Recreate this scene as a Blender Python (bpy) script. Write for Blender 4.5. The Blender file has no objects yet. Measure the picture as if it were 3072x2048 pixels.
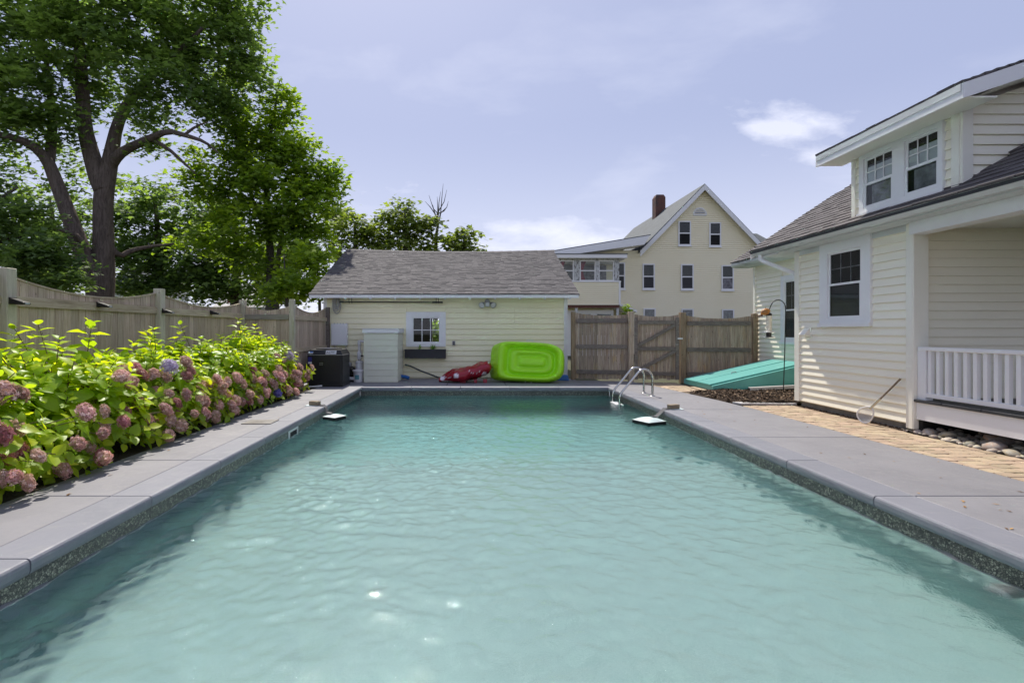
import bpy, bmesh, math, random
import numpy as np
from mathutils import Vector, Matrix, noise as mnoise

random.seed(7)
rng = np.random.default_rng(11)
S = bpy.context.scene
COL = S.collection
PI = math.pi

# ------------------------------------------------------------------ camera
cam_d = bpy.data.cameras.new('camera')
cam = bpy.data.objects.new('camera', cam_d)
COL.objects.link(cam)
cam.location = (0, 0, 1.39)
cam.rotation_euler = (PI / 2, 0, 0)
cam_d.sensor_width = 36
cam_d.lens = 18.21
cam_d.shift_x = 0.0408
cam_d.shift_y = -0.0102
cam_d.clip_start = 0.05
cam_d.clip_end = 3000
S.camera = cam

# ------------------------------------------------------------------ sky and sun
SUN = Vector((-0.17, 0.70, 1.0)).normalized()          # towards the sun
sun_el = math.asin(SUN.z)
sun_rot = math.atan2(SUN.x, SUN.y)
world = bpy.data.worlds.new('World')
S.world = world
world.use_nodes = True
wn, wl = world.node_tree.nodes, world.node_tree.links
wn.clear()
w_out = wn.new('ShaderNodeOutputWorld')
w_bg = wn.new('ShaderNodeBackground')
w_sky = wn.new('ShaderNodeTexSky')
w_sky.sky_type = 'NISHITA'
w_sky.sun_disc = False
w_sky.sun_elevation = sun_el
w_sky.sun_rotation = sun_rot
w_sky.altitude = 50
w_sky.air_density = 1.0
w_sky.dust_density = 2.2
w_sky.ozone_density = 2.2
w_bg.inputs['Strength'].default_value = 0.12
# thin haze and drifting clouds laid over the clear sky, by direction
w_tc = wn.new('ShaderNodeTexCoord')
w_sep = wn.new('ShaderNodeSeparateXYZ')
wl.new(w_tc.outputs['Generated'], w_sep.inputs[0])
def wmath(op, a, b=None, clamp=False):
    n = wn.new('ShaderNodeMath'); n.operation = op; n.use_clamp = clamp
    for i, x in enumerate((a, b)):
        if x is None: continue
        if isinstance(x, (int, float)): n.inputs[i].default_value = x
        else: wl.new(x, n.inputs[i])
    return n.outputs[0]
zc = wmath('ADD', wmath('MAXIMUM', w_sep.outputs['Z'], 0.0), 0.22)
w_cmb = wn.new('ShaderNodeCombineXYZ')
wl.new(wmath('DIVIDE', w_sep.outputs['X'], zc), w_cmb.inputs[0])
wl.new(wmath('DIVIDE', w_sep.outputs['Y'], zc), w_cmb.inputs[1])
w_map = wn.new('ShaderNodeMapping')
w_map.inputs['Location'].default_value = (3.1, 1.75, 0)
w_map.inputs['Scale'].default_value = (1.15, 1.5, 1)
wl.new(w_cmb.outputs[0], w_map.inputs[0])
w_n = wn.new('ShaderNodeTexNoise')
w_n.inputs['Scale'].default_value = 1.5
w_n.inputs['Detail'].default_value = 9
w_n.inputs['Roughness'].default_value = 0.56
w_n.inputs['Distortion'].default_value = 0.25
wl.new(w_map.outputs[0], w_n.inputs[0])
w_r = wn.new('ShaderNodeValToRGB')
w_r.color_ramp.elements[0].position = 0.54
w_r.color_ramp.elements[1].position = 0.76
# a puffy cloud over the house, a low bank behind the far roofs
uu = wmath('DIVIDE', w_sep.outputs['X'], wmath('MAXIMUM', w_sep.outputs['Y'], 0.05))
vv = wmath('DIVIDE', w_sep.outputs['Z'], wmath('MAXIMUM', w_sep.outputs['Y'], 0.05))
w_c2 = wn.new('ShaderNodeCombineXYZ'); wl.new(uu, w_c2.inputs[0]); wl.new(vv, w_c2.inputs[1])
w_n2 = wn.new('ShaderNodeTexNoise'); w_n2.inputs['Scale'].default_value = 13; w_n2.inputs['Detail'].default_value = 7; w_n2.inputs['Roughness'].default_value = 0.6
w_m2 = wn.new('ShaderNodeMapping'); w_m2.inputs['Scale'].default_value = (1, 2.2, 1); wl.new(w_c2.outputs[0], w_m2.inputs[0]); wl.new(w_m2.outputs[0], w_n2.inputs[0])
acc = None
for (u0, v0, a_, b_, k_) in ((0.625, 0.40, 0.105, 0.040, 0.85), (0.57, 0.385, 0.05, 0.02, 0.5), (0.69, 0.335, 0.065, 0.02, 0.8), (0.14, 0.20, 0.13, 0.022, 0.75), (0.02, 0.16, 0.2, 0.018, 0.6), (0.24, 0.175, 0.08, 0.015, 0.6), (-0.15, 0.27, 0.14, 0.02, 0.3)):
    du = wmath('DIVIDE', wmath('SUBTRACT', uu, u0), a_); dv = wmath('DIVIDE', wmath('SUBTRACT', vv, v0), b_)
    e_ = wmath('MULTIPLY', wmath('EXPONENT', wmath('MULTIPLY', wmath('ADD', wmath('MULTIPLY', du, du), wmath('MULTIPLY', dv, dv)), -1.0)), k_)
    acc = e_ if acc is None else wmath('ADD', acc, e_)
puff = wmath('MULTIPLY', wmath('SUBTRACT', wmath('ADD', wmath('MULTIPLY', acc, 0.75), w_n2.outputs[0]), 0.72), 2.2, True)
wl.new(w_n.outputs[0], w_r.inputs[0])
w_mix1 = wn.new('ShaderNodeMixRGB')               # haze veil over the blue
w_mix1.inputs[2].default_value = (1.29, 1.44, 2.12, 1)
wl.new(w_sky.outputs[0], w_mix1.inputs[1])
haze_fac = 0.93
w_mix1.inputs[0].default_value = haze_fac
w_mix2 = wn.new('ShaderNodeMixRGB')
w_mix2.inputs[2].default_value = (3.7, 3.72, 4.1, 1)
wl.new(wmath('MAXIMUM', wmath('MULTIPLY', w_r.outputs[0], 0.16), wmath('MULTIPLY', puff, 0.5)), w_mix2.inputs[0])
w_mix3 = wn.new('ShaderNodeMixRGB')               # pale horizon haze
w_mix3.inputs[2].default_value = (3.2, 3.27, 3.75, 1)
hz = wmath('POWER', wmath('SUBTRACT', 1.0, wmath('MULTIPLY', wmath('ABSOLUTE', w_sep.outputs['Z']), 2.7), True), 1.5)
wl.new(wmath('MULTIPLY', hz, 0.9), w_mix3.inputs[0])
wl.new(w_mix1.outputs[0], w_mix3.inputs[1])
wl.new(w_mix3.outputs[0], w_mix2.inputs[1])
wl.new(w_mix2.outputs[0], w_bg.inputs['Color'])
wl.new(w_bg.outputs[0], w_out.inputs[0])

sun_d = bpy.data.lights.new('sun', 'SUN')
sun_d.energy = 2.05
sun_d.angle = math.radians(1.0)
sun_d.color = (1.0, 0.94, 0.84)
sun = bpy.data.objects.new('sun', sun_d)
COL.objects.link(sun)
sun.rotation_euler = SUN.to_track_quat('Z', 'Y').to_euler()
sun.location = (0, 0, 30)

vs = S.view_settings
S.display_settings.display_device = 'sRGB'
vs.view_transform = 'Standard'
vs.look = 'None'
vs.gamma = 1
vs.use_curve_mapping = False
vs.exposure = 1.44
S.cycles.use_denoising = True
S.cycles.max_bounces = 8
S.cycles.transparent_max_bounces = 12
S.cycles.sample_clamp_indirect = 6
S.cycles.caustics_reflective = False
S.cycles.caustics_refractive = True

# ------------------------------------------------------------------ helpers
BASE = {}
FPX = 1190.0
def at(px, py, Y):                      # a point at depth Y seen in the survey photo at (px, py)
    return Vector(((px - 1080) * Y / FPX, Y, 1.39 + (760 - py) * Y / FPX))

def link(name, data, parent=None, loc=(0, 0, 0)):
    o = bpy.data.objects.new(name, data)
    COL.objects.link(o)
    loc = Vector(loc)
    if parent is not None:
        o.parent = parent
        o.location = loc - BASE[parent.name]
    else:
        o.location = loc
    BASE[o.name] = loc
    return o

def thing(name, label, cat, loc=(0, 0, 0), group=None):
    o = link(name, None, None, loc)
    o['label'] = label
    o['category'] = cat
    if group: o['group'] = group
    return o

def part(name, parent, loc=None):
    return link(name, None, parent, BASE[parent.name] if loc is None else loc)

def tag(o, label, cat, group=None):
    o['label'] = label
    o['category'] = cat
    if group: o['group'] = group
    return o

class MB:
    def __init__(s, M=None):
        s.v = []; s.f = []; s.c = []; s.M = M; s.col = None
    def add(s, vs, fs):
        b = len(s.v)
        for p in vs:
            p = Vector(p)
            if s.M is not None: p = s.M @ p
            s.v.append(p)
            s.c.append(s.col)
        s.f += [tuple(b + i for i in f) for f in fs]
    HEX = [(0, 3, 2, 1), (4, 5, 6, 7), (0, 1, 5, 4), (1, 2, 6, 5), (2, 3, 7, 6), (3, 0, 4, 7)]
    def hexa(s, p):
        s.add(p, MB.HEX); return s
    def box(s, x0, x1, y0, y1, z0, z1):
        return s.hexa([(x0, y0, z0), (x1, y0, z0), (x1, y1, z0), (x0, y1, z0), (x0, y0, z1), (x1, y0, z1), (x1, y1, z1), (x0, y1, z1)])
    def prism(s, poly, ext):            # poly: planar points, ext: vector
        e = Vector(ext); n = len(poly)
        P = [Vector(p) for p in poly]
        s.add(P + [p + e for p in P], [tuple(range(n))[::-1], tuple(range(n, 2 * n))] + [(i, (i + 1) % n, n + (i + 1) % n, n + i) for i in range(n)])
        return s
    def beam(s, a, b, w, h, up=(0, 0, 1)):
        a, b = Vector(a), Vector(b); d = (b - a).normalized()
        u = Vector(up)
        sd = d.cross(u)
        if sd.length < 1e-4: sd = d.cross(Vector((1, 0, 0)))
        sd.normalize(); u = sd.cross(d).normalized()
        x, y = sd * w / 2, u * h / 2
        return s.hexa([a - x - y, a + x - y, b + x - y, b - x - y, a - x + y, a + x + y, b + x + y, b - x + y])
    def tube(s, path, r, n=8, cap=True):
        P = [Vector(p) for p in path]
        R = r if isinstance(r, (list, tuple)) else [r] * len(P)
        base = len(s.v); vs = []; prev = None
        for i, p in enumerate(P):
            d = (P[min(i + 1, len(P) - 1)] - P[max(i - 1, 0)])
            if d.length < 1e-9: d = Vector((0, 0, 1))
            d.normalize()
            if prev is None:
                a = d.cross(Vector((0, 0, 1)))
                if a.length < 1e-3: a = d.cross(Vector((1, 0, 0)))
            else:
                a = prev - d * prev.dot(d)
            a.normalize(); prev = a
            b = d.cross(a)
            for k in range(n):
                t = 2 * PI * k / n
                vs.append(p + (a * math.cos(t) + b * math.sin(t)) * R[i])
        fs = []
        for i in range(len(P) - 1):
            for k in range(n):
                k2 = (k + 1) % n
                fs.append((i * n + k, (i + 1) * n + k, (i + 1) * n + k2, i * n + k2))
        if cap:
            fs.append(tuple(range(n)))
            fs.append(tuple(range((len(P) - 1) * n, len(P) * n))[::-1])
        s.add(vs, fs)
        return s
    def lathe(s, prof, c=(0, 0, 0), n=20, axis=None, capb=True, capt=True):
        c = Vector(c); ax = Vector(axis or (0, 0, 1)).normalized()
        a = ax.cross(Vector((0, 1, 0)))
        if a.length < 1e-3: a = ax.cross(Vector((1, 0, 0)))
        a.normalize(); b = ax.cross(a)
        vs = []
        for r, z in prof:
            for k in range(n):
                t = 2 * PI * k / n
                vs.append(c + ax * z + (a * math.cos(t) + b * math.sin(t)) * r)
        m = len(prof)
        fs = [(i * n + k, i * n + (k + 1) % n, (i + 1) * n + (k + 1) % n, (i + 1) * n + k) for i in range(m - 1) for k in range(n)]
        if capb: fs.append(tuple(range(n))[::-1])
        if capt: fs.append(tuple(range((m - 1) * n, m * n)))
        s.add(vs, fs)
        return s
    def mesh(s, name, smooth=False, bev=0, seg=2, shift=Vector((0, 0, 0))):
        me = bpy.data.meshes.new(name)
        me.from_pydata([tuple(p - shift) for p in s.v], [], s.f)
        if any(c is not None for c in s.c):
            at_ = me.color_attributes.new('Col', 'FLOAT_COLOR', 'POINT')
            arr = np.array([(c if isinstance(c, tuple) else (c, c, c)) + (1,) if c is not None else (0.5, 0.5, 0.5, 1) for c in s.c], dtype=np.float32)
            at_.data.foreach_set('color', arr.ravel())
        if bev:
            bm = bmesh.new(); bm.from_mesh(me)
            bmesh.ops.bevel(bm, geom=[e for e in bm.edges if len(e.link_faces) == 2 and e.calc_face_angle(0) > 0.5], offset=bev, segments=seg, affect='EDGES', profile=0.6)
            bm.to_mesh(me); bm.free()
        bm = bmesh.new(); bm.from_mesh(me)
        bmesh.ops.recalc_face_normals(bm, faces=bm.faces)
        bm.to_mesh(me); bm.free()
        if smooth:
            me.polygons.foreach_set('use_smooth', [True] * len(me.polygons))
            if smooth != 'all':
                me.set_sharp_from_angle(angle=math.radians(35))
        me.update()
        return me
    def build(s, name, mat, parent=None, smooth=False, bev=0, seg=2, center=False, stuff=False):
        base = BASE[parent.name] if parent is not None else Vector((0, 0, 0))
        if center or parent is None:
            lo = Vector((min(p[i] for p in s.v) for i in range(3)))
            hi = Vector((max(p[i] for p in s.v) for i in range(3)))
            base = Vector(((lo.x + hi.x) / 2, (lo.y + hi.y) / 2, lo.z))
        me = s.mesh(name, smooth, bev, seg, base)
        me.materials.append(mat)
        o = link(name, me, parent, base)
        if stuff: o['kind'] = 'stuff'
        return o

def struct(o):
    o['kind'] = 'structure'
    return o

class Fr:                                 # a wall frame: s along the wall, t outwards, z up
    def __init__(f, o, u, n):
        f.o = Vector((o[0], o[1], 0)); f.u = Vector((u[0], u[1], 0)); f.n = Vector((n[0], n[1], 0))
    def p(f, s, t, z):
        return f.o + f.u * s + f.n * t + Vector((0, 0, z))
    def box(f, mb, s0, s1, t0, t1, z0, z1):
        mb.hexa([f.p(s0, t0, z0), f.p(s1, t0, z0), f.p(s1, t1, z0), f.p(s0, t1, z0), f.p(s0, t0, z1), f.p(s1, t0, z1), f.p(s1, t1, z1), f.p(s0, t1, z1)])
    def lap(f, mb, s0b, s1b, s0t, s1t, z0, z1, tb=0.020, tt=0.006):
        mb.hexa([f.p(s0b, 0, z0), f.p(s1b, 0, z0), f.p(s1b, tb, z0), f.p(s0b, tb, z0), f.p(s0t, 0, z1), f.p(s1t, 0, z1), f.p(s1t, tt, z1), f.p(s0t, tt, z1)])

# ------------------------------------------------------------------ materials
def nt(name):
    m = bpy.data.materials.new(name)
    m.use_nodes = True
    n = m.node_tree.nodes; l = m.node_tree.links
    n.clear()
    return m, n, l

def coords(n, l, stretch=(1, 1, 1), rand=True, gen='Object'):
    tc = n.new('ShaderNodeTexCoord')
    out = tc.outputs[gen]
    if rand:
        oi = n.new('ShaderNodeObjectInfo')
        ml = n.new('ShaderNodeVectorMath'); ml.operation = 'SCALE'
        ml.inputs[0].default_value = (37.1, 51.7, 23.3)
        l.new(oi.outputs['Random'], ml.inputs['Scale'])
        ad = n.new('ShaderNodeVectorMath'); ad.operation = 'ADD'
        l.new(out, ad.inputs[0]); l.new(ml.outputs[0], ad.inputs[1])
        out = ad.outputs[0]
    mp = n.new('ShaderNodeMapping')
    mp.inputs['Scale'].default_value = stretch
    l.new(out, mp.inputs[0])
    return mp.outputs[0]

def noise(n, l, vec, scale, detail=5, rough=0.6, dist=0.0):
    t = n.new('ShaderNodeTexNoise')
    t.inputs['Scale'].default_value = scale
    t.inputs['Detail'].default_value = detail
    t.inputs['Roughness'].default_value = rough
    t.inputs['Distortion'].default_value = dist
    l.new(vec, t.inputs['Vector'])
    return t.outputs[0]

def ramp(n, l, fac, stops):
    r = n.new('ShaderNodeValToRGB')
    e = r.color_ramp.elements
    while len(e) < len(stops): e.new(0.5)
    for i, (p, c) in enumerate(stops):
        e[i].position = p
        e[i].color = (c[0], c[1], c[2], 1) if isinstance(c, tuple) else (c, c, c, 1)
    l.new(fac, r.inputs[0])
    return r.outputs[0]

def mixc(n, l, fac, a, b, mode='MIX'):
    m = n.new('ShaderNodeMixRGB'); m.blend_type = mode
    for i, x in ((0, fac), (1, a), (2, b)):
        if isinstance(x, (int, float)): m.inputs[i].default_value = x if i == 0 else (x, x, x, 1)
        elif isinstance(x, tuple): m.inputs[i].default_value = (*x, 1)
        else: l.new(x, m.inputs[i])
    return m.outputs[0]

def objvary(n, l, col, amt, hue=0.0):
    if not amt: return col
    oi = n.new('ShaderNodeObjectInfo')
    h = n.new('ShaderNodeHueSaturation')
    mr = n.new('ShaderNodeMapRange')
    mr.inputs['To Min'].default_value = 1 - amt; mr.inputs['To Max'].default_value = 1 + amt
    l.new(oi.outputs['Random'], mr.inputs[0])
    l.new(mr.outputs[0], h.inputs['Value'])
    if hue:
        w = n.new('ShaderNodeTexWhiteNoise'); w.noise_dimensions = '1D'
        l.new(oi.outputs['Random'], w.inputs['W'])
        m2 = n.new('ShaderNodeMapRange')
        m2.inputs['To Min'].default_value = 0.5 - hue; m2.inputs['To Max'].default_value = 0.5 + hue
        l.new(w.outputs[0], m2.inputs[0]); l.new(m2.outputs[0], h.inputs['Hue'])
    if isinstance(col, tuple): h.inputs['Color'].default_value = (*col, 1)
    else: l.new(col, h.inputs['Color'])
    return h.outputs[0]

def finish(m, n, l, col, rough=0.6, bump=None, bs=0.2, bd=0.01, metal=0.0, spec=0.5, coat=0.0, roughn=None):
    b = n.new('ShaderNodeBsdfPrincipled')
    if isinstance(col, tuple): b.inputs['Base Color'].default_value = (*col, 1)
    else: l.new(col, b.inputs['Base Color'])
    b.inputs['Roughness'].default_value = rough
    if roughn is not None: l.new(roughn, b.inputs['Roughness'])
    b.inputs['Metallic'].default_value = metal
    b.inputs['Specular IOR Level'].default_value = spec
    b.inputs['Coat Weight'].default_value = coat
    if bump is not None:
        bn = n.new('ShaderNodeBump')
        bn.inputs['Strength'].default_value = bs
        bn.inputs['Distance'].default_value = bd
        l.new(bump, bn.inputs['Height'])
        l.new(bn.outputs[0], b.inputs['Normal'])
    o = n.new('ShaderNodeOutputMaterial')
    l.new(b.outputs[0], o.inputs[0])
    return m

def pmat(name, c1, c2=None, scale=4.0, rough=0.6, bump=0.15, bd=0.004, stretch=(1, 1, 1), vary=0.0, hue=0.0, metal=0.0, spec=0.4, dirt=None, dscale=1.5, dlim=(0.52, 0.75), fine=60, coat=0.0):
    m, n, l = nt(name)
    v = coords(n, l, stretch)
    c2 = c2 or tuple(x * 0.85 for x in c1)
    a = noise(n, l, v, scale, 6)
    col = mixc(n, l, ramp(n, l, a, [(0.32, 0.0), (0.68, 1.0)]), c1, c2)
    if dirt:
        d = noise(n, l, v, dscale, 8, 0.65, 0.4)
        col = mixc(n, l, ramp(n, l, d, [(dlim[0], 0.0), (dlim[1], 1.0)]), col, dirt)
    col = objvary(n, l, col, vary, hue)
    f = noise(n, l, v, fine, 4)
    return finish(m, n, l, col, rough, f if bump else None, bump, bd, metal, spec, coat)

def wood(name, c1, c2, c3, stain, axis='Z', vary=0.12, hue=0.01, sc=1.0, stain_lim=(0.55, 0.8)):
    m, n, l = nt(name)
    st = {'Z': (22, 22, 1.1), 'Y': (22, 1.1, 22), 'X': (1.1, 22, 22)}[axis]
    v = coords(n, l, tuple(x * sc for x in st))
    g = noise(n, l, v, 2.2, 8, 0.7, 0.6)
    col = ramp(n, l, g, [(0.28, c1), (0.5, c2), (0.72, c3)])
    v2 = coords(n, l, (3, 3, 0.8) if axis == 'Z' else ((3, .8, 3) if axis == 'Y' else (.8, 3, 3)))
    d = noise(n, l, v2, 1.6, 6, 0.6, 0.5)
    col = mixc(n, l, ramp(n, l, d, [(stain_lim[0], 0.0), (stain_lim[1], 0.75)]), col, stain)
    # knots
    vk = coords(n, l, (6, 6, 3.2) if axis == 'Z' else (3.2, 6, 6))
    k = n.new('ShaderNodeTexVoronoi'); k.inputs['Scale'].default_value = 1.6
    l.new(vk, k.inputs['Vector'])
    col = mixc(n, l, ramp(n, l, k.outputs['Distance'], [(0.05, 0.75), (0.12, 0.0)]), col, tuple(x * 0.35 for x in c1))
    col = objvary(n, l, col, vary, hue)
    return finish(m, n, l, col, 0.85, g, 0.5, 0.004, spec=0.2)

M = {}
def deck_mat(name, c1, c2, stain, chip):
    m, n, l = nt(name)
    v = coords(n, l)
    a = noise(n, l, v, 1.3, 7, 0.62, 0.3)
    col = mixc(n, l, ramp(n, l, a, [(0.35, 0.0), (0.65, 1.0)]), c1, c2)
    d = noise(n, l, v, 4.5, 9, 0.72, 0.6)
    col = mixc(n, l, ramp(n, l, d, [(0.54, 0.0), (0.72, 0.7)]), col, stain)
    sp = noise(n, l, v, 150, 3, 0.7)
    col = mixc(n, l, ramp(n, l, sp, [(0.30, 0.35), (0.42, 0.0)]), col, tuple(x * .62 for x in c1))
    ch = noise(n, l, v, 17, 6, 0.6, 1.2)
    col = mixc(n, l, ramp(n, l, ch, [(0.70, 0.0), (0.73, 0.8)]), col, chip)
    col = objvary(n, l, col, 0.04)
    rg = ramp(n, l, d, [(0.3, 0.72), (0.7, 0.5)])
    return finish(m, n, l, col, 0.6, sp, 0.35, 0.003, roughn=rg)
M['deck'] = deck_mat('deck_paint', (0.228, 0.222, 0.236), (0.188, 0.184, 0.198), (0.262, 0.252, 0.256), (0.33, 0.315, 0.305))
M['coping'] = deck_mat('coping_paint', (0.20, 0.202, 0.23), (0.17, 0.175, 0.202), (0.228, 0.227, 0.245), (0.31, 0.31, 0.32))
M['concrete'] = pmat('old_concrete', (0.30, 0.28, 0.25), (0.20, 0.19, 0.17), 5, 0.85, 0.4, 0.006, dirt=(0.14, 0.12, 0.10), fine=60)
M['soil'] = pmat('dark_soil', (0.05, 0.036, 0.026), (0.025, 0.018, 0.013), 9, 0.95, 0.8, 0.03, fine=40)
M['groundmat'] = pmat('worn_grass_ground', (0.075, 0.085, 0.035), (0.05, 0.045, 0.03), 2.5, 0.95, 0.6, 0.03, fine=20)
M['sand'] = pmat('joint_sand', (0.24, 0.185, 0.125), (0.14, 0.11, 0.08), 14, 0.95, 0.5, 0.01, fine=120)
M['paver'] = pmat('tumbled_paver', (0.46, 0.335, 0.215), (0.36, 0.285, 0.21), 9, 0.85, 0.35, 0.004, vary=0.17, hue=0.012, dirt=(0.30, 0.26, 0.22), dscale=6, fine=110)
M['yellow'] = pmat('yellow_siding_paint', (0.92, 0.865, 0.615), (0.90, 0.84, 0.575), 2.0, 0.5, 0.08, 0.002, stretch=(0.4, 1, 4), vary=0.025, dirt=(0.83, 0.76, 0.54), dscale=1.2, dlim=(0.58, 0.85), fine=50)
M['cream'] = pmat('cream_vinyl_siding', (0.92, 0.875, 0.735), (0.905, 0.855, 0.705), 2.0, 0.42, 0.06, 0.001, stretch=(0.6, 0.6, 3), vary=0.015, fine=80)
M['farsiding'] = pmat('pale_yellow_siding', (0.92, 0.86, 0.655), (0.90, 0.83, 0.615), 0.8, 0.5, 0.0, vary=0.0)
M['enclosure'] = pmat('pale_green_cream_boards', (0.74, 0.74, 0.60), (0.70, 0.70, 0.56), 2.5, 0.55, 0.1, 0.002, vary=0.03, fine=60)
M['white'] = pmat('white_trim_paint', (0.84, 0.835, 0.835), (0.80, 0.795, 0.795), 3, 0.42, 0.05, 0.001, fine=60)
M['creamtrim'] = pmat('cream_trim', (0.86, 0.835, 0.74), (0.83, 0.80, 0.70), 3, 0.45, 0.05, 0.001, fine=60)
M['gutter'] = pmat('weathered_white_gutter', (0.66, 0.685, 0.68), (0.56, 0.585, 0.57), 3, 0.45, 0.1, 0.002, stretch=(1, 0.5, 2), dirt=(0.20, 0.21, 0.18), dscale=1.4, dlim=(0.56, 0.75), fine=40)
M['peeling'] = pmat('peeling_white_paint', (0.62, 0.63, 0.62), (0.45, 0.46, 0.46), 6, 0.7, 0.4, 0.004, stretch=(3, 3, 1), dirt=(0.12, 0.11, 0.10), dscale=5, dlim=(0.5, 0.6), fine=40)
M['farroof'] = pmat('grey_roofing', (0.135, 0.148, 0.152), (0.105, 0.116, 0.12), 3, 0.9, 0.3, 0.02, dirt=(0.10, 0.10, 0.10), fine=30)
M['brown'] = pmat('brown_beam', (0.13, 0.05, 0.035), (0.09, 0.035, 0.025), 6, 0.7)
M['black'] = pmat('black_powder_coat', (0.012, 0.012, 0.013), (0.016, 0.016, 0.017), 3, 0.42, 0.05, 0.001, spec=0.4)
M['blackp'] = pmat('black_plastic', (0.012, 0.012, 0.012), (0.018, 0.018, 0.018), 8, 0.35, 0.0)
M['charcoal'] = pmat('charcoal_plastic', (0.035, 0.036, 0.040), (0.028, 0.029, 0.032), 4, 0.55, 0.1, 0.002)
M['greymetal'] = pmat('grey_metal', (0.42, 0.42, 0.43), (0.36, 0.36, 0.37), 6, 0.4, 0.0, metal=0.6)
M['silver'] = pmat('silver_label', (0.62, 0.62, 0.63), (0.58, 0.58, 0.59), 6, 0.35, 0.0)
M['steel'] = pmat('polished_steel', (0.62, 0.61, 0.58), (0.52, 0.51, 0.48), 9, 0.16, 0.05, 0.001, metal=1.0)
M['pvc'] = pmat('white_pvc', (0.74, 0.735, 0.74), (0.68, 0.675, 0.67), 6, 0.35, 0.0)
M['bluelabel'] = pmat('blue_label', (0.035, 0.03, 0.22), (0.03, 0.03, 0.18), 8, 0.4, 0.0)
M['lightblue'] = pmat('light_blue_print', (0.08, 0.24, 0.62), (0.07, 0.22, 0.55), 8, 0.4, 0.0)
M['tealprint'] = pmat('teal_print', (0.10, 0.30, 0.38), (0.16, 0.38, 0.36), 20, 0.4, 0.0)
M['bluehose'] = pmat('blue_hose', (0.03, 0.15, 0.45), (0.03, 0.12, 0.38), 8, 0.4, 0.0)
M['hosegreen'] = pmat('dark_hose', (0.035, 0.05, 0.05), (0.03, 0.04, 0.04), 8, 0.5, 0.0)
M['teal'] = pmat('teal_door_paint', (0.125, 0.415, 0.375), (0.11, 0.385, 0.35), 2.5, 0.38, 0.08, 0.002, dirt=(0.10, 0.34, 0.31), fine=50)
M['rope'] = pmat('grey_rope', (0.50, 0.485, 0.44), (0.40, 0.385, 0.35), 20, 0.85, 0.5, 0.004, fine=150)
M['boardwhite'] = pmat('weathered_white_board', (0.55, 0.53, 0.52), (0.46, 0.44, 0.43), 5, 0.7, 0.2, 0.003, dirt=(0.34, 0.31, 0.28))
M['brick'] = pmat('tan_brick', (0.30, 0.235, 0.155), (0.22, 0.18, 0.125), 16, 0.9, 0.5, 0.004, fine=120)
M['padcloth'] = pmat('white_float_cloth', (0.58, 0.67, 0.67), (0.50, 0.59, 0.59), 6, 0.6, 0.3, 0.004, fine=60)
M['meshgrey'] = pmat('grey_mesh_strip', (0.10, 0.10, 0.105), (0.06, 0.06, 0.065), 60, 0.8, 0.5, 0.003, fine=200)
M['stone'] = pmat('river_stone', (0.42, 0.37, 0.30), (0.28, 0.26, 0.225), 5, 0.6, 0.25, 0.006, vary=0.5, hue=0.03, dirt=(0.46, 0.31, 0.15), dscale=2.5, dlim=(0.5, 0.7), fine=60)
M['porchfloor'] = pmat('dark_porch_boards', (0.055, 0.057, 0.062), (0.04, 0.042, 0.046), 5, 0.55, 0.2, 0.002)
M['dark'] = pmat('dark_room', (0.012, 0.012, 0.012), (0.008, 0.008, 0.008), 3, 0.9, 0.0)  # near-black colour standing for shade inside rooms and hollows
M['blind'] = pmat('pale_blind', (0.62, 0.61, 0.66), (0.58, 0.57, 0.62), 3, 0.8, 0.0)
M['lace'] = pmat('lace_curtain', (0.30, 0.29, 0.31), (0.12, 0.115, 0.125), 7, 0.9, 0.0, dirt=(0.05, 0.05, 0.05), dscale=3)
M['redcurtain'] = pmat('red_curtain', (0.36, 0.04, 0.06), (0.22, 0.02, 0.04), 4, 0.9, 0.0)
M['orange'] = pmat('orange_tin', (0.55, 0.22, 0.03), (0.30, 0.14, 0.05), 12, 0.5, 0.2, dirt=(0.12, 0.08, 0.05), dscale=9)
M['seed'] = pmat('clear_seed_tube', (0.60, 0.57, 0.47), (0.68, 0.66, 0.60), 12, 0.15, 0.0)
M['poleblack'] = pmat('black_iron', (0.01, 0.01, 0.01), (0.015, 0.015, 0.015), 9, 0.5, 0.0)
M['stick'] = wood('weathered_handle', (0.12, 0.09, 0.07), (0.20, 0.16, 0.12), (0.28, 0.23, 0.18), (0.1, 0.08, 0.06), 'Z', 0.0)
M['fence_v'] = wood('grey_fence_board', (0.27, 0.205, 0.145), (0.485, 0.385, 0.29), (0.63, 0.525, 0.415), (0.38, 0.285, 0.175), 'Z', 0.16, 0.006)
M['fence_h'] = wood('grey_fence_rail', (0.26, 0.20, 0.135), (0.475, 0.385, 0.275), (0.62, 0.525, 0.395), (0.38, 0.325, 0.17), 'Y', 0.08)
M['fence_hx'] = wood('grey_fence_rail_across', (0.15, 0.135, 0.105), (0.27, 0.245, 0.20), (0.38, 0.355, 0.305), (0.21, 0.22, 0.12), 'X', 0.08)
M['post'] = wood('mossy_fence_post', (0.34, 0.305, 0.22), (0.52, 0.475, 0.37), (0.64, 0.59, 0.48), (0.38, 0.39, 0.17), 'Z', 0.08)
M['gate_v'] = wood('brown_fence_board', (0.16, 0.12, 0.085), (0.37, 0.29, 0.22), (0.55, 0.46, 0.36), (0.48, 0.32, 0.15), 'Z', 0.22, 0.008, stain_lim=(0.56, 0.72))
M['gate_h'] = wood('brown_fence_rail', (0.10, 0.08, 0.065), (0.20, 0.17, 0.145), (0.30, 0.265, 0.23), (0.16, 0.12, 0.085), 'X', 0.08)
M['gate_post'] = wood('orange_brown_post', (0.14, 0.095, 0.055), (0.27, 0.195, 0.125), (0.38, 0.29, 0.20), (0.2, 0.165, 0.12), 'Z', 0.1)
M['bark'] = None

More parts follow.
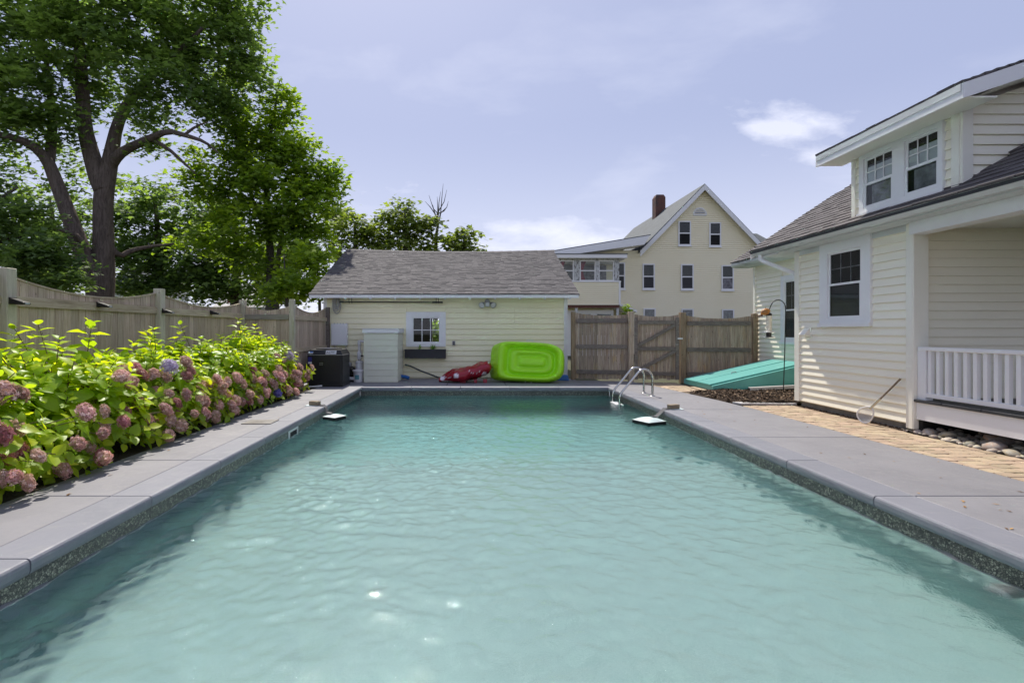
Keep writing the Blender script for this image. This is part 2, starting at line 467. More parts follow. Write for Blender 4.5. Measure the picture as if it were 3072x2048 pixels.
def bark_mat(name, c1, c2):
    m, n, l = nt(name)
    v = coords(n, l, (7, 7, 1.2), rand=False)
    g = noise(n, l, v, 2.0, 10, 0.72, 0.8)
    col = ramp(n, l, g, [(0.3, c1), (0.7, c2)])
    return finish(m, n, l, col, 0.95, g, 1.0, 0.05, spec=0.1)
M['bark'] = bark_mat('maple_bark', (0.06, 0.046, 0.038), (0.22, 0.178, 0.15))
M['bark2'] = bark_mat('grey_bark', (0.05, 0.045, 0.038), (0.17, 0.155, 0.13))

def attr_mat(name, stops, rough=0.8, bump=0.4, bd=0.004, fine=90, spec=0.2):
    m, n, l = nt(name)
    a = n.new('ShaderNodeAttribute'); a.attribute_name = 'Col'
    col = ramp(n, l, a.outputs['Fac'], stops)
    v = coords(n, l, rand=False)
    f = noise(n, l, v, fine, 3)
    col = mixc(n, l, 0.5, col, ramp(n, l, f, [(0.3, 0.35), (0.7, 0.75)]), 'OVERLAY')
    return finish(m, n, l, col, rough, f, bump, bd, spec=spec)
M['shingle'] = attr_mat('grey_brown_shingle', [(0.0, (0.055, 0.053, 0.056)), (0.35, (0.098, 0.093, 0.097)), (0.7, (0.13, 0.121, 0.124)), (1.0, (0.17, 0.155, 0.157))])
M['shingle2'] = attr_mat('brown_shingle', [(0.0, (0.06, 0.056, 0.058)), (0.5, (0.112, 0.103, 0.105)), (1.0, (0.155, 0.14, 0.14))])
M['mulch'] = attr_mat('bark_mulch', [(0.0, (0.018, 0.012, 0.009)), (0.5, (0.06, 0.04, 0.027)), (0.85, (0.13, 0.085, 0.055)), (1.0, (0.30, 0.22, 0.15))], 0.95)
M['deadleaf'] = attr_mat('dry_leaf', [(0.0, (0.10, 0.05, 0.02)), (1.0, (0.42, 0.26, 0.11))], 0.9)

def leaf_mat(name, dark, mid, light, trans, tw=0.45, rough=0.45, spec=0.35):
    m, n, l = nt(name)
    a = n.new('ShaderNodeAttribute'); a.attribute_name = 'Col'
    oi = n.new('ShaderNodeObjectInfo')
    ad = n.new('ShaderNodeMath'); ad.operation = 'MULTIPLY_ADD'
    l.new(oi.outputs['Random'], ad.inputs[0]); ad.inputs[1].default_value = 0.35
    l.new(a.outputs['Fac'], ad.inputs[2])
    col = ramp(n, l, ad.outputs[0], [(0.0, dark), (0.55, mid), (1.2 if False else 1.0, light)])
    b = n.new('ShaderNodeBsdfPrincipled')
    l.new(col, b.inputs['Base Color'])
    b.inputs['Roughness'].default_value = rough
    b.inputs['Specular IOR Level'].default_value = spec
    t = n.new('ShaderNodeBsdfTranslucent')
    tc = mixc(n, l, 1.0, col, trans, 'MULTIPLY')
    l.new(tc, t.inputs['Color'])
    mx = n.new('ShaderNodeMixShader'); mx.inputs[0].default_value = tw
    l.new(b.outputs[0], mx.inputs[1]); l.new(t.outputs[0], mx.inputs[2])
    o = n.new('ShaderNodeOutputMaterial'); l.new(mx.outputs[0], o.inputs[0])
    return m
M['leaf_maple'] = leaf_mat('maple_leaf', (0.082, 0.126, 0.062), (0.14, 0.205, 0.082), (0.20, 0.28, 0.088), (2.0, 2.1, 0.9), 0.52, 0.6, 0.2)
M['leaf_young'] = leaf_mat('young_maple_leaf', (0.09, 0.15, 0.035), (0.17, 0.26, 0.042), (0.27, 0.37, 0.045), (2.0, 2.0, 0.6), 0.5, 0.6, 0.2)
M['leaf_far'] = leaf_mat('distant_leaf', (0.09, 0.125, 0.045), (0.155, 0.205, 0.06), (0.22, 0.28, 0.07), (2.0, 2.0, 0.8), 0.5, 0.6, 0.2)
M['leaf_hyd'] = leaf_mat('hydrangea_leaf', (0.17, 0.31, 0.02), (0.33, 0.49, 0.026), (0.50, 0.60, 0.035), (1.65, 1.5, 0.6), 0.58, 0.4, 0.4)
M['leaf_box'] = leaf_mat('box_plant_leaf', (0.08, 0.19, 0.03), (0.15, 0.30, 0.04), (0.25, 0.42, 0.07), (1.8, 1.8, 0.8), 0.4)
M['stem'] = pmat('green_brown_stem', (0.16, 0.14, 0.06), (0.13, 0.09, 0.05), 9, 0.7, 0.0)

def bloom_mat(name, stops):
    m, n, l = nt(name)
    a = n.new('ShaderNodeAttribute'); a.attribute_name = 'Col'
    col = ramp(n, l, a.outputs['Fac'], stops)
    col = objvary(n, l, col, 0.22, 0.02)
    b = n.new('ShaderNodeBsdfPrincipled'); l.new(col, b.inputs['Base Color'])
    b.inputs['Roughness'].default_value = 0.7; b.inputs['Specular IOR Level'].default_value = 0.15
    t = n.new('ShaderNodeBsdfTranslucent'); l.new(col, t.inputs['Color'])
    mx = n.new('ShaderNodeMixShader'); mx.inputs[0].default_value = 0.35
    l.new(b.outputs[0], mx.inputs[1]); l.new(t.outputs[0], mx.inputs[2])
    o = n.new('ShaderNodeOutputMaterial'); l.new(mx.outputs[0], o.inputs[0])
    return m
M['bloom'] = bloom_mat('dusty_pink_bloom', [(0.0, (0.34, 0.29, 0.15)), (0.22, (0.50, 0.31, 0.22)), (0.6, (0.66, 0.37, 0.33)), (1.0, (0.88, 0.66, 0.62))])
M['bloom_red'] = bloom_mat('deep_rose_bloom', [(0.0, (0.30, 0.16, 0.11)), (0.5, (0.50, 0.17, 0.18)), (1.0, (0.68, 0.36, 0.36))])
M['bloom_lilac'] = bloom_mat('lilac_bloom', [(0.0, (0.50, 0.40, 0.58)), (0.5, (0.66, 0.56, 0.74)), (1.0, (0.82, 0.75, 0.86))])
M['bloom_blue'] = bloom_mat('violet_blue_bloom', [(0.0, (0.14, 0.12, 0.42)), (1.0, (0.32, 0.26, 0.62))])

def glass_mat(name, tint=(0.9, 0.93, 0.92), base=0.05):
    m, n, l = nt(name)
    lw = n.new('ShaderNodeLayerWeight'); lw.inputs['Blend'].default_value = 0.5
    pw = n.new('ShaderNodeMath'); pw.operation = 'POWER'; l.new(lw.outputs['Facing'], pw.inputs[0]); pw.inputs[1].default_value = 5.0
    fr = n.new('ShaderNodeMath'); fr.operation = 'MULTIPLY_ADD'; fr.use_clamp = True; l.new(pw.outputs[0], fr.inputs[0]); fr.inputs[1].default_value = 0.95; fr.inputs[2].default_value = 0.045 + base
    g = n.new('ShaderNodeBsdfGlossy'); g.inputs['Roughness'].default_value = 0.02
    t = n.new('ShaderNodeBsdfTransparent'); t.inputs['Color'].default_value = (*tint, 1)
    mx = n.new('ShaderNodeMixShader')
    l.new(fr.outputs[0], mx.inputs[0]); l.new(t.outputs[0], mx.inputs[1]); l.new(g.outputs[0], mx.inputs[2])
    o = n.new('ShaderNodeOutputMaterial'); l.new(mx.outputs[0], o.inputs[0])
    return m
M['glass'] = glass_mat('window_glass', base=-0.015)
M['screen'] = pmat('insect_screen', (0.045, 0.045, 0.05), (0.035, 0.035, 0.04), 5, 0.6, 0.0, spec=0.3)

def band_mat():
    m, n, l = nt('pebble_print_waterline')
    v = coords(n, l, rand=False)
    k = n.new('ShaderNodeTexVoronoi'); k.inputs['Scale'].default_value = 55
    l.new(v, k.inputs['Vector'])
    k2 = n.new('ShaderNodeTexVoronoi'); k2.feature = 'DISTANCE_TO_EDGE'; k2.inputs['Scale'].default_value = 55
    l.new(v, k2.inputs['Vector'])
    c = ramp(n, l, k.outputs['Color'], [(0.0, (0.03, 0.028, 0.024)), (0.45, (0.13, 0.12, 0.10)), (0.75, (0.30, 0.28, 0.23)), (1.0, (0.48, 0.45, 0.37))])
    c = mixc(n, l, ramp(n, l, k2.outputs['Distance'], [(0.02, 1.0), (0.16, 0.0)]), c, (0.012, 0.012, 0.012))
    return finish(m, n, l, c, 0.35, k2.outputs['Distance'], 0.3, 0.003)
M['band'] = band_mat()

def liner_mat(name, a, b, c):
    m, n, l = nt(name)
    v = coords(n, l, rand=False)
    k = noise(n, l, v, 15, 5, 0.75)
    big = noise(n, l, v, 1.3, 3, 0.5)
    col = mixc(n, l, ramp(n, l, k, [(0.38, 0.0), (0.62, 1.0)]), a, b)
    col = mixc(n, l, ramp(n, l, big, [(0.4, 0.0), (0.7, 0.6)]), col, c)
    return finish(m, n, l, col, 0.6)
M['liner_floor'] = liner_mat('turquoise_pebble_liner', (0.40, 0.53, 0.50), (0.68, 0.78, 0.74), (0.54, 0.68, 0.65))
M['liner_wall'] = liner_mat('dark_pebble_liner', (0.26, 0.42, 0.41), (0.38, 0.54, 0.52), (0.32, 0.49, 0.48))

def water_mat():
    m, n, l = nt('pool_water')
    v = coords(n, l, rand=False)
    f1 = noise(n, l, v, 13, 3, 0.5, 0.3); f2 = noise(n, l, v, 75, 2, 0.5, 0.2)
    fa = n.new('ShaderNodeMath'); fa.operation = 'MULTIPLY_ADD'; l.new(f2, fa.inputs[0]); fa.inputs[1].default_value = 0.55; l.new(f1, fa.inputs[2]); f = fa.outputs[0]
    bn = n.new('ShaderNodeBump'); bn.inputs['Strength'].default_value = 0.4; bn.inputs['Distance'].default_value = 0.012
    l.new(f, bn.inputs['Height'])
    fr = n.new('ShaderNodeFresnel'); fr.inputs['IOR'].default_value = 1.333
    l.new(bn.outputs[0], fr.inputs['Normal'])
    g = n.new('ShaderNodeBsdfGlossy'); g.inputs['Roughness'].default_value = 0.022
    l.new(bn.outputs[0], g.inputs['Normal'])
    t = n.new('ShaderNodeBsdfRefraction'); t.inputs['Color'].default_value = (1, 1, 1, 1); t.inputs['IOR'].default_value = 1.333; t.inputs['Roughness'].default_value = 0.0; l.new(bn.outputs[0], t.inputs['Normal'])
    mx = n.new('ShaderNodeMixShader')
    l.new(fr.outputs[0], mx.inputs[0]); l.new(t.outputs[0], mx.inputs[1]); l.new(g.outputs[0], mx.inputs[2])
    o = n.new('ShaderNodeOutputMaterial'); l.new(mx.outputs[0], o.inputs[0])
    va = n.new('ShaderNodeVolumeAbsorption'); va.inputs['Color'].default_value = (0.14, 0.80, 0.80, 1); va.inputs['Density'].default_value = 0.17
    l.new(va.outputs[0], o.inputs['Volume'])
    return m
M['water'] = water_mat()

def brickwall_mat():
    m, n, l = nt('chimney_brick')
    v = coords(n, l, rand=False)
    b = n.new('ShaderNodeTexBrick')
    b.inputs['Color1'].default_value = (0.16, 0.055, 0.035, 1); b.inputs['Color2'].default_value = (0.09, 0.04, 0.03, 1)
    b.inputs['Mortar'].default_value = (0.10, 0.09, 0.08, 1)
    b.inputs['Scale'].default_value = 4.5
    sp = n.new('ShaderNodeSeparateXYZ'); l.new(v, sp.inputs[0])
    ad = n.new('ShaderNodeMath'); l.new(sp.outputs[0], ad.inputs[0]); l.new(sp.outputs[1], ad.inputs[1])
    cb = n.new('ShaderNodeCombineXYZ'); l.new(ad.outputs[0], cb.inputs[0]); l.new(sp.outputs[2], cb.inputs[1])
    l.new(cb.outputs[0], b.inputs['Vector'])
    d = noise(n, l, v, 1.5, 4)
    col = mixc(n, l, ramp(n, l, d, [(0.45, 0.0), (0.65, 0.7)]), b.outputs[0], (0.05, 0.045, 0.045))
    return finish(m, n, l, col, 0.9)
M['chimney'] = brickwall_mat()

def vinyl_mat(name, c1, rough=0.3):
    m, n, l = nt(name)
    a = n.new('ShaderNodeAttribute'); a.attribute_name = 'Col'
    v = coords(n, l, rand=False)
    f = noise(n, l, v, 7, 4)
    col = mixc(n, l, a.outputs['Fac'], c1, (0.80, 0.74, 0.78))
    return finish(m, n, l, col, rough, f, 0.25, 0.01, spec=0.5)
M['redvinyl'] = vinyl_mat('glossy_red_vinyl', (0.30, 0.004, 0.016), 0.15)
M['greenvinyl'] = vinyl_mat('lime_green_vinyl', (0.38, 0.82, 0.012), 0.32)

# ================================================================== THE SETTING
PX0, PX1, PY0, PY1 = -2.70, 3.42, 0.45, 12.80      # pool edges at the coping
WZ = -0.21
# ground: one sheet with the pool cut out of it
g = MB()
xs = [-400, PX0 - 0.12, PX1 + 0.12, 400]; ys = [-200, PY0 - 0.12, PY1 + 0.12, 700]
vsg = [(x, y, -0.06) for y in ys for x in xs]
fsg = [(j * 4 + i, j * 4 + i + 1, (j + 1) * 4 + i + 1, (j + 1) * 4 + i) for j in range(3) for i in range(3) if not (i == 1 and j == 1)]
g.add(vsg, fsg)
struct(g.build('ground', M['groundmat']))

# pool shell: walls, sloping floor, waterline band
pool = link('pool_basin', None)
pool['kind'] = 'structure'
d0, d1 = -1.05, -2.0
fl = MB()
fl.add([(PX0 - .03, PY0, d0), (PX1 + .03, PY0, d0), (PX1 + .03, 7.2, d0 - .03), (PX0 - .03, 7.2, d0 - .03), (PX1 + .03, 9.4, d1), (PX0 - .03, 9.4, d1), (PX1 + .03, PY1, d1), (PX0 - .03, PY1, d1)],
       [(0, 1, 2, 3), (3, 2, 4, 5), (5, 4, 6, 7)])
fl.build('pool_floor', M['liner_floor'], pool)
w = MB()
def wallq(x0, y0, x1, y1, z0, z1, mb):
    mb.add([(x0, y0, z0), (x1, y1, z0), (x1, y1, z1), (x0, y0, z1)], [(0, 1, 2, 3)])
E = 0.03
for (a, b, c, d) in ((PX0 - E, PY0 - E, PX0 - E, PY1 + E), (PX1 + E, PY0 - E, PX1 + E, PY1 + E), (PX0 - E, PY1 + E, PX1 + E, PY1 + E), (PX0 - E, PY0 - E, PX1 + E, PY0 - E)):
    wallq(a, b, c, d, -2.3, -0.255, w)
w.build('pool_wall', M['liner_wall'], pool)
w = MB(); T = 0.022
w.box(PX0 - .05, PX0 - T, PY0, PY1, -.255, -.09); w.build('waterline_band', M['band'], pool)
w = MB(); w.box(PX1 + T, PX1 + .05, PY0, PY1, -.255, -.09); w.build('waterline_band', M['band'], pool)
w = MB(); w.box(PX0 - .022, PX1 + .022, PY1 + T, PY1 + .05, -.255, -.09); w.build('waterline_band', M['band'], pool)
w = MB(); w.box(PX0 - .022, PX1 + .022, PY0 - .05, PY0 - T, -.255, -.09); w.build('waterline_band', M['band'], pool)
for sx in (PX0 - T + .004, PX1 + T - .004):
    w = MB(); w.box(sx - .004, sx + .004, PY0, PY1, -.262, -.25); w.build('liner_bead', M['pvc'], pool)

# water with real ripples
nx, ny = 360, 720
X = np.linspace(PX0 - .018, PX1 + .018, nx); Y = np.linspace(PY0 - .018, PY1 + .018, ny)
XX, YY = np.meshgrid(X, Y)
Z = np.zeros_like(XX)
wr = np.random.default_rng(5)
env = 0.55 + 0.45 * (0.5 + 0.5 * np.sin(0.9 * XX + 0.6 * YY + 1.0) * np.cos(0.55 * YY - 0.7 * XX + 0.3))
env2 = 0.45 + 0.55 * (0.5 + 0.5 * np.sin(1.7 * XX - 0.9 * YY + 2.0))
for k in range(90):
    lam = 0.085 * (0.36 / 0.085) ** (wr.random() ** 1.3)
    th = wr.normal(1.35, 0.75)
    kx, ky = 2 * PI / lam * math.cos(th), 2 * PI / lam * math.sin(th)
    amp = 0.0100 * lam ** 0.98 * (0.5 + wr.random())
    ph = wr.random() * 2 * PI
    Z += amp * 0.66 * np.sin(kx * XX + ky * YY + ph + 0.8 * np.sin(0.8 * XX + 1.1 * YY + ph)) * (env if k % 2 else env2)
Z *= np.interp(YY, [3.0, 5.0, 7.5, 10.0, 12.5], [0.68, 0.82, 0.88, 0.5, 0.25]) * np.interp(XX, [-1.0, 2.0], [1.1, 0.85])
me = bpy.data.meshes.new('pool_water')
V = np.stack([XX.ravel(), YY.ravel(), (WZ + Z).ravel()], 1)
ii = np.arange(nx * ny).reshape(ny, nx)
F = np.stack([ii[:-1, :-1].ravel(), ii[:-1, 1:].ravel(), ii[1:, 1:].ravel(), ii[1:, :-1].ravel()], 1)
# close the body of water: skirt and bottom lie behind the basin walls and under its floor
rim = np.concatenate([ii[0, :], ii[1:, -1], ii[-1, -2::-1], ii[-2:0:-1, 0]])
low = np.stack([V[rim, 0] + np.where(V[rim, 0] > .36, .05, -.05), V[rim, 1] + np.where(V[rim, 1] > 6.6, .05, -.05), np.full(len(rim), -2.45)], 1)
n0 = len(V); V = np.concatenate([V, low]); nr_ = len(rim)
sideF = [(int(rim[i]), n0 + i, n0 + (i + 1) % nr_, int(rim[(i + 1) % nr_])) for i in range(nr_)]
me.from_pydata(V.tolist(), [], F.tolist() + sideF + [tuple(n0 + i for i in range(nr_))[::-1]])
me.polygons.foreach_set('use_smooth', [True] * len(me.polygons))
me.materials.append(M['water'])
struct(link('pool_water', me))

# deck slabs with open joints, coping blocks round the pool
deck = link('pool_deck', None); deck['kind'] = 'structure'
sub = MB()
J = 0.006
def slab(poly, name='deck_slab'):
    mb = MB(); mb.prism([(x, y, -0.10) for x, y in poly], (0, 0, 0.10))
    return mb.build(name, M['deck'], deck, bev=0.006, seg=1, center=True)
CW = 0.33
yj = [0.75 + 1.207 * i for i in range(0, 11)]
yL = [PY0 - 0.6] + yj
def coping_block(x0, x1, y0, y1, side):
    # rounded pool-side nose
    pts = [(CW, -.10), (0.03, -.10), (0.0, -.097), (-0.008, -.088), (-0.014, -.07), (-0.015, -.035), (-0.011, -.016), (-0.002, -.004), (0.010, -.0006), (0.022, 0.0), (CW - .004, 0.0), (CW, -.004)]
    mb = MB()
    if side == 'L':   poly = [(PX0 - p, y0, z) for p, z in pts]; ext = (0, y1 - y0, 0)
    elif side == 'R': poly = [(PX1 + p, y0, z) for p, z in pts]; ext = (0, y1 - y0, 0)
    elif side == 'F': poly = [(x0, PY1 + p, z) for p, z in pts]; ext = (x1 - x0, 0, 0)
    else:             poly = [(x0, PY0 - p, z) for p, z in pts]; ext = (x1 - x0, 0, 0)
    mb.prism(poly, ext)
    return mb.build('coping_block', M['coping'], deck, smooth=False, center=True)
ybreak = [PY0 + .01] + [y for y in yj if PY0 + .3 < y < PY1 - .4] + [PY1]
for side in 'LR':
    for a, b in zip(ybreak[:-1], ybreak[1:]):
        coping_block(0, 0, a + J, b - J, side)
xb = [PX0 - CW] + [PX0 + 0.02 + 1.22 * i for i in range(0, 6)][:5] + [PX1 + CW]
for a, b in zip(xb[:-1], xb[1:]):
    coping_block(a + J, b - J, 0, 0, 'F')
    coping_block(a + J, b - J, 0, 0, 'N')
# left deck strip
yl = [PY0 - 1.2, 0.75, 3.164, 4.371, 5.578, 7.99, 10.4, 12.6, 13.13]
XL = -3.78
for a, b in zip(yl[:-1], yl[1:]):
    slab([(XL, a + J), (PX0 - CW - J, a + J), (PX0 - CW - J, b - J), (XL, b - J)])
# far deck, up to the shed
for a, b in ((-4.6, -3.2), (-3.2, -0.6), (-0.6, 0.92), (0.92, 3.0)):
    slab([(a + J, PY1 + CW + J), (b - J, PY1 + CW + J), (b - J, 15.16), (a + J, 15.16)])
slab([(3.0 + J, PY1 + CW + J), (4.62, PY1 + CW + J), (4.45, 14.3), (3.0 + J, 14.6)])
# right deck
def xr(y): return 5.12 if y < 5 else (5.12 - 0.05 * (y - 5) / 4.7 if y < 9.7 else 5.07 - 0.32 * (y - 9.7) / 2.7)
yr = [PY0 - 1.2, 1.957, 3.164, 4.371, 6.785, 9.2, 11.6, PY1 + CW]
for a, b in zip(yr[:-1], yr[1:]):
    slab([(PX1 + CW + J, a + J), (xr(a), a + J), (xr((a + b) / 2), (a + b) / 2), (xr(b), b - J), (PX1 + CW + J, b - J)])
slab([(-3.0, PY0 - 1.6), (PX1 + CW, PY0 - 1.6), (PX1 + CW, PY0 - CW - J), (-3.0, PY0 - CW - J)])

# planting bed behind the left deck strip
m = MB(); m.box(-5.6, XL - .005, 1.0, 12.6, -0.12, -0.012)
struct(m.build('planting_bed', M['soil']))

# paver path beside the house and in front of the gate
path = link('paver_path', None); path['kind'] = 'structure'
m = MB(); m.add([(xr(0) + .003, .2, -.022), (6.14, .2, -.022), (6.14, 9.75, -.022), (xr(9.75) + .003, 9.75, -.022)], [(0, 1, 2, 3)])
m.build('sand_bed', M['sand'], path)
m = MB(); m.add([(4.45, 11.7, -.022), (5.6, 11.7, -.022), (5.6, 14.2, -.022), (4.4, 14.2, -.022)], [(0, 1, 2, 3)])
m.build('sand_bed', M['sand'], path)
pav = []
for k in range(5):
    mb = MB(); rr = random.Random(k)
    def ring(sx, sy, z, c):
        pts = []
        for qx, qy in ((1, 1), (-1, 1), (-1, -1), (1, -1)):
            cs = [(c, 0), (0, c)] if qx * qy < 0 else [(0, c), (c, 0)]
            for dx, dy in cs:
                pts.append((qx * (sx / 2 - dx) + rr.uniform(-.003, .003), qy * (sy / 2 - dy) + rr.uniform(-.003, .003), z))
        return pts
    r0, r1, r2 = ring(1, 1, -.05, .09), ring(.995, .995, -.008, .10), ring(.93, .93, 0, .10)
    vs_ = r0 + r1 + r2
    fs_ = [(i + 8 * q, (i + 1) % 8 + 8 * q, (i + 1) % 8 + 8 * (q + 1), i + 8 * (q + 1)) for q in (0, 1) for i in range(8)] + [tuple(range(16, 24))]
    mb.add(vs_, fs_)
    me = mb.mesh('paver'); me.materials.append(M['paver']); pav.append(me)
def lay_pavers(x0f, x1f, y0, y1, rowh, seed):
    rr = random.Random(seed); y = y0; row = 0
    while y + rowh <= y1 + .01:
        x = x0f(y); x1 = x1f(y)
        first = True
        while x < x1 - 0.05:
            wdt = rr.choice((0.14, 0.19, 0.24)) * (0.6 if first and row % 2 else 1)
            if x + wdt > x1 - 0.06: wdt = x1 - x
            o = link('paver', rr.choice(pav), path, (x + wdt / 2, y + rowh / 2, rr.uniform(-.004, .003)))
            o.scale = (wdt - .004, rowh - .003, 1)
            o.rotation_euler = (rr.uniform(-.012, .012), rr.uniform(-.012, .012), rr.choice((0, PI)))
            x += wdt; first = False
        y += rowh; row += 1
lay_pavers(lambda y: xr(y + .08) + .01, lambda y: 6.0 if y < 7.1 else 6.05, 4.3, 9.72, 0.158, 3)
lay_pavers(lambda y: max(xr(min(y + .08, 13.1)), 4.62) + .02, lambda y: 5.5, 11.9, 13.9, 0.2, 4)

# ================================================================== SHED
SY = 15.2; SX0, SX1 = -4.30, 2.85
shed = thing('pool_shed', 'pale yellow clapboard shed with sagging grey shingle roof at the pool end', 'shed', ((SX0 + SX1) / 2, SY, 0))
fr = Fr((SX0, SY), (1, 0), (0, -1)); SW = SX1 - SX0
wx0, wx1, wz0, wz1 = -1.88 - SX0, -0.72 - SX0, 0.93, 1.95           # window casing
gx0, gx1, gz0, gz1 = -1.70 - SX0, -0.88 - SX0, 1.04, 1.80
m = MB()                                                             # hollow shell
def holed(mb, y, x0, x1, z0, z1, hx0, hx1, hz0, hz1, th):
    mb.box(x0, hx0, y, y + th, z0, z1); mb.box(hx1, x1, y, y + th, z0, z1)
    mb.box(hx0, hx1, y, y + th, z0, hz0); mb.box(hx0, hx1, y, y + th, hz1, z1)
holed(m, SY + .003, SX0, SX1, 0, 2.5, gx0 + SX0, gx1 + SX0, gz0, gz1, .09)
holed(m, 23.5, SX0, SX1, 0, 2.5, -1.72, -1.28, 0.80, 1.95, .09)
m.box(SX0, SX0 + .09, SY + .1, 23.49, 0, 2.5); m.box(SX1 - .09, SX1, SY + .1, 23.49, 0, 2.5)
m.build('wall', M['yellow'], shed)
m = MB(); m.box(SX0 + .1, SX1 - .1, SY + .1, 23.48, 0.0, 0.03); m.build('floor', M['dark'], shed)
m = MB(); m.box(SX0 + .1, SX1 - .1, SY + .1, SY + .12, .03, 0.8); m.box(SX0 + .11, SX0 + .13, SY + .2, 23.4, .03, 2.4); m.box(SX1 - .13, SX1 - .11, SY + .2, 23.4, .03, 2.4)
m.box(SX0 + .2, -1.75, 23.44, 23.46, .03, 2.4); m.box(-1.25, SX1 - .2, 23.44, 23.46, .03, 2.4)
m.build('shade_lining', M['dark'], shed)  # added near-black sheets; with the floor they imitate an unlit interior
z = 0.04; ex = 0.157
while z < 2.42:
    z1 = min(z + ex, 2.46)
    segs = [(0.10, SW - 0.10)]
    if z1 > wz0 + .01 and z < wz1 - .01: segs = [(0.10, wx0), (wx1, SW - 0.10)]
    cuts = random.Random(int(z * 1000)).sample([1.3, 2.2, 3.0, 4.1, 4.8, 5.6, 6.3], 2)
    for c_ in cuts: segs = [q for (a, b) in segs for q in (((a, c_ - .0015), (c_ + .0015, b)) if a + .3 < c_ < b - .3 else ((a, b),))]
    for a, b in segs:
        mb = MB(); fr.lap(mb, a, b, a, b, z, z1 - .004, 0.030, 0.004); mb.build('siding_board', M['yellow'], shed, center=True)
    z += ex
for a, b in ((0, .10), (SW - .10, SW)):
    mb = MB(); fr.box(mb, a, b, -.02, .036, 0.02, 2.47); mb.build('corner_board', M['white'], shed)
# window
wn_ = part('window', shed, fr.p(wx0, 0, wz0))
mb = MB()
fr.box(mb, wx0, gx0, 0, .03, wz0, wz1); fr.box(mb, gx1, wx1, 0, .03, wz0, wz1)
fr.box(mb, gx0, gx1, 0, .03, gz1, wz1); fr.box(mb, gx0, gx1, 0, .03, wz0, gz0)
mb.build('casing', M['white'], wn_)
mb = MB(); s_ = .035
fr.box(mb, gx0, gx1, -.03, .012, gz1 - s_, gz1); fr.box(mb, gx0, gx1, -.03, .012, gz0, gz0 + s_)
fr.box(mb, gx0, gx0 + s_, -.03, .012, gz0 + s_, gz1 - s_); fr.box(mb, gx1 - s_, gx1, -.03, .012, gz0 + s_, gz1 - s_)
mb.build('sash', M['white'], wn_)
pw = (gx1 - gx0 - 2 * s_) / 3; ph = (gz1 - gz0 - 2 * s_) / 2
for i in range(1, 3):
    mb = MB(); x_ = gx0 + s_ + pw * i; fr.box(mb, x_ - .011, x_ + .011, -.02, .008, gz0 + s_, gz1 - s_); mb.build('muntin', M['white'], wn_)
mb = MB(); zm = gz0 + s_ + ph; fr.box(mb, gx0 + s_, gx1 - s_, -.02, .006, zm - .011, zm + .011); mb.build('muntin', M['white'], wn_)
for i in range(3):
    for j in range(2):
        mb = MB(); a = gx0 + s_ + pw * i + .011; b = a + pw - .022; c = gz0 + s_ + ph * j + .011; d = c + ph - .022
        fr.box(mb, a, b, -.012, -.008, c, d); mb.build('pane', M['glass'], wn_)
# roof
EY, EZ, RY, RZ = 14.80, 2.46, 19.4, 4.40
RX0, RX1 = -4.62, 3.12
def sag(x, t): return -0.075 * t * math.sin(PI * (x - RX0) / (RX1 - RX0)) + 0.035 * t * (1 - (x - RX0) / (RX1 - RX0))
roof = part('roof', shed, (0, EY, EZ))
m = MB()
N_ = 14
for (ya, za, yb, zb) in ((EY, EZ, RY, RZ), (2 * RY - EY, EZ, RY, RZ)):
    vs_ = []
    for i in range(N_ + 1):
        x = RX0 + (RX1 - RX0) * i / N_
        vs_ += [(x, ya, za - .03), (x, yb, zb - .03 + sag(x, 1)), (x, ya, za - .07), (x, yb, zb - .07 + sag(x, 1))]
    fs_ = []
    for i in range(N_):
        a, b = 4 * i, 4 * (i + 1)
        fs_ += [(a, b, b + 1, a + 1), (a + 2, a + 3, b + 3, b + 2), (a, a + 2, b + 2, b), (a + 1, b + 1, b + 3, a + 3)]
    fs_ += [(0, 1, 3, 2), (4 * N_, 4 * N_ + 2, 4 * N_ + 3, 4 * N_ + 1)]
    m.add(vs_, fs_)
m.build('roof_deck', M['charcoal'], roof)
def shingle_field(mb, o, u, s, n, width, length, expo, seed, zfun=None, wmin=.12, wmax=.26, skip=None):
    rr = random.Random(seed); o, u, s, n = Vector(o), Vector(u), Vector(s).normalized(), Vector(n)
    rows = int(length / expo) + 1
    for r in range(rows):
        x = -rr.uniform(0, .25); b = r * expo
        top = min(b + expo * 1.12, length)
        if b >= length - .01: break
        while x < width:
            wdt = rr.uniform(wmin, wmax); a, e = max(x, 0), min(x + wdt, width)
            x += wdt
            if e - a < .03: continue
            th = rr.choice((.014, .018, .022))
            jit = rr.uniform(-.006, .006)
            if skip and skip((a + e) / 2, b): continue
            P = []
            for sx in (a + .002, e - .002):
                for (sl, hh) in ((b + jit, th), (top, .004), (b + jit, -.01), (top, -.012)):
                    p = o + u * sx + s * sl + n * hh
                    if zfun: p = p + Vector((0, 0, zfun(p, sl / length)))
                    P.append(p)
            mb.col = max(0, min(1, rr.gauss(.5, .12)))
            # order: a-front-top, a-back-top, a-front-bot, a-back-bot ...
            mb.add([P[2], P[6], P[7], P[3], P[0], P[4], P[5], P[1]], MB.HEX)
L_ = math.hypot(RY - EY, RZ - EZ); sl = ((RY - EY) / L_, (RZ - EZ) / L_)
mb = MB(); shingle_field(mb, (RX0, EY - .03, EZ - .02), (1, 0, 0), (0, sl[0], sl[1]), (0, -sl[1], sl[0]), RX1 - RX0, L_, .135, 1, lambda p, t: sag(p.x, t))
mb.build('shingles', M['shingle'], roof, stuff=True)
mb = MB(); mb.col = .55
